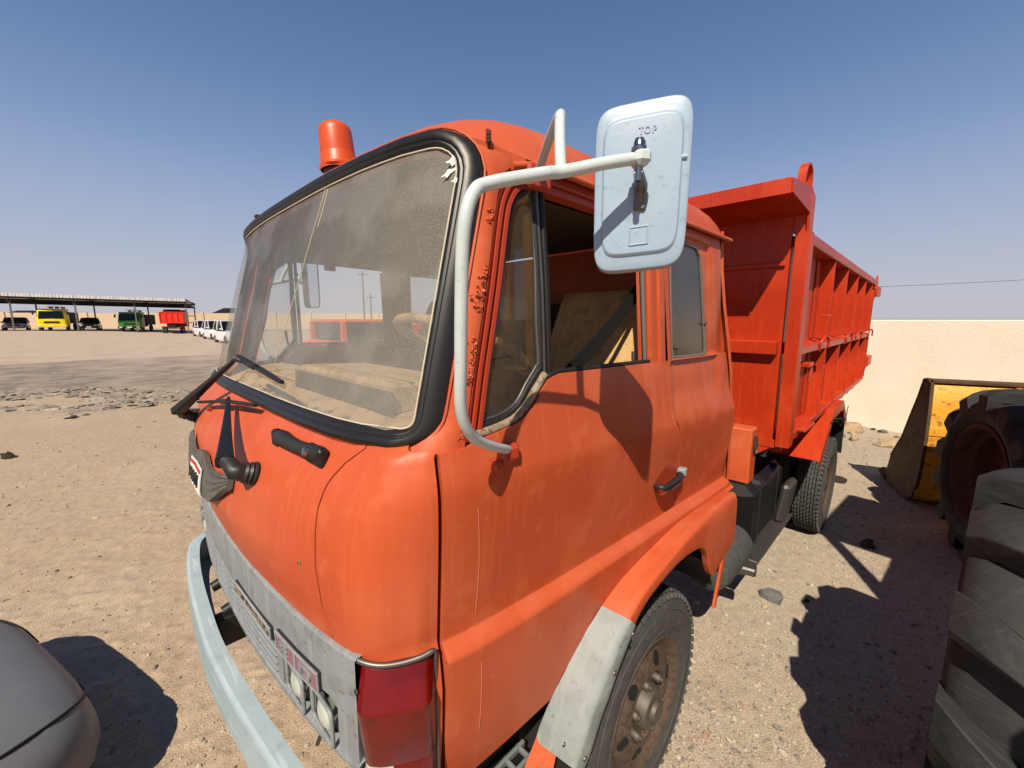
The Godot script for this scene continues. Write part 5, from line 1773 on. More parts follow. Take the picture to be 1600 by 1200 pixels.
func add_tipper(T: Node3D):
	var mb: MB
	var zf := 2.96; var zr := 7.12
	var yb := 1.245; var yt := 2.50
	var xo := 1.055; var xp := 0.955
	# front wall with its two stiffeners
	mb = MB.new(); mb.box(Vector3(0, 1.90, zf + 0.03), Vector3(1.93, 1.40, 0.03))
	# its foot drawn in towards the frame
	mb.quad(Vector3(-0.965, 1.20, zf + 0.014), Vector3(0.965, 1.20, zf + 0.014), Vector3(0.83, 1.095, zf + 0.02), Vector3(-0.83, 1.095, zf + 0.02), Vector3(0, 0, -1))
	var body := part(T, "tipper_body", mb, M.dump)
	for q in [[1.83, 0.085, 0.055], [2.33, 0.03, 0.02]]:
		mb = MB.new()
		mb.box(Vector3(0, q[0], zf + 0.015 - q[2] * 0.5), Vector3(1.90, q[1], q[2]), Basis(), 0.006)
		part(body, "wall_rail", mb, M.dump)
	# floor and passenger side
	mb = MB.new(); mb.box(Vector3(0, yb - 0.02, (zf + zr) / 2), Vector3(2.0, 0.05, zr - zf - 0.02))
	for x in [-0.45, 0.45]: mb.box(Vector3(x, yb - 0.12, (zf + zr) / 2), Vector3(0.10, 0.16, zr - zf - 0.1))
	for k in 9: mb.box(Vector3(0, yb - 0.085, zf + 0.25 + k * 0.46), Vector3(1.95, 0.08, 0.06))
	part(body, "floor", mb, M.dump)
	for sx in [-1.0, 1.0]:
		mb = MB.new()
		mb.box(Vector3((xp - 0.012) * sx, (yb + yt) / 2 - 0.01, (zf + zr) / 2 + 0.04), Vector3(0.024, yt - yb - 0.03, zr - zf - 0.12))
		part(body, "side_wall", mb, M.dump)
		# corner post: front flange and side flange
		mb = MB.new()
		var pw := PackedVector2Array([Vector2(0.988, 0), Vector2(1.055, 0), Vector2(1.06, 0.004), Vector2(1.06, 0.11), Vector2(0.965, 0.11), Vector2(0.985, 0.06)])
		var poly := PackedVector2Array()
		for p in pw: poly.append(Vector2(p.x * sx, -p.y))
		mb.prism(poly, 1.215, 2.505, Transform3D(Basis(Vector3.RIGHT, -PI / 2), Vector3(0, 0, zf - 0.005)))
		part(body, "corner_post", mb, M.dump)
		# top rail, middle rail, foot rail
		mb = MB.new(); mb.box(Vector3(1.0 * sx, yt - 0.030, (zf + 0.09 + zr) / 2), Vector3(0.122, 0.062, zr - zf - 0.09), Basis(), 0.006)
		part(body, "top_rail", mb, M.dump)
		mb = MB.new()
		var mr := PackedVector2Array([Vector2(0.955 * sx, 1.862), Vector2(1.05 * sx, 1.832), Vector2(1.052 * sx, 1.79), Vector2(0.955 * sx, 1.79)])
		mb.prism(mr, zf + 0.10, zr, Transform3D())
		part(body, "middle_rail", mb, M.dump)
		mb = MB.new(); mb.box(Vector3(1.0 * sx, yb + 0.005, (zf + 0.09 + zr) / 2), Vector3(0.09, 0.05, zr - zf - 0.09), Basis(), 0.005)
		part(body, "foot_rail", mb, M.dump)
		for z in [3.97, 4.66, 5.38, 6.08, 6.78, 7.09]:
			for y in [[1.858, yt - 0.062], [1.272, 1.788]]:
				mb = MB.new()
				mb.box(Vector3(1.003 * sx, (y[0] + y[1]) / 2, z), Vector3(0.098, y[1] - y[0], 0.012), Basis(), 0.003)
				mb.box(Vector3(0.962 * sx, (y[0] + y[1]) / 2, z - 0.075), Vector3(0.012, y[1] - y[0] - 0.01, 0.14), Basis(), 0.003)
				part(body, "rib", mb, M.dump)
		# rope hooks on the middle rail
		for z in [3.72, 5.0, 5.75, 6.95]:
			mb = MB.new()
			mb.tube(crv([Vector3(1.053 * sx, 1.78, z - 0.04), Vector3(1.06 * sx, 1.84, z - 0.05), Vector3(1.075 * sx, 1.885, z), Vector3(1.085 * sx, 1.86, z + 0.07), Vector3(1.085 * sx, 1.80, z + 0.085)], 5), 0.008, 7)
			part(body, "rope_hook", mb, M.dump)
		mb = MB.new()
		mb.box(Vector3(1.075 * sx, 2.03, 3.62), Vector3(0.05, 0.012, 0.12), Basis(), 0.002)
		part(body, "lug", mb, M.dump)
		# bracket box low on the first bay
		mb = MB.new()
		mb.box(Vector3(1.02 * sx, 1.70, 3.42), Vector3(0.08, 0.03, 0.15), Basis(), 0.004)
		mb.box(Vector3(1.045 * sx, 1.64, 3.48), Vector3(0.012, 0.13, 0.05), Basis(), 0.003)
		mb.box(Vector3(1.05 * sx, 1.275, 3.40), Vector3(0.09, 0.02, 0.30), Basis(), 0.004)
		part(body, "side_bracket", mb, M.dump)
		# tailgate hinges
		mb = MB.new()
		mb.box(Vector3(1.02 * sx, 2.37, 7.36), Vector3(0.12, 0.13, 0.42), Basis(), 0.01)
		mb.box(Vector3(1.05 * sx, 2.43, 7.20), Vector3(0.02, 0.22, 0.16), Basis(Vector3.RIGHT, 0.7), 0.004)
		mb.tube(PackedVector3Array([Vector3(1.03 * sx, 2.20, 7.14), Vector3(1.03 * sx, 2.34, 7.36)]), 0.014, 6)
		part(body, "tailgate_hinge", mb, M.dump)
		mb = MB.new()
		mb.box(Vector3(1.02 * sx, 1.46, 7.34), Vector3(0.11, 0.13, 0.40), Basis(), 0.01)
		mb.tube(PackedVector3Array([Vector3(1.03 * sx, 1.27, 7.12), Vector3(1.03 * sx, 1.38, 7.34)]), 0.012, 6)
		part(body, "tailgate_latch", mb, M.dump)
		# upper post and end plate of the visor
		mb = MB.new()
		var ep := PackedVector2Array([Vector2(zf - 0.0, 2.48), Vector2(zf - 0.02, 2.60), Vector2(2.515, 2.625), Vector2(2.505, 2.69), Vector2(2.95, 2.735), Vector2(zf + 0.09, 2.705), Vector2(zf + 0.09, 2.48)])
		var pp := PackedVector2Array()
		for p in ep: pp.append(Vector2(p.x, p.y))
		mb.prism(pp, -0.006, 0.006, Transform3D(Basis(Vector3(0, 0, 1), Vector3(0, 1, 0), Vector3(-1, 0, 0)), Vector3(1.044 * sx, 0, 0)))
		mb.box(Vector3(1.005 * sx, 2.60, zf + 0.035), Vector3(0.07, 0.20, 0.06), Basis(), 0.004)
		part(body, "visor_end_plate", mb, M.dump)
		# bent strap standing on the corner
		mb = MB.new()
		mb.sweep([Vector2(-0.020, 0), Vector2(0.020, 0), Vector2(0.020, 0.009), Vector2(-0.020, 0.009)], crv([Vector3(1.02 * sx, 2.71, 2.80), Vector3(1.025 * sx, 2.785, 2.80), Vector3(1.03 * sx, 2.825, 2.82), Vector3(1.03 * sx, 2.830, 2.87), Vector3(1.03 * sx, 2.80, 2.915), Vector3(1.03 * sx, 2.70, 2.93)], 4), PackedVector3Array([Vector3(0, 0, -1), Vector3(0, 0, -1), Vector3(0, 0, -1), Vector3(0, 0, -1), Vector3(0, 0, -1), Vector3(0, 0.2, -1), Vector3(0, 0.4, -1), Vector3(0, 0.6, -0.8), Vector3(0, 0.8, -0.6), Vector3(0, 1, -0.3), Vector3(0, 1, 0), Vector3(0, 1, 0.2), Vector3(0, 0.8, 0.4), Vector3(0, 0.6, 0.6), Vector3(0, 0.4, 0.8), Vector3(0, 0.2, 1), Vector3(0, 0, 1), Vector3(0, 0, 1), Vector3(0, 0, 1), Vector3(0, 0, 1), Vector3(0, 0, 1)]), false, true)
		part(body, "lifting_strap", mb, M.dump)
	# visor over the cab: sloping roof sheet and front lip
	mb = MB.new()
	mb.quad(Vector3(-1.036, 2.738, 2.98), Vector3(1.036, 2.738, 2.98), Vector3(1.036, 2.692, 2.508), Vector3(-1.036, 2.692, 2.508), Vector3(0, 1, 0))
	mb.quad(Vector3(-1.036, 2.60, 2.975), Vector3(1.036, 2.60, 2.975), Vector3(1.036, 2.634, 2.515), Vector3(-1.036, 2.634, 2.515), Vector3(0, -1, 0))
	mb.box(Vector3(0, 2.655, 2.503), Vector3(2.085, 0.078, 0.012), Basis(), 0.003)
	mb.box(Vector3(0, 2.655, zf + 0.03), Vector3(2.02, 0.13, 0.028))
	part(body, "visor", mb, M.dump)
	# tailgate
	mb = MB.new(); mb.box(Vector3(0, 1.88, zr + 0.03), Vector3(1.98, 1.2, 0.03))
	for x in [-0.7, -0.25, 0.25, 0.7]: mb.box(Vector3(x, 1.88, zr + 0.07), Vector3(0.08, 1.18, 0.05))
	part(body, "tailgate", mb, M.dump)

# ---------------------------------------------------------------- wheel loader
func loader_wheel(T: Node3D, at: Vector3, head: float, out: float, lugs: bool):
	var R := 0.735; var W := 0.56; var h := W / 2
	var bs := Basis(Vector3.UP, head) * Basis(Vector3(0, 0, 1), -PI / 2 * out)
	var xf := Transform3D(bs, Vector3.ZERO)
	var mb := MB.new()
	var pr := [Vector2(0.40, h * 0.62), Vector2(0.44, h * 0.86), Vector2(0.52, h * 1.0), Vector2(0.57, h * 1.0), Vector2(0.605, h * 0.94), Vector2(0.63, h * 0.82), Vector2(0.645, h * 0.5), Vector2(0.65, 0.0)]
	var full := pr.duplicate()
	for k in range(pr.size() - 2, -1, -1): full.append(Vector2(pr[k].x, -pr[k].y))
	full.reverse()
	mb.lathe(full, 64, xf)
	var ty := part(T, "tyre", mb, M.loader_tyre, at)
	# one curved lug, then copies round the tyre
	var n := 13
	for s in [-1.0, 1.0]:
		mb = MB.new()
		var top := []
		var lowr := []
		for k in 9:
			var t := k / 8.0
			var y: float = s * lerp(-0.02, h * 1.01, t)
			var lean: float = -0.02 - 0.24 * pow(t, 0.9)
			var wd: float = lerp(0.075, 0.115, t)
			var rt: float = R + 0.012 - 0.068 * pow(t, 5.0)
			var rb: float = 0.645 - 0.10 * smoothstep(0.8, 1.0, t)
			var row := PackedVector3Array()
			for j in [[-1.0, rb], [-0.86, rt - 0.008], [-0.7, rt], [0.7, rt], [0.86, rt - 0.008], [1.0, rb]]:
				var a: float = lean + j[0] * wd * (1.03 if abs(j[0]) == 1.0 else 1.0)
				row.append(xf * Vector3(cos(a) * j[1], y, sin(a) * j[1]))
			top.append(row)
		mb.grid(top, Vector3.ZERO)
		# shoulder end
		var e: PackedVector3Array = top[-1]
		var o := xf.basis * Vector3(0, s, 0)
		for j in range(1, 5): mb.tri(e[0], e[j], e[j + 1], o, o, o)
		var lm := mb.mesh()
		for k in n:
			var lg := part(ty, "tread_lug", lm, M.loader_tyre)
			lg.transform.basis = Basis(bs.y, -(TAU * (k + (0.5 if s > 0 else 0.0)) / n))
	mb = MB.new()
	mb.lathe([Vector2(0.0, h * 0.30), Vector2(0.12, h * 0.30), Vector2(0.13, h * 0.22), Vector2(0.25, h * 0.10), Vector2(0.33, h * 0.15), Vector2(0.345, h * 0.5), Vector2(0.385, h * 0.62), Vector2(0.425, h * 0.78), Vector2(0.44, h * 0.9), Vector2(0.42, h * 0.93), Vector2(0.40, h * 0.86), Vector2(0.38, h * 0.6), Vector2(0.35, -h * 0.6)].map(func(p): return p), 44, xf)
	var rm := part(ty, "rim", mb, M.loader_rim)
	for k in 10:
		var a := TAU * k / 10.0
		mb = MB.new()
		mb.lathe([Vector2(0.018, 0), Vector2(0.018, 0.02), Vector2(0.01, 0.026), Vector2(0, 0.026)], 6, xf * Transform3D(Basis(), Vector3(cos(a) * 0.19, h * 0.16, sin(a) * 0.19)))
		part(ty, "rim_bolt", mb, M.rust)

func add_loader():
	var hf := deg_to_rad(-27.0); var hr := deg_to_rad(-50.0)
	var f := Basis(Vector3.UP, hf); var r := Basis(Vector3.UP, hr)
	# left wheel centres measured from the place
	var wf := Vector3(4.06, 0.72, -3.17); var wr := Vector3(1.96, 0.72, -1.30)
	var cf := wf + f * Vector3(0.92, 0, 0); var cr := wr + r * Vector3(0.92, 0, 0)
	var T := thing("wheel_loader", "yellow wheel loader with huge lugged tyres and rusty bucket beside the truck", "loader", Vector3(cr.x, 0, cr.z))
	var off := -T.position
	var F := Transform3D(f, Vector3(cf.x, 0, cf.z) + off); var R := Transform3D(r, Vector3(cr.x, 0, cr.z) + off)
	for q in [[F, hf, -1.0], [F, hf, 1.0], [R, hr, -1.0], [R, hr, 1.0]]:
		loader_wheel(T, q[0] * Vector3(0.92 * q[2], 0.72, 0), q[1], q[2], true)
	var mb := MB.new()
	mb.box(R * Vector3(0, 1.22, 0.55), Vector3(1.1, 0.75, 1.9), r, 0.08)
	mb.box(R * Vector3(0, 1.75, 0.75), Vector3(1.05, 0.42, 1.5), r, 0.1)
	mb.box(R * Vector3(0, 0.80, 0.0), Vector3(0.7, 0.5, 2.4), r, 0.05)
	var hood := part(T, "engine_hood", mb, M.yellow)
	mb = MB.new(); mb.tube(PackedVector3Array([R * Vector3(0.25, 1.9, 0.6), R * Vector3(0.25, 2.35, 0.6)]), 0.05, 12)
	part(hood, "exhaust_pipe", mb, M.rust)
	mb = MB.new(); mb.box(R * Vector3(0, 0.72, 0), Vector3(1.8, 0.28, 0.3), r, 0.05); mb.box(F * Vector3(0, 0.72, 0), Vector3(1.8, 0.28, 0.3), f, 0.05)
	part(T, "axle", mb, M.dark)
	mb = MB.new(); mb.box(F * Vector3(0, 0.95, 0.15), Vector3(0.8, 0.7, 1.5), f, 0.06); mb.box(F * Vector3(0, 1.45, -0.1), Vector3(0.75, 0.6, 0.5), f, 0.06)
	part(T, "front_frame", mb, M.yellow)
	# cab with roof, posts and panes
	var C := R * Vector3(0, 0, -0.75)
	mb = MB.new(); mb.box(C + Vector3(0, 2.86, 0), Vector3(1.35, 0.12, 1.35), r, 0.05)
	for sx in [-1.0, 1.0]:
		for sz in [-1.0, 1.0]: mb.box(C + r * Vector3(0.6 * sx, 2.2, 0.58 * sz), Vector3(0.09, 1.25, 0.09), r, 0.01)
		mb.box(C + r * Vector3(0.6 * sx, 1.62, 0), Vector3(0.06, 0.5, 1.2), r)
	mb.box(C + r * Vector3(0, 1.62, -0.6), Vector3(1.2, 0.45, 0.06), r)
	mb.box(C + r * Vector3(0, 1.40, 0.0), Vector3(1.3, 0.08, 1.3), r)
	var cb := part(T, "operator_cab", mb, M.yellow)
	mb = MB.new(); mb.box(C + r * Vector3(0, 1.75, 0.2), Vector3(0.5, 0.5, 0.5), r, 0.08)
	part(cb, "seat", mb, M.black)
	# lift arms
	for sx in [-1.0, 1.0]:
		mb = MB.new()
		mb.sweep([Vector2(-0.14, -0.05), Vector2(0.14, -0.05), Vector2(0.14, 0.05), Vector2(-0.14, 0.05)], PackedVector3Array([F * Vector3(0.42 * sx, 1.62, -0.05), F * Vector3(0.42 * sx, 1.25, -0.7), F * Vector3(0.42 * sx, 0.45, -1.35)]), PackedVector3Array([f * Vector3(1, 0, 0), f * Vector3(1, 0, 0), f * Vector3(1, 0, 0)]), false, true)
		part(T, "lift_arm", mb, M.yellow)
	mb = MB.new()
	mb.tube(crv([F * Vector3(-0.3, 1.5, 0.4), F * Vector3(-0.75, 1.72, 0.62), F * Vector3(-0.95, 1.60, 0.9), F * Vector3(-0.6, 1.3, 1.1), F * Vector3(-0.3, 1.2, 1.2)], 8), 0.022, 8)
	part(T, "hydraulic_hose", mb, M.rubber)
	# bucket: curved back plate with ribs, side plates, cutting edge
	var corner := Vector3(4.33, 0, -4.24) + off
	var B := Transform3D(f, corner)          # x along the bucket, -z ahead
	var bw := 2.35
	var prof := [Vector2(-0.12, 1.37), Vector2(0.0, 1.34), Vector2(0.03, 1.10), Vector2(0.05, 0.85), Vector2(0.06, 0.82), Vector2(0.055, 0.55), Vector2(0.03, 0.30), Vector2(-0.03, 0.13), Vector2(-0.14, 0.05), Vector2(-0.35, 0.02), Vector2(-0.80, 0.02)]
	var rows := []
	for p in prof:
		var line := PackedVector3Array()
		for k in 13: line.append(B * Vector3(bw * k / 12.0, p.y, p.x))
		rows.append(line)
	mb = MB.new(); mb.grid(rows, B * Vector3(bw / 2, 0.7, -0.5))
	var bk := part(T, "bucket", mb, M.yellow)
	mb = MB.new()
	rows = []
	for p in prof:
		var line := PackedVector3Array()
		for k in 3: line.append(B * Vector3(bw * k / 2.0, p.y + 0.018, p.x - 0.025))
		rows.append(line)
	mb.grid(rows, B * Vector3(bw / 2, 0.7, 0.9))
	part(bk, "inside_plate", mb, M.bucket_rust)
	mb = MB.new(); mb.box(B * Vector3(bw / 2, 1.375, -0.06), Vector3(bw, 0.035, 0.16), f, 0.006)
	part(bk, "top_lip", mb, M.bucket_rust)
	for x in [0.62, 1.15, 1.7]:
		mb = MB.new()
		var pp := PackedVector2Array([Vector2(-0.02, 1.355), Vector2(0.10, 1.34), Vector2(0.13, 0.9), Vector2(0.13, 0.5), Vector2(0.0, 0.2), Vector2(0.02, 0.6), Vector2(0.03, 1.0)])
		mb.prism(pp, -0.022, 0.022, Transform3D(f * Basis(Vector3(0, 0, 1), Vector3(0, 1, 0), Vector3(-1, 0, 0)), B * Vector3(x, 0, 0)))
		part(bk, "back_rib", mb, M.yellow)
	mb = MB.new(); mb.box(B * Vector3(0.31, 0.86, 0.06), Vector3(0.60, 0.09, 0.02), f, 0.004)
	part(bk, "stiffener", mb, M.yellow)
	for x in [0.0, bw]:
		mb = MB.new()
		var sp := PackedVector2Array([Vector2(-0.10, 1.40), Vector2(0.02, 1.36), Vector2(0.055, 1.05), Vector2(0.07, 0.8), Vector2(0.06, 0.5), Vector2(0.03, 0.28), Vector2(-0.05, 0.10), Vector2(-0.20, 0.03), Vector2(-0.80, 0.0), Vector2(-0.86, 0.10), Vector2(-0.78, 0.36), Vector2(-0.52, 0.66), Vector2(-0.36, 0.97), Vector2(-0.25, 1.17), Vector2(-0.16, 1.38)])
		mb.prism(sp, -0.014, 0.014, Transform3D(f * Basis(Vector3(0, 0, 1), Vector3(0, 1, 0), Vector3(-1, 0, 0)), B * Vector3(x, 0, 0)))
		part(bk, "side_plate", mb, M.bucket_rust)
		mb = MB.new()
		var pts := PackedVector3Array()
		for q in [Vector2(-0.16, 1.38), Vector2(-0.25, 1.17), Vector2(-0.36, 0.97), Vector2(-0.52, 0.66), Vector2(-0.78, 0.36)]: pts.append(B * Vector3(x, q.y, q.x))
		mb.tube(pts, 0.022, 6)
		part(bk, "edge_bar", mb, M.bucket_rust)
	mb = MB.new(); mb.box(B * Vector3(bw / 2, 0.03, -0.83), Vector3(bw, 0.03, 0.2), f, 0.006)
	part(bk, "cutting_edge", mb, M.bucket_rust)
	for k in 6:
		mb = MB.new(); mb.box(B * Vector3(0.02 + k * 0.46, 0.06, -0.95), Vector3(0.10, 0.10, 0.26), f * Basis(Vector3.RIGHT, 0.1), 0.03)
		part(bk, "tooth", mb, M.rust)

# ---------------------------------------------------------------- the lot
var n_big := FastNoiseLite.new()
var n_mid := FastNoiseLite.new()
var n_clod := FastNoiseLite.new()
var n_patch := FastNoiseLite.new()

func seed_noises():
	n_big.seed = 1; n_big.frequency = 0.22; n_big.fractal_octaves = 2
	n_mid.seed = 2; n_mid.frequency = 1.3; n_mid.fractal_octaves = 3
	n_clod.seed = 3; n_clod.frequency = 7.0; n_clod.fractal_octaves = 3
	n_patch.seed = 4; n_patch.frequency = 0.35; n_patch.fractal_octaves = 4

func rise(x: float, z: float) -> float:   # the lot climbs a little towards the carport
	return 0.62 * smoothstep(22.0, 50.0, -z) * smoothstep(44.0, 62.0, -x)

func dark_patch(x: float, z: float) -> float:
	# grey spill on the far side of the sandy stretch, broken at its near edge
	var n := n_patch.get_noise_2d(x, z)
	var n2 := n_mid.get_noise_2d(x * 0.6, z * 1.4)
	var d := -z - 0.10 * (-x)              # distance ahead, a little skewed
	var a := smoothstep(8.4, 9.4, d + n * 1.8 + n2 * 0.5) * (1.0 - smoothstep(13.0, 27.0, d + n * 6.0))
	return a * smoothstep(3.5, 6.0, -x + n) * lerp(0.55, 1.0, smoothstep(6.0, 15.0, -x))

func ground_y(x: float, z: float) -> float:
	var d := sqrt(x * x + z * z)
	var y := rise(x, z)
	if d > 60.0: return y
	var fade := 1.0 - smoothstep(25.0, 60.0, d)
	y += n_big.get_noise_2d(x, z) * 0.035 * fade
	if d < 25.0:
		var left := smoothstep(0.3, -1.2, x)
		y += n_mid.get_noise_2d(x, z) * 0.014
		# faint parallel ruts crossing the sandy side
		var u := x * 0.52 + z * 0.85
		var v := x * 0.85 - z * 0.52
		y += left * 0.007 * sin(u * 9.0 + n_mid.get_noise_2d(v * 0.5, u) * 2.0) * smoothstep(-0.1, 0.3, n_patch.get_noise_2d(v * 0.4 + 9.0, u * 1.5)) * smoothstep(12.0, 5.0, d)
		var c := n_clod.get_noise_2d(v * 0.6, u * 1.25)
		y += (0.017 * left + 0.007) * max(c - 0.08, -0.05) * smoothstep(14.0, 5.0, d)
		if x < -2.0:
			var p := dark_patch(x, z)
			if p > 0.01:
				var k := n_clod.get_noise_2d(x * 0.45, z * 0.45)
				y += p * 0.05 * smoothstep(0.12, 0.3, k) * smoothstep(12.5, 9.5, -z - 0.1 * -x)
		# banked rubble at the foot of the right-hand wall
	return y

func ground_col(x: float, z: float) -> Color:
	var sand := Color(0.43, 0.335, 0.24)
	var pale := Color(0.46, 0.385, 0.285)
	var gravel := Color(0.42, 0.365, 0.29)
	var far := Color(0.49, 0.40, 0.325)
	var d := sqrt(x * x + z * z)
	var n := n_patch.get_noise_2d(x, z)
	var m := n_mid.get_noise_2d(x * 0.7 + 31.0, z * 0.7)
	var right := smoothstep(-0.6, 1.0, x - 0.25 * (z + 2.0) + n * 0.8)
	var c := sand.lerp(gravel, right)
	c = c.lerp(pale, 0.55 * smoothstep(0.0, 0.5, n) + 0.25 * smoothstep(0.1, 0.5, m))
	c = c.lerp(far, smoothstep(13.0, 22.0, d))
	if x < -2.0 and d < 30.0:
		var p := dark_patch(x, z)
		var k := n_clod.get_noise_2d(x * 0.45, z * 0.45)
		c = c.lerp(Color(0.12, 0.108, 0.097), p * (0.5 + 0.3 * smoothstep(-0.2, 0.3, m)) * (1.0 - 0.75 * smoothstep(0.12, 0.3, k) * smoothstep(12.5, 9.5, -z - 0.1 * -x)))
	# curved wheel tracks on the far hardstand
	if d > 13.0 and d < 60.0 and x < 0.0:
		var q := sin(sqrt(pow(x + 30.0, 2.0) + pow((z + 8.0) * 1.6, 2.0)) * 1.7 + m * 1.5)
		c = c.lerp(Color(0.40, 0.32, 0.255), 0.6 * smoothstep(0.3, 0.9, q) * smoothstep(-0.2, 0.2, n))
	# oil under the trucks' stand and dusty white foot of the right wall
	return c

func add_ground():
	var mb := MB.new()
	mb.use_col = true
	var angs := PackedFloat32Array()
	var a := -62.0
	while a < 62.0: angs.append(deg_to_rad(a)); a += 0.24
	a = 62.0
	while a < 298.0: angs.append(deg_to_rad(a)); a += 4.0
	angs.append(deg_to_rad(298.0))
	var rad := PackedFloat32Array([0.0, 0.3, 0.6, 0.85])
	var rr := 1.0
	while rr < 30.0: rad.append(rr); rr *= 1.0078
	while rr < 120.0: rad.append(rr); rr *= 1.04
	while rr < 6000.0: rad.append(rr); rr *= 1.4
	var na := angs.size(); var nr := rad.size()
	var V := PackedVector3Array(); var N := PackedVector3Array(); var C := PackedColorArray(); var I := PackedInt32Array()
	V.resize(na * nr); N.resize(na * nr); C.resize(na * nr)
	for j in nr:
		var r := rad[j]
		for i in na:
			var x := sin(angs[i]) * r; var z := -cos(angs[i]) * r
			V[j * na + i] = Vector3(x, ground_y(x, z), z)
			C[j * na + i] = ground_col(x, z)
	for j in nr:
		for i in na:
			var du := V[j * na + min(i + 1, na - 1)] - V[j * na + max(i - 1, 0)]
			var dv := V[min(j + 1, nr - 1) * na + i] - V[max(j - 1, 0) * na + i]
			var m := du.cross(dv)
			m = m.normalized() if m.length_squared() > 1e-14 else Vector3.UP
			N[j * na + i] = m if m.y > 0 else -m
	for j in nr - 1:
		for i in na - 1:
			var k := j * na + i
			I.append_array(PackedInt32Array([k, k + na, k + na + 1, k, k + na + 1, k + 1]))
	# wind clockwise as seen from above
	var t0 := (V[I[1] + na * 40] - V[I[0] + na * 40]).cross(V[I[2] + na * 40] - V[I[0] + na * 40])
	if t0.y > 0:
		for k in range(0, I.size(), 3):
			var s := I[k + 1]; I[k + 1] = I[k + 2]; I[k + 2] = s
	var arr := []
	arr.resize(Mesh.ARRAY_MAX)
	arr[Mesh.ARRAY_VERTEX] = V; arr[Mesh.ARRAY_NORMAL] = N; arr[Mesh.ARRAY_COLOR] = C; arr[Mesh.ARRAY_INDEX] = I
	var am := ArrayMesh.new()
	am.add_surface_from_arrays(Mesh.PRIMITIVE_TRIANGLES, arr)
	var g := part(self, "ground", am, M.ground)
	struct(g)

func stone_mesh(sd: int, flat := 0.6, jag := 0.28) -> ArrayMesh:
	var rng := RandomNumberGenerator.new(); rng.seed = sd
	var nz := FastNoiseLite.new(); nz.seed = sd; nz.frequency = 0.9
	var mb := MB.new()
	var rows := []
	for r in 6:
		var th := PI * r / 5.0
		var line := PackedVector3Array()
		for k in 8:
			var ph := TAU * k / 7.0
			var d := Vector3(sin(th) * cos(ph), cos(th), sin(th) * sin(ph))
			if k == 7: d = Vector3(sin(th), cos(th), 0)
			var rr := 1.0 + nz.get_noise_3dv(d * 1.6) * jag * 2.5
			# knock facets off
			line.append(Vector3(d.x * rr, d.y * rr * flat, d.z * rr * 0.8))
		rows.append(line)
	# faceted: each face with its own normal
	for r in 5:
		for k in 7: mb.quad(rows[r][k], rows[r][k + 1], rows[r + 1][k + 1], rows[r + 1][k], rows[r][k] + rows[r + 1][k + 1])
	return mb.mesh()

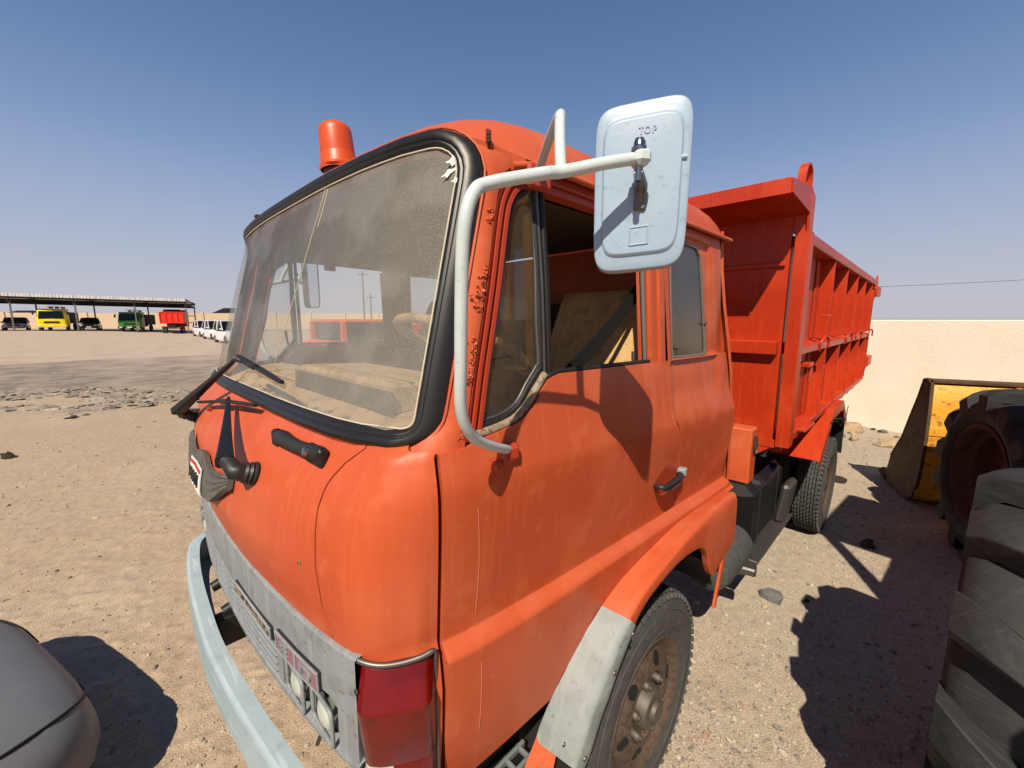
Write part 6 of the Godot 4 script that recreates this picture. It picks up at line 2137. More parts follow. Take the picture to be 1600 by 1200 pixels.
func add_stones():
	var meshes := []
	for k in 4: meshes.append(stone_mesh(100 + k))
	var rng := RandomNumberGenerator.new(); rng.seed = 77
	# gravel and grit: nobody could count it
	for v in 3:
		var mm := MultiMesh.new()
		mm.transform_format = MultiMesh.TRANSFORM_3D
		mm.use_colors = true
		mm.mesh = meshes[v]
		var xf := []; var cl := []
		var tries := 0
		while xf.size() < 9000 and tries < 90000:
			tries += 1
			var ang := deg_to_rad(rng.randf_range(-58, 56))
			var d := 1.2 * pow(9.0, rng.randf())
			var x := sin(ang) * d; var z := -cos(ang) * d
			var right := smoothstep(-0.9, 0.9, x - 0.25 * (z + 2.0))
			if rng.randf() > 0.22 + 0.78 * right: continue
			var s := 0.0028 + 0.0055 * pow(rng.randf(), 2.5) + 0.012 * pow(rng.randf(), 14.0)
			s *= lerp(1.0, 1.7, smoothstep(3.0, 9.0, d))
			var b := Basis.from_euler(Vector3(rng.randf() * 0.6, rng.randf() * TAU, rng.randf() * 0.6)).scaled_local(Vector3(s * rng.randf_range(0.8, 1.5), s * rng.randf_range(0.7, 1.3), s))
			xf.append(Transform3D(b, Vector3(x, ground_y(x, z) + s * 0.15, z)))
			var g := rng.randf()
			var c := Color(0.42, 0.355, 0.27).lerp(Color(0.56, 0.51, 0.43), g)
			if rng.randf() < 0.30: c = Color(0.24, 0.22, 0.20)
			if rng.randf() < 0.10: c = Color(0.36, 0.24, 0.16)
			cl.append(c)
		mm.instance_count = xf.size()
		for k in xf.size():
			mm.set_instance_transform(k, xf[k]); mm.set_instance_color(k, cl[k])
		var o := MultiMeshInstance3D.new()
		o.name = numbered("gravel")
		o.multimesh = mm
		o.material_override = M.stone
		add_child(o)
		tag(o, ["fine tan grit strewn over the sandy lot", "pale pebbles scattered thickly on the gravelly side of the lot", "mixed brown pebbles lying between the truck and the loader"][v], "gravel")
		o.set_meta("kind", "stuff")
	# broken crust at the edge of the grey spill
	var mm := MultiMesh.new()
	mm.transform_format = MultiMesh.TRANSFORM_3D
	mm.use_colors = true
	mm.mesh = stone_mesh(140, 0.32, 0.35)
	var xf := []; var cl := []
	var tries := 0
	while xf.size() < 700 and tries < 60000:
		tries += 1
		var x := rng.randf_range(-14.0, -3.0); var z := rng.randf_range(-13.0, -6.5)
		var p := dark_patch(x, z)
		if p < 0.08 or p > 0.97: continue
		if -z - 0.10 * -x > 10.8: continue
		var s := 0.03 + 0.12 * pow(rng.randf(), 3.0)
		xf.append(Transform3D(Basis.from_euler(Vector3(rng.randf_range(-0.3, 0.3), rng.randf() * TAU, rng.randf_range(-0.3, 0.3))).scaled_local(Vector3(s * 1.3, s * 0.6, s)), Vector3(x, ground_y(x, z) + s * 0.08, z)))
		cl.append(Color(0.20, 0.175, 0.15).lerp(Color(0.48, 0.42, 0.34), pow(rng.randf(), 1.3)))
	mm.instance_count = xf.size()
	for k in xf.size():
		mm.set_instance_transform(k, xf[k]); mm.set_instance_color(k, cl[k])
	var o := MultiMeshInstance3D.new()
	o.name = numbered("broken_crust")
	o.multimesh = mm
	o.material_override = M.stone
	add_child(o)
	tag(o, "broken grey crust chips along the near edge of the dark spill", "rubble"); o.set_meta("kind", "stuff")
	# single stones that can be pointed at
	var single := [
		["rock", "angular grey rock lying alone on the gravel right of the front wheel", 1.88, -2.75, 0.062, M.greystone, 100],
		["clod", "dark clod lying alone on sand at the far left edge", -7.39, -5.88, 0.085, M.darkstone, 101],
		["pebble", "small reddish brown pebble right of the grey rock", 2.12, -2.72, 0.019, M.rust, 102],
		["block", "small dark square block in the loader's shadow", 3.2, -3.48, 0.062, M.darkstone, 103],
		["pebble", "small dark pebble on gravel beyond the grey rock", 2.16, -3.4, 0.018, M.darkstone, 101],
		["pebble", "tan pebble just left of the grey rock", 1.78, -2.66, 0.02, M.palestone, 103],
		["boulder", "white boulder at the foot of the wall behind the tipper", 6.15, -7.35, 0.17, M.palestone, 101],
		["boulder", "flat pale stone in front of the white boulder by the wall", 6.0, -6.45, 0.13, M.palestone, 102],
		["shard", "thin brown shard of stone on sand behind the rear wheel", 4.05, -4.95, 0.07, M.darkstone, 140],
	]
	for s in single:
		var m := stone_mesh(s[6], 0.62, 0.3)
		var st := part(self, s[0], m, s[5])
		st.transform = Transform3D(Basis.from_euler(Vector3(0.35, s[2] * 3.0, 0.2)).scaled_local(Vector3(s[4] * 1.25, s[4] * 1.2, s[4] * 1.1)), Vector3(s[2], ground_y(s[2], s[3]) + s[4] * 0.25, s[3]))
		tag(st, s[1], "stone")
	# rubble along the wall
	for k in 70:
		var t := rng.randf()
		var along := rng.randf_range(-2.4, 2.2)
		var back := 0.12 + 1.3 * pow(rng.randf(), 1.6)
		var dir := Vector3(0.47, 0, 0.883); var nrm := Vector3(-0.883, 0, 0.47)
		var p := Vector3(6.75, 0, -7.75) + dir * along + nrm * back
		var s := 0.025 + 0.075 * pow(rng.randf(), 2.2)
		var st := part(self, "rubble_stone", meshes[k % 4], [M.palestone, M.palestone, M.greystone, M.darkstone][rng.randi() % 4])
		st.transform = Transform3D(Basis.from_euler(Vector3(rng.randf() * 0.5, rng.randf() * TAU, rng.randf() * 0.5)).scaled_local(Vector3(s * 1.2, s * 0.8, s)), Vector3(p.x, ground_y(p.x, p.z) + s * 0.2, p.z))
		tag(st, ["small", "fist sized", "larger"][int(clamp((s - 0.025) / 0.018, 0, 2))] + ([" pale", " pale", " grey", " dark brown"][[M.palestone, M.palestone, M.greystone, M.darkstone].find(st.material_override)]) + " rubble stone at the foot of the cream wall", "stone", "rubble stones along the foot of the cream wall")

func add_walls():
	var mb := MB.new()
	var dir := Vector3(0.47, 0, 0.883).normalized()
	var turn := atan2(dir.x, dir.z)
	var c := Vector3(6.92, 0, -7.75) + dir * -5.0
	mb.box(Vector3(0, 0.98, 0), Vector3(0.22, 2.04, 34.0), Basis(), 0.012)
	var w := thing("boundary_wall", "cream plastered wall close behind the red tipper and loader bucket", "wall", c, turn)
	part(w, "wall_face", mb, M.wall)
	# far walls behind the carport
	var far := [["long cream wall far behind the carport", Vector3(-62, 0.6, -74), 100.0, 2.6, 0.16], ["low cream wall to the right of the carport", Vector3(-9, 0, -62), 38.0, 2.3, -0.05]]
	for q in far:
		w = thing("boundary_wall", q[0], "wall", q[1], q[4])
		mb = MB.new(); mb.box(Vector3(0, q[3] * 0.5 - 0.1, 0), Vector3(q[2], q[3] + 0.2, 0.3))
		part(w, "wall_face", mb, M.farwall)
		for k in int(q[2] / 6.0):
			mb = MB.new(); mb.box(Vector3(-q[2] / 2 + 3.0 + k * 6.0, q[3] * 0.5, 0.2), Vector3(0.5, q[3] + 0.3, 0.2))
			part(w, "pier", mb, M.farwall)
	# dark roofs showing over that wall
	for q in [["dark hipped tent roof showing over the far wall beside the green truck", Vector3(-57.5, 0, -86), 6.4, 4.4], ["low dark roof over the far wall left of the red tipper", Vector3(-41.5, 0, -95), 6.5, 3.4], ["long dark flat roof over the far wall at the left edge", Vector3(-104, 0, -90), 9.0, 4.0]]:
		var t := thing("outbuilding", q[0], "building", q[1])
		mb = MB.new(); mb.box(Vector3(0, q[3] * 0.35, 0), Vector3(q[2] * 0.9, q[3] * 0.7, 5))
		part(t, "wall", mb, M.wall)
		mb = MB.new()
		var e = q[2] * 0.5
		var h0: float = q[3] * 0.62; var h1: float = q[3]
		var tp := [Vector3(-e, h0, 3), Vector3(e, h0, 3), Vector3(e, h0, -3), Vector3(-e, h0, -3), Vector3(-e * 0.35, h1, 0), Vector3(e * 0.45, h1, 0)]
		mb.quad(tp[0], tp[1], tp[5], tp[4], Vector3(0, 1, 1)); mb.quad(tp[2], tp[3], tp[4], tp[5], Vector3(0, 1, -1))
		mb.quad(tp[1], tp[2], tp[5], tp[5], Vector3(1, 1, 0)); mb.quad(tp[3], tp[0], tp[4], tp[4], Vector3(-1, 1, 0))
		mb.quad(tp[0], tp[1], tp[2], tp[3], Vector3(0, -1, 0))
		part(t, "roof", mb, M.black)

func add_carport():
	# front eave runs from off the left edge to the right end, a little farther away there
	var A := Vector3(-74.0, 0, -46.0); var B := Vector3(-46.6, 0, -60.5)
	var dir := (B - A).normalized()
	var nb := Vector3(dir.z, 0, -dir.x)         # towards the back
	if nb.z > 0: nb = -nb
	var turn := atan2(-dir.z, dir.x)
	var T := thing("carport", "long open carport with white corrugated fascia over the parked trucks", "carport", A, turn)
	var L0 := A.distance_to(B)
	var top := func(x: float) -> float: return lerp(5.55, 4.98, x / L0)
	var mb := MB.new()
	# roof sheet on purlins (own axes: x along the eave, -z to the back)
	mb.quad(Vector3(0, top.call(0.0), 0), Vector3(L0, top.call(L0), 0), Vector3(L0, top.call(L0) - 0.5, -7.5), Vector3(0, top.call(0.0) - 0.5, -7.5), Vector3.UP)
	mb.quad(Vector3(0, top.call(0.0) - 0.06, 0), Vector3(L0, top.call(L0) - 0.06, 0), Vector3(L0, top.call(L0) - 0.56, -7.5), Vector3(0, top.call(0.0) - 0.56, -7.5), Vector3.DOWN)
	part(T, "roof_sheet", mb, M.roofsheet)
	mb = MB.new()
	var n := int(L0 / 0.32)
	for k in n:
		var x := L0 * (k + 0.5) / n
		mb.box(Vector3(x, top.call(x) - 0.20, 0.06), Vector3(0.22, 0.40, 0.04), Basis(), 0.01)
	var fs := part(T, "fascia_ribs", mb, M.roofsheet); fs.set_meta("kind", "stuff")
	mb = MB.new(); mb.box(Vector3(L0 / 2, top.call(L0 / 2) - 0.20, 0.03), Vector3(L0, 0.38, 0.03), Basis(Vector3(0, 0, 1), -0.0182))
	part(T, "fascia", mb, M.roofsheet)
	mb = MB.new(); mb.box(Vector3(L0 / 2, top.call(L0 / 2) - 0.50, -0.1), Vector3(L0, 0.22, 0.12), Basis(Vector3(0, 0, 1), -0.0182))
	for k in 6: mb.box(Vector3(L0 / 2, top.call(L0 / 2) - 0.72 - k * 0.08, -1.2 * (k + 1)), Vector3(L0, 0.12, 0.10), Basis(Vector3(0, 0, 1), -0.0182))
	part(T, "purlin", mb, M.dark)
	for x in [2.0, 7.6, 13.3, 19.2, 25.2, L0 - 0.15]:
		for zz in [-0.5, -6.6]:
			mb = MB.new()
			var wp: Vector3 = T.transform * Vector3(x, 0, zz)
			var g := rise(wp.x, wp.z) - 0.1
			var h: float = top.call(x) - 0.3
			mb.box(Vector3(x, (g + h) / 2, zz), Vector3(0.14, h - g, 0.14))
			part(T, "post", mb, M.post)
		mb = MB.new()
		mb.box(Vector3(x, top.call(x) - 0.75, -3.7), Vector3(0.12, 0.3, 7.2), Basis(Vector3.RIGHT, 0.06))
		part(T, "rafter", mb, M.dark)
	mb = MB.new()
	for y in [1.6, 2.6]: mb.box(Vector3(L0 - 0.15, y, -3.6), Vector3(0.10, 0.12, 6.2))
	part(T, "end_rail", mb, M.post)

func small_wheel(T: Node3D, p: Vector3, r: float, w: float):
	var mb := MB.new()
	mb.lathe([Vector2(r * 0.55, -w / 2), Vector2(r * 0.9, -w / 2), Vector2(r, -w * 0.35), Vector2(r, w * 0.35), Vector2(r * 0.9, w / 2), Vector2(r * 0.55, w / 2), Vector2(0, w * 0.3)], 20, Transform3D(Basis(Vector3(0, 0, 1), -PI / 2 * sign(p.x)), Vector3.ZERO))
	var o := part(T, "wheel", mb, M.tyre, p)
	mb = MB.new()
	mb.lathe([Vector2(r * 0.55, w * 0.42), Vector2(r * 0.3, w * 0.3), Vector2(0, w * 0.34)], 16, Transform3D(Basis(Vector3(0, 0, 1), -PI / 2 * sign(p.x)), Vector3.ZERO))
	part(o, "hub", mb, M.silver)

# a car as a lofted body: stations (z, half width, y bottom, y belt), then a glasshouse; the nose looks to +z
func small_car(called: String, label: String, cat: String, at: Vector3, turn: float, paint: Material, Lc: float, Wc: float, Hc: float, pickup := false, group := "") -> Node3D:
	var T := thing(called, label, cat, at, turn, group)
	var w := Wc / 2; var l := Lc / 2
	var belt := Hc * 0.58
	var mb := MB.new()
	var rows := []
	for s in [[-l, 0.80, 0.42, belt * 0.80], [-l + 0.06, 0.92, 0.30, belt * 0.97], [-l + 0.5, 1.0, 0.28, belt], [-0.4, 1.0, 0.27, belt], [l - 1.35, 1.0, 0.28, belt * 0.99], [l - 0.95, 0.99, 0.28, belt * 0.95], [l - 0.35, 0.94, 0.28, belt * 0.88], [l - 0.06, 0.85, 0.30, belt * 0.76], [l, 0.78, 0.40, belt * 0.60]]:
		var line := PackedVector3Array()
		for k in 13:
			var a := PI * k / 12.0
			var x: float = cos(a); x = sign(x) * pow(abs(x), 0.35)
			var y: float = pow(sin(a), 0.4)
			line.append(Vector3(x * w * s[1], lerp(s[2], s[3], y), s[0]))
		rows.append(line)
	mb.grid(rows, Vector3(0, 0.4, 0))
	for e in [0, rows.size() - 1]:
		var o := Vector3(0, 0, -1 if e == 0 else 1)
		for k in range(1, 12): mb.tri(rows[e][0], rows[e][k], rows[e][k + 1], o, o, o)
	part(T, "body", mb, paint)
	mb = MB.new()
	rows = []
	var g0 := -l + (1.9 if pickup else 0.35); var g1 := l - 1.25
	for s in [[belt - 0.02, g0, g1, 0.96], [belt + (Hc - belt) * 0.55, g0 + 0.12, g1 - 0.55, 0.87], [Hc - 0.05, g0 + 0.25, g1 - 0.95, 0.79], [Hc, g0 + 0.45, g1 - 1.15, 0.68]]:
		var line := PackedVector3Array()
		for q in [[-1, 0], [-1, 0.25], [-1, 0.5], [-1, 0.75], [-1, 1], [-0.5, 1], [0.5, 1], [1, 1], [1, 0.75], [1, 0.5], [1, 0.25], [1, 0], [0.5, 0], [-0.5, 0], [-1, 0]]:
			line.append(Vector3(q[0] * w * s[3], s[0], lerp(s[1], s[2], float(q[1]))))
		rows.append(line)
	mb.grid([rows[0], rows[1], rows[2]], Vector3(0, belt, 0), true)
	part(T, "windows", mb, M.carglass)
	mb = MB.new()
	mb.grid([rows[2], rows[3]], Vector3(0, belt, 0), true)
	var r3: PackedVector3Array = rows[3]
	for k in r3.size() - 1: mb.tri(Vector3(0, Hc + 0.01, (g0 + g1) / 2), r3[k], r3[k + 1], Vector3.UP, Vector3.UP, Vector3.UP)
	for sx in [-1.0, 1.0]:
		for f in [[0.0, 0.03], [0.42, 0.035], [0.97, 0.035]]:
			var pa := Vector3(w * 0.965 * sx, belt - 0.02, lerp(g0, g1, f[0])); var pb := Vector3(w * 0.80 * sx, Hc - 0.05, lerp(g0 + 0.25, g1 - 0.95, f[0]))
			mb.tube(PackedVector3Array([pa, pa.lerp(pb, 0.55) + Vector3(0.03 * w * sx, 0, 0), pb]), f[1], 6)
	part(T, "roof", mb, paint)
	if pickup:
		mb = MB.new()
		mb.box(Vector3(0, belt - 0.03, -l + 0.98), Vector3(Wc * 0.80, 0.12, 1.7))
		part(T, "load_bed", mb, M.dark)
	for z in [-l + 0.85, l - 0.82]:
		for sx in [-1.0, 1.0]: small_wheel(T, Vector3((w - 0.09) * sx, 0.33, z), 0.34, 0.22)
	for sx in [-1.0, 1.0]:
		mb = MB.new(); mb.box(Vector3(w * 0.66 * sx, belt * 0.72, l - 0.12), Vector3(0.38, 0.13, 0.22), Basis(Vector3.UP, 0.45 * sx), 0.04)
		part(T, "headlight", mb, M.lampglass)
		mb = MB.new(); mb.box(Vector3((w + 0.07) * sx, belt + 0.10, g1 - 0.25), Vector3(0.18, 0.14, 0.08), Basis(), 0.03)
		part(T, "side_mirror", mb, paint)
	mb = MB.new(); mb.box(Vector3(0, belt * 0.62, l - 0.01), Vector3(Wc * 0.42, 0.16, 0.06), Basis(), 0.02)
	mb.box(Vector3(0, 0.36, l - 0.02), Vector3(Wc * 0.8, 0.12, 0.08), Basis(), 0.03)
	part(T, "radiator_grille", mb, M.black)
	mb = MB.new(); mb.box(Vector3(0, 0.47, l + 0.02), Vector3(0.5, 0.12, 0.02))
	part(T, "number_plate", mb, M.white)
	return T

# a cab-over lorry seen from the front
func lorry(label: String, at: Vector3, turn: float, paint: Material, Wl: float, Hl: float, bump_m: Material):
	var T := thing("lorry", label, "truck", at, turn)
	var w := Wl / 2
	var mb := MB.new()
	var rows := []
	for s in [[0.62, 0.0], [1.25, 0.03], [1.55, 0.02], [Hl - 0.25, -0.28], [Hl - 0.05, -0.42], [Hl, -0.6]]:
		var line := PackedVector3Array()
		for q in [[-0.98, -1.7], [-1.0, -1.0], [-1.0, -0.25], [-0.95, -0.07], [-0.8, 0.0], [0.0, 0.04], [0.8, 0.0], [0.95, -0.07], [1.0, -0.25], [1.0, -1.0], [0.98, -1.7]]:
			line.append(Vector3(q[0] * w * (1.0 if s[0] < Hl - 0.3 else 0.94), s[0], q[1] + s[1]))
		rows.append(line)
	mb.grid(rows, Vector3(0, 1.4, -0.9))
	mb.box(Vector3(0, Hl - 0.02, -1.2), Vector3(Wl * 0.9, 0.06, 1.1))
	part(T, "cab", mb, paint)
	mb = MB.new()
	mb.quad(Vector3(-w * 0.84, 1.60, 0.085), Vector3(w * 0.84, 1.60, 0.085), Vector3(w * 0.78, Hl - 0.30, -0.16), Vector3(-w * 0.78, Hl - 0.30, -0.16), Vector3(0, 0.3, 1))
	part(T, "windscreen", mb, M.carglass)
	mb = MB.new(); mb.box(Vector3(0, 1.13, 0.075), Vector3(Wl * 0.5, 0.24, 0.03))
	part(T, "radiator_grille", mb, M.black)
	mb = MB.new(); mb.box(Vector3(0, 0.62, 0.05), Vector3(Wl * 0.98, 0.32, 0.25), Basis(), 0.04)
	part(T, "bumper", mb, bump_m)
	for sx in [-1.0, 1.0]:
		mb = MB.new(); mb.box(Vector3(w * 0.72 * sx, 0.66, 0.18), Vector3(0.34, 0.18, 0.04), Basis(), 0.02)
		part(T, "headlight", mb, M.lampglass)
		mb = MB.new(); mb.box(Vector3((w + 0.18) * sx, Hl - 0.55, 0.02), Vector3(0.20, 0.42, 0.10), Basis(), 0.03)
		mb.tube(PackedVector3Array([Vector3(w * 0.98 * sx, Hl - 0.3, -0.2), Vector3((w + 0.18) * sx, Hl - 0.35, 0.0)]), 0.02, 6)
		part(T, "side_mirror", mb, M.black)
		for z in [-0.95, -4.6]: small_wheel(T, Vector3((w - 0.16) * sx, 0.48, z), 0.48, 0.28)
	mb = MB.new(); mb.box(Vector3(0, 0.66, 0.19), Vector3(0.55, 0.14, 0.02))
	part(T, "number_plate", mb, M.white)
	mb = MB.new(); mb.box(Vector3(0, 1.7, -4.2), Vector3(Wl * 0.98, 1.5, 4.6), Basis(), 0.05); mb.box(Vector3(0, 0.8, -3.2), Vector3(0.9, 0.25, 5.5))
	part(T, "body", mb, M.dark)
	mb = MB.new()
	for k in 3: mb.box(Vector3(-0.1 + k * 0.55, Hl + 0.16, -1.1), Vector3(0.4, 0.22, 0.3), Basis(), 0.05)
	mb.tube(PackedVector3Array([Vector3(-w * 0.3, Hl + 0.1, -0.7), Vector3(-w * 0.3, Hl + 0.34, -0.75), Vector3(w * 0.7, Hl + 0.34, -0.75), Vector3(w * 0.7, Hl + 0.1, -0.7)]), 0.025, 6)
	part(T, "roof_rack", mb, M.plastic)

func far_pt(px: float, py_depth: float) -> Vector3:
	var x := px * py_depth
	return Vector3(x, rise(x, -py_depth), -py_depth)

func add_far_vehicles():
	# columns: direction (sideways per metre ahead), metres ahead
	var p := far_pt(-1.180, 56.5)
	small_car("parked_car", "silver grey hatchback under the carport at the far left", "car", p, 0.78, M.cargrey, 4.3, 2.25, 1.75)
	p = far_pt(-1.094, 54.5)
	lorry("bright yellow cab-over lorry under the carport", p, 0.62, M.caryellow, 2.75, 2.85, M.caryellow)
	p = far_pt(-1.003, 59.0)
	small_car("parked_pickup", "black pickup with raised bonnet parked between the yellow and green trucks", "pickup truck", p, 0.7, M.carblack, 4.8, 2.0, 1.75, true)
	p = far_pt(-0.910, 59.0)
	lorry("green cab-over lorry under the carport", p, 0.45, M.cargreen, 2.55, 2.75, M.carblack)
	# red tipper seen from behind
	p = far_pt(-0.808, 60.0)
	var T := thing("tipper_lorry", "orange red tipper lorry seen from behind at the carport's right end", "truck", p, 0.55)
	var mb := MB.new(); mb.box(Vector3(0, 2.25, 0), Vector3(2.75, 1.6, 0.08), Basis(), 0.02)
	mb.box(Vector3(-1.36, 2.25, -2.2), Vector3(0.06, 1.6, 4.4)); mb.box(Vector3(1.36, 2.25, -2.2), Vector3(0.06, 1.6, 4.4)); mb.box(Vector3(0, 1.45, -2.2), Vector3(2.7, 0.1, 4.4)); mb.box(Vector3(0, 2.4, -4.4), Vector3(2.75, 2.0, 0.06))
	part(T, "tipper_body", mb, M.carred)
	for k in 5:
		mb = MB.new(); mb.box(Vector3(-1.30 + k * 0.65, 2.25, 0.08), Vector3(0.12, 1.58, 0.10), Basis(), 0.02)
		part(T, "tailgate_rib", mb, M.carred)
	mb = MB.new(); mb.box(Vector3(0, 3.0, 0.07), Vector3(2.7, 0.12, 0.10)); mb.box(Vector3(0, 1.52, 0.07), Vector3(2.7, 0.12, 0.10))
	part(T, "tailgate_rail", mb, M.carred)
	mb = MB.new(); mb.box(Vector3(0, 3.15, -1.5), Vector3(2.0, 0.5, 2.2), Basis(), 0.2)
	part(T, "dark_load", mb, M.dark)
	mb = MB.new(); mb.box(Vector3(0, 1.0, -2.0), Vector3(1.0, 0.4, 6.0)); mb.box(Vector3(0, 0.72, 0.0), Vector3(2.2, 0.1, 0.1))
	part(T, "chassis", mb, M.dark)
	for sx in [-1.0, 1.0]:
		for x in [0.85, 1.15]: small_wheel(T, Vector3(x * sx, 0.48, -0.9), 0.48, 0.26)
		mb = MB.new(); mb.box(Vector3(1.05 * sx, 0.95, 0.03), Vector3(0.4, 0.14, 0.06))
		part(T, "tail_lamp", mb, M.redlens)
	mb = MB.new(); mb.box(Vector3(0, 2.0, -5.6), Vector3(2.5, 2.2, 1.8), Basis(), 0.08)
	part(T, "cab", mb, M.carred)
	# white pickups in a row
	var row := [["white pickup farthest back in the row right of the carport", -0.730, 52.0], ["white pickup in the middle of the row right of the carport", -0.702, 44.5], ["white pickup nearest in the row, beside the truck's windscreen", -0.668, 37.5]]
	for q in row:
		p = far_pt(q[1], q[2])
		small_car("white_pickup", q[0], "pickup truck", p, 0.85, M.carwhite, 4.6, 1.95, 1.95, false, "white pickups parked in a row")

func add_beyond():
	# orange red lorry with railed body parked on the truck's far side, seen through the cab
	var lz := Vector3(0.7057, 0, -0.7085); var lx := Vector3(-0.7085, 0, -0.7057)
	var o := Vector3(-1.134, 0, -1.129)
	var at := o + lx * 8.0 + lz * 6.1
	var T := thing("parked_tipper", "orange red tipper parked beyond the cab, seen through its windows", "truck", at, deg_to_rad(135.116))
	var mb := MB.new()
	mb.box(Vector3(0, 1.42, 1.8), Vector3(2.0, 0.95, 4.4), Basis(), 0.01)
	part(T, "tipper_body", mb, M.dump)
	for k in 7:
		mb = MB.new(); mb.box(Vector3(-1.02, 1.42, -0.3 + k * 0.7), Vector3(0.05, 0.92, 0.07), Basis(), 0.005)
		part(T, "rib", mb, M.dump)
	mb = MB.new(); mb.box(Vector3(-1.03, 1.90, 1.8), Vector3(0.10, 0.09, 4.5), Basis(), 0.01); mb.box(Vector3(-1.03, 1.50, 1.8), Vector3(0.07, 0.07, 4.4), Basis(), 0.01)
	part(T, "side_rail", mb, M.dump)
	mb = MB.new(); mb.box(Vector3(0, 1.16, -1.65), Vector3(1.9, 0.78, 1.9), Basis(), 0.08); mb.box(Vector3(0, 1.97, -1.55), Vector3(1.8, 0.10, 1.6), Basis(), 0.04)
	for sx in [-1.0, 1.0]:
		for z in [-2.35, -0.80]: mb.box(Vector3(0.87 * sx, 1.75, z), Vector3(0.10, 0.46, 0.12), Basis(), 0.02)
	part(T, "cab", mb, M.cab)
	mb = MB.new(); mb.box(Vector3(0, 1.74, -1.56), Vector3(1.76, 0.44, 1.50))
	part(T, "cab_windows", mb, M.carglass)
	mb = MB.new(); mb.box(Vector3(0, 0.74, -2.62), Vector3(1.9, 0.18, 0.14), Basis(), 0.03)
	part(T, "bumper", mb, M.bumper)
	mb = MB.new(); mb.box(Vector3(-0.955, 1.30, -1.35), Vector3(0.01, 0.38, 0.24))
	var dl := part(T, "door_label", mb, M.white)
	for k in 3:
		mb = MB.new(); mb.box(Vector3(-0.962, 1.34 - 0.02 * k, -1.42 + k * 0.06), Vector3(0.006, 0.18 - 0.03 * k, 0.025), Basis(Vector3.RIGHT, 0.2 * k))
		part(dl, "stroke", mb, M.redink)
	for z in [-1.4, 2.9]:
		for sx in [-1.0, 1.0]: small_wheel(T, Vector3(0.86 * sx, 0.45, z), 0.45, 0.24)
	mb = MB.new(); mb.box(Vector3(0, 0.78, 1.2), Vector3(0.8, 0.2, 5.4))
	part(T, "chassis", mb, M.dark)
	# two distant poles and the cable on the right
	for q in [["slim grey pole far off, seen through the cab's passenger window", Vector3(-14.0, 0, -40.0), 6.5], ["shorter dark pole far off, right of the slim pole in the passenger window", Vector3(-14.5, 0, -43.5), 4.6], ["power line pole behind the boundary wall, hidden by the tipper", Vector3(14.0, 0, -42.0), 5.2], ["power line pole off to the right behind the boundary wall", Vector3(46.0, 0, -28.0), 5.6]]:
		T = thing("pole", q[0], "pole", q[1])
		mb = MB.new(); mb.tube(PackedVector3Array([Vector3(0, -0.2, 0), Vector3(0, q[2], 0)]), [0.09, 0.06], 8)
		part(T, "shaft", mb, M.post)
		mb = MB.new(); mb.box(Vector3(0, q[2] - 0.3, 0), Vector3(0.9, 0.08, 0.08))
		part(T, "cross_arm", mb, M.post)
	mb = MB.new()
	var cp := PackedVector3Array()
	for k in 21:
		var t := k / 20.0
		cp.append(Vector3(14, 5.0, -42).lerp(Vector3(46, 5.4, -28), t) - Vector3(0, 0.5 * sin(t * PI), 0))
	mb.tube(cp, 0.022, 5)
	var c := part(self, "power_line", mb, M.post)
	tag(c, "thin power line crossing the hazy sky above the cream wall", "cable")

func add_near_car():
	# grey car standing at the photographer's left, of which one corner of the nose shows
	var T := thing("grey_car", "matt grey car at the lower left corner, smooth rounded nose beside bare sand", "car", Vector3(-3.27, 0, 0.04), deg_to_rad(152))
	var w := 0.88; var l := 2.1
	var mb := MB.new()
	var rows := []
	var sts := [[-l, 0.80, 0.40, 0.85], [-l + 0.1, 0.93, 0.30, 0.95], [-0.8, 1.0, 0.27, 0.96], [0.3, 1.0, 0.27, 0.80], [0.8, 1.0, 0.27, 0.66], [1.2, 0.99, 0.26, 0.60], [1.55, 0.97, 0.24, 0.56], [1.80, 0.93, 0.22, 0.52], [1.95, 0.86, 0.21, 0.48], [2.05, 0.76, 0.21, 0.43], [2.11, 0.62, 0.22, 0.37], [2.13, 0.40, 0.25, 0.32]]
	for s in sts:
		var line := PackedVector3Array()
		for k in 33:
			var a := PI * k / 32.0
			var x: float = cos(a); x = sign(x) * pow(abs(x), 0.5)
			line.append(Vector3(x * w * s[1], lerp(s[2], s[3], pow(sin(a), 0.5)), s[0]))
		rows.append(line)
	mb.grid(rows, Vector3(0, 0.4, 0))
	part(T, "body", mb, M.nearcar)
	# shut line round the bonnet
	for sx in [-1.0, 1.0]:
		var pts := []
		for k in range(3, 12):
			var s = sts[k]
			var a: float = lerp(0.62, 0.95, (k - 3) / 8.0)
			var x: float = pow(cos(a), 0.5)
			pts.append(Vector3(sx * x * w * s[1], lerp(s[2], s[3], pow(sin(a), 0.5)) + 0.001, s[0]))
		mb = MB.new(); mb.tube(crv(pts, 4), 0.006, 5)
		part(T, "shut_line", mb, M.dark)
		mb = MB.new(); mb.box(Vector3(1.0 * sx, 1.0, 0.30), Vector3(0.26, 0.16, 0.12), Basis(), 0.05)
		part(T, "side_mirror", mb, M.nearcar)
	mb = MB.new()
	rows = []
	for q in [[-1.5, 0.92, 0.84], [-0.9, 1.42, 0.66], [-0.3, 1.48, 0.66], [0.0, 1.42, 0.67], [0.50, 0.76, 0.82]]:
		var line := PackedVector3Array()
		for k in 9:
			var t := k / 4.0 - 1.0
			line.append(Vector3(t * q[2], q[1] - 0.06 * t * t, q[0]))
		rows.append(line)
	mb.grid(rows, Vector3(0, 0.5, 0))
	part(T, "roof", mb, M.nearcar)
	for z in [-1.25, 1.25]:
		for sx in [-1.0, 1.0]: small_wheel(T, Vector3(0.74 * sx, 0.30, z), 0.30, 0.2)

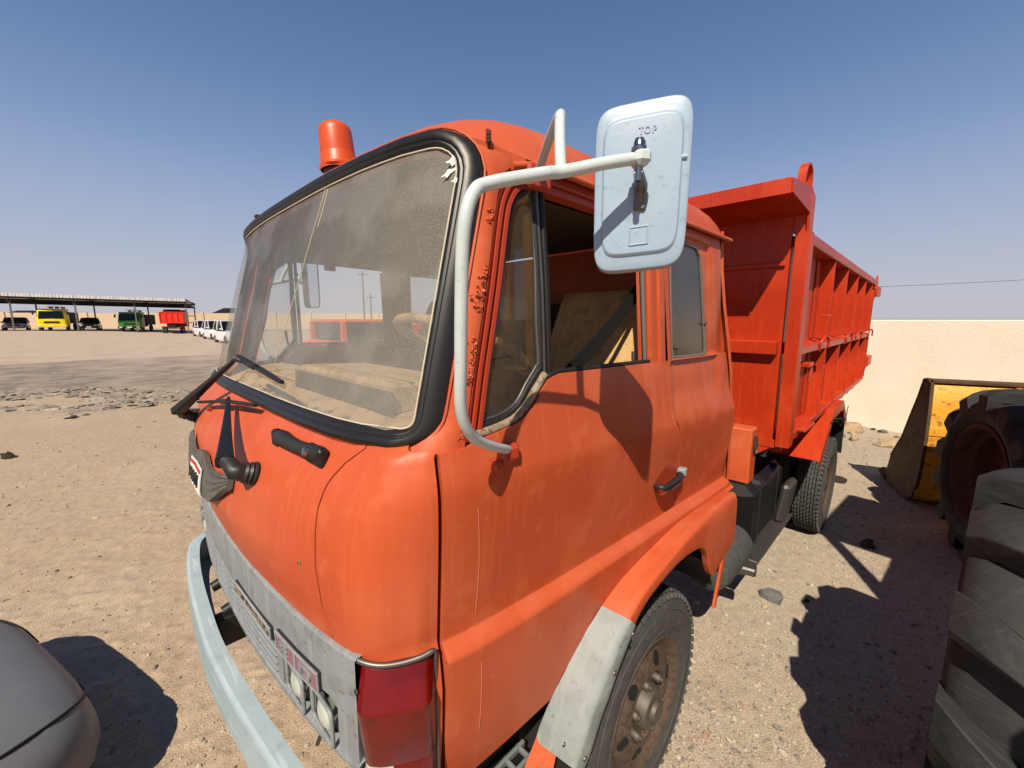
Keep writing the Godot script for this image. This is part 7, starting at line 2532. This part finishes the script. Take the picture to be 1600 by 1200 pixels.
func _ready():
	# camera
	var cam := Camera3D.new()
	cam.name = "camera"
	cam.position = Vector3(0, 2.0, 0)
	cam.rotation_degrees = Vector3(-8.746, 0, 0)
	cam.fov = 85.41
	cam.near = 0.05
	cam.far = 9000.0
	add_child(cam)
	cam.current = true
	# sky and exposure
	var sm := PanoramaSkyMaterial.new()
	var im := Image.create(16, 512, false, Image.FORMAT_RGBF)
	for r in 512:
		var el := 90.0 - (r + 0.5) / 512.0 * 180.0
		var es := [-1.0, 0.0, 3.0, 8.0, 14.0, 20.0, 27.0, 34.0, 46.0, 65.0, 90.0]
		var c := Color(lut(el, es, [170, 193, 189, 173, 149, 121, 99, 86, 74, 64, 58]) / 255.0, lut(el, es, [160, 191, 191, 183, 168, 147, 127, 113, 100, 89, 83]) / 255.0, lut(el, es, [148, 198, 203, 205, 202, 188, 170, 158, 145, 133, 127]) / 255.0).srgb_to_linear() * (1.0 / 1.3)
		for k in 16: im.set_pixel(k, r, c)
	sm.panorama = ImageTexture.create_from_image(im)
	var sky := Sky.new(); sky.sky_material = sm
	var env := Environment.new()
	env.background_mode = Environment.BG_SKY
	env.sky = sky
	env.tonemap_mode = Environment.TONE_MAPPER_LINEAR
	env.tonemap_exposure = 1.3
	env.sdfgi_enabled = true; env.ssao_enabled = true; env.ssil_enabled = true
	var we := WorldEnvironment.new(); we.name = "world_environment"; we.environment = env
	add_child(we)
	# sun: high, behind the camera and a little to its left
	var sun := DirectionalLight3D.new()
	sun.name = "sun"
	sun.light_color = Color(1.0, 0.94, 0.85)
	sun.light_energy = 1.6
	sun.light_angular_distance = 0.53
	sun.shadow_enabled = true
	add_child(sun)
	sun.look_at_from_position(Vector3.ZERO, Vector3(0.179, -0.735, -0.654), Vector3.UP)
	var t0 := Time.get_ticks_msec()
	make_materials()
	print("materials ", Time.get_ticks_msec() - t0)
	seed_noises()
	add_ground()
	print("ground ", Time.get_ticks_msec() - t0)
	add_walls()
	add_carport()
	# the truck
	var T := thing("tipper_truck", "weathered orange red tipper truck with grey grille, nearest the camera", "truck", Vector3(-1.1336, 0, -1.1291), deg_to_rad(135.116))
	add_cab(T)
	add_front(T)
	add_side_fittings(T)
	add_interior(T)
	add_paint_scars(T)
	add_fenders(T)
	add_chassis(T)
	add_tipper(T)
	add_loader()
	add_beyond()
	add_far_vehicles()
	add_near_car()
	add_stones()
	print("all ", Time.get_ticks_msec() - t0)
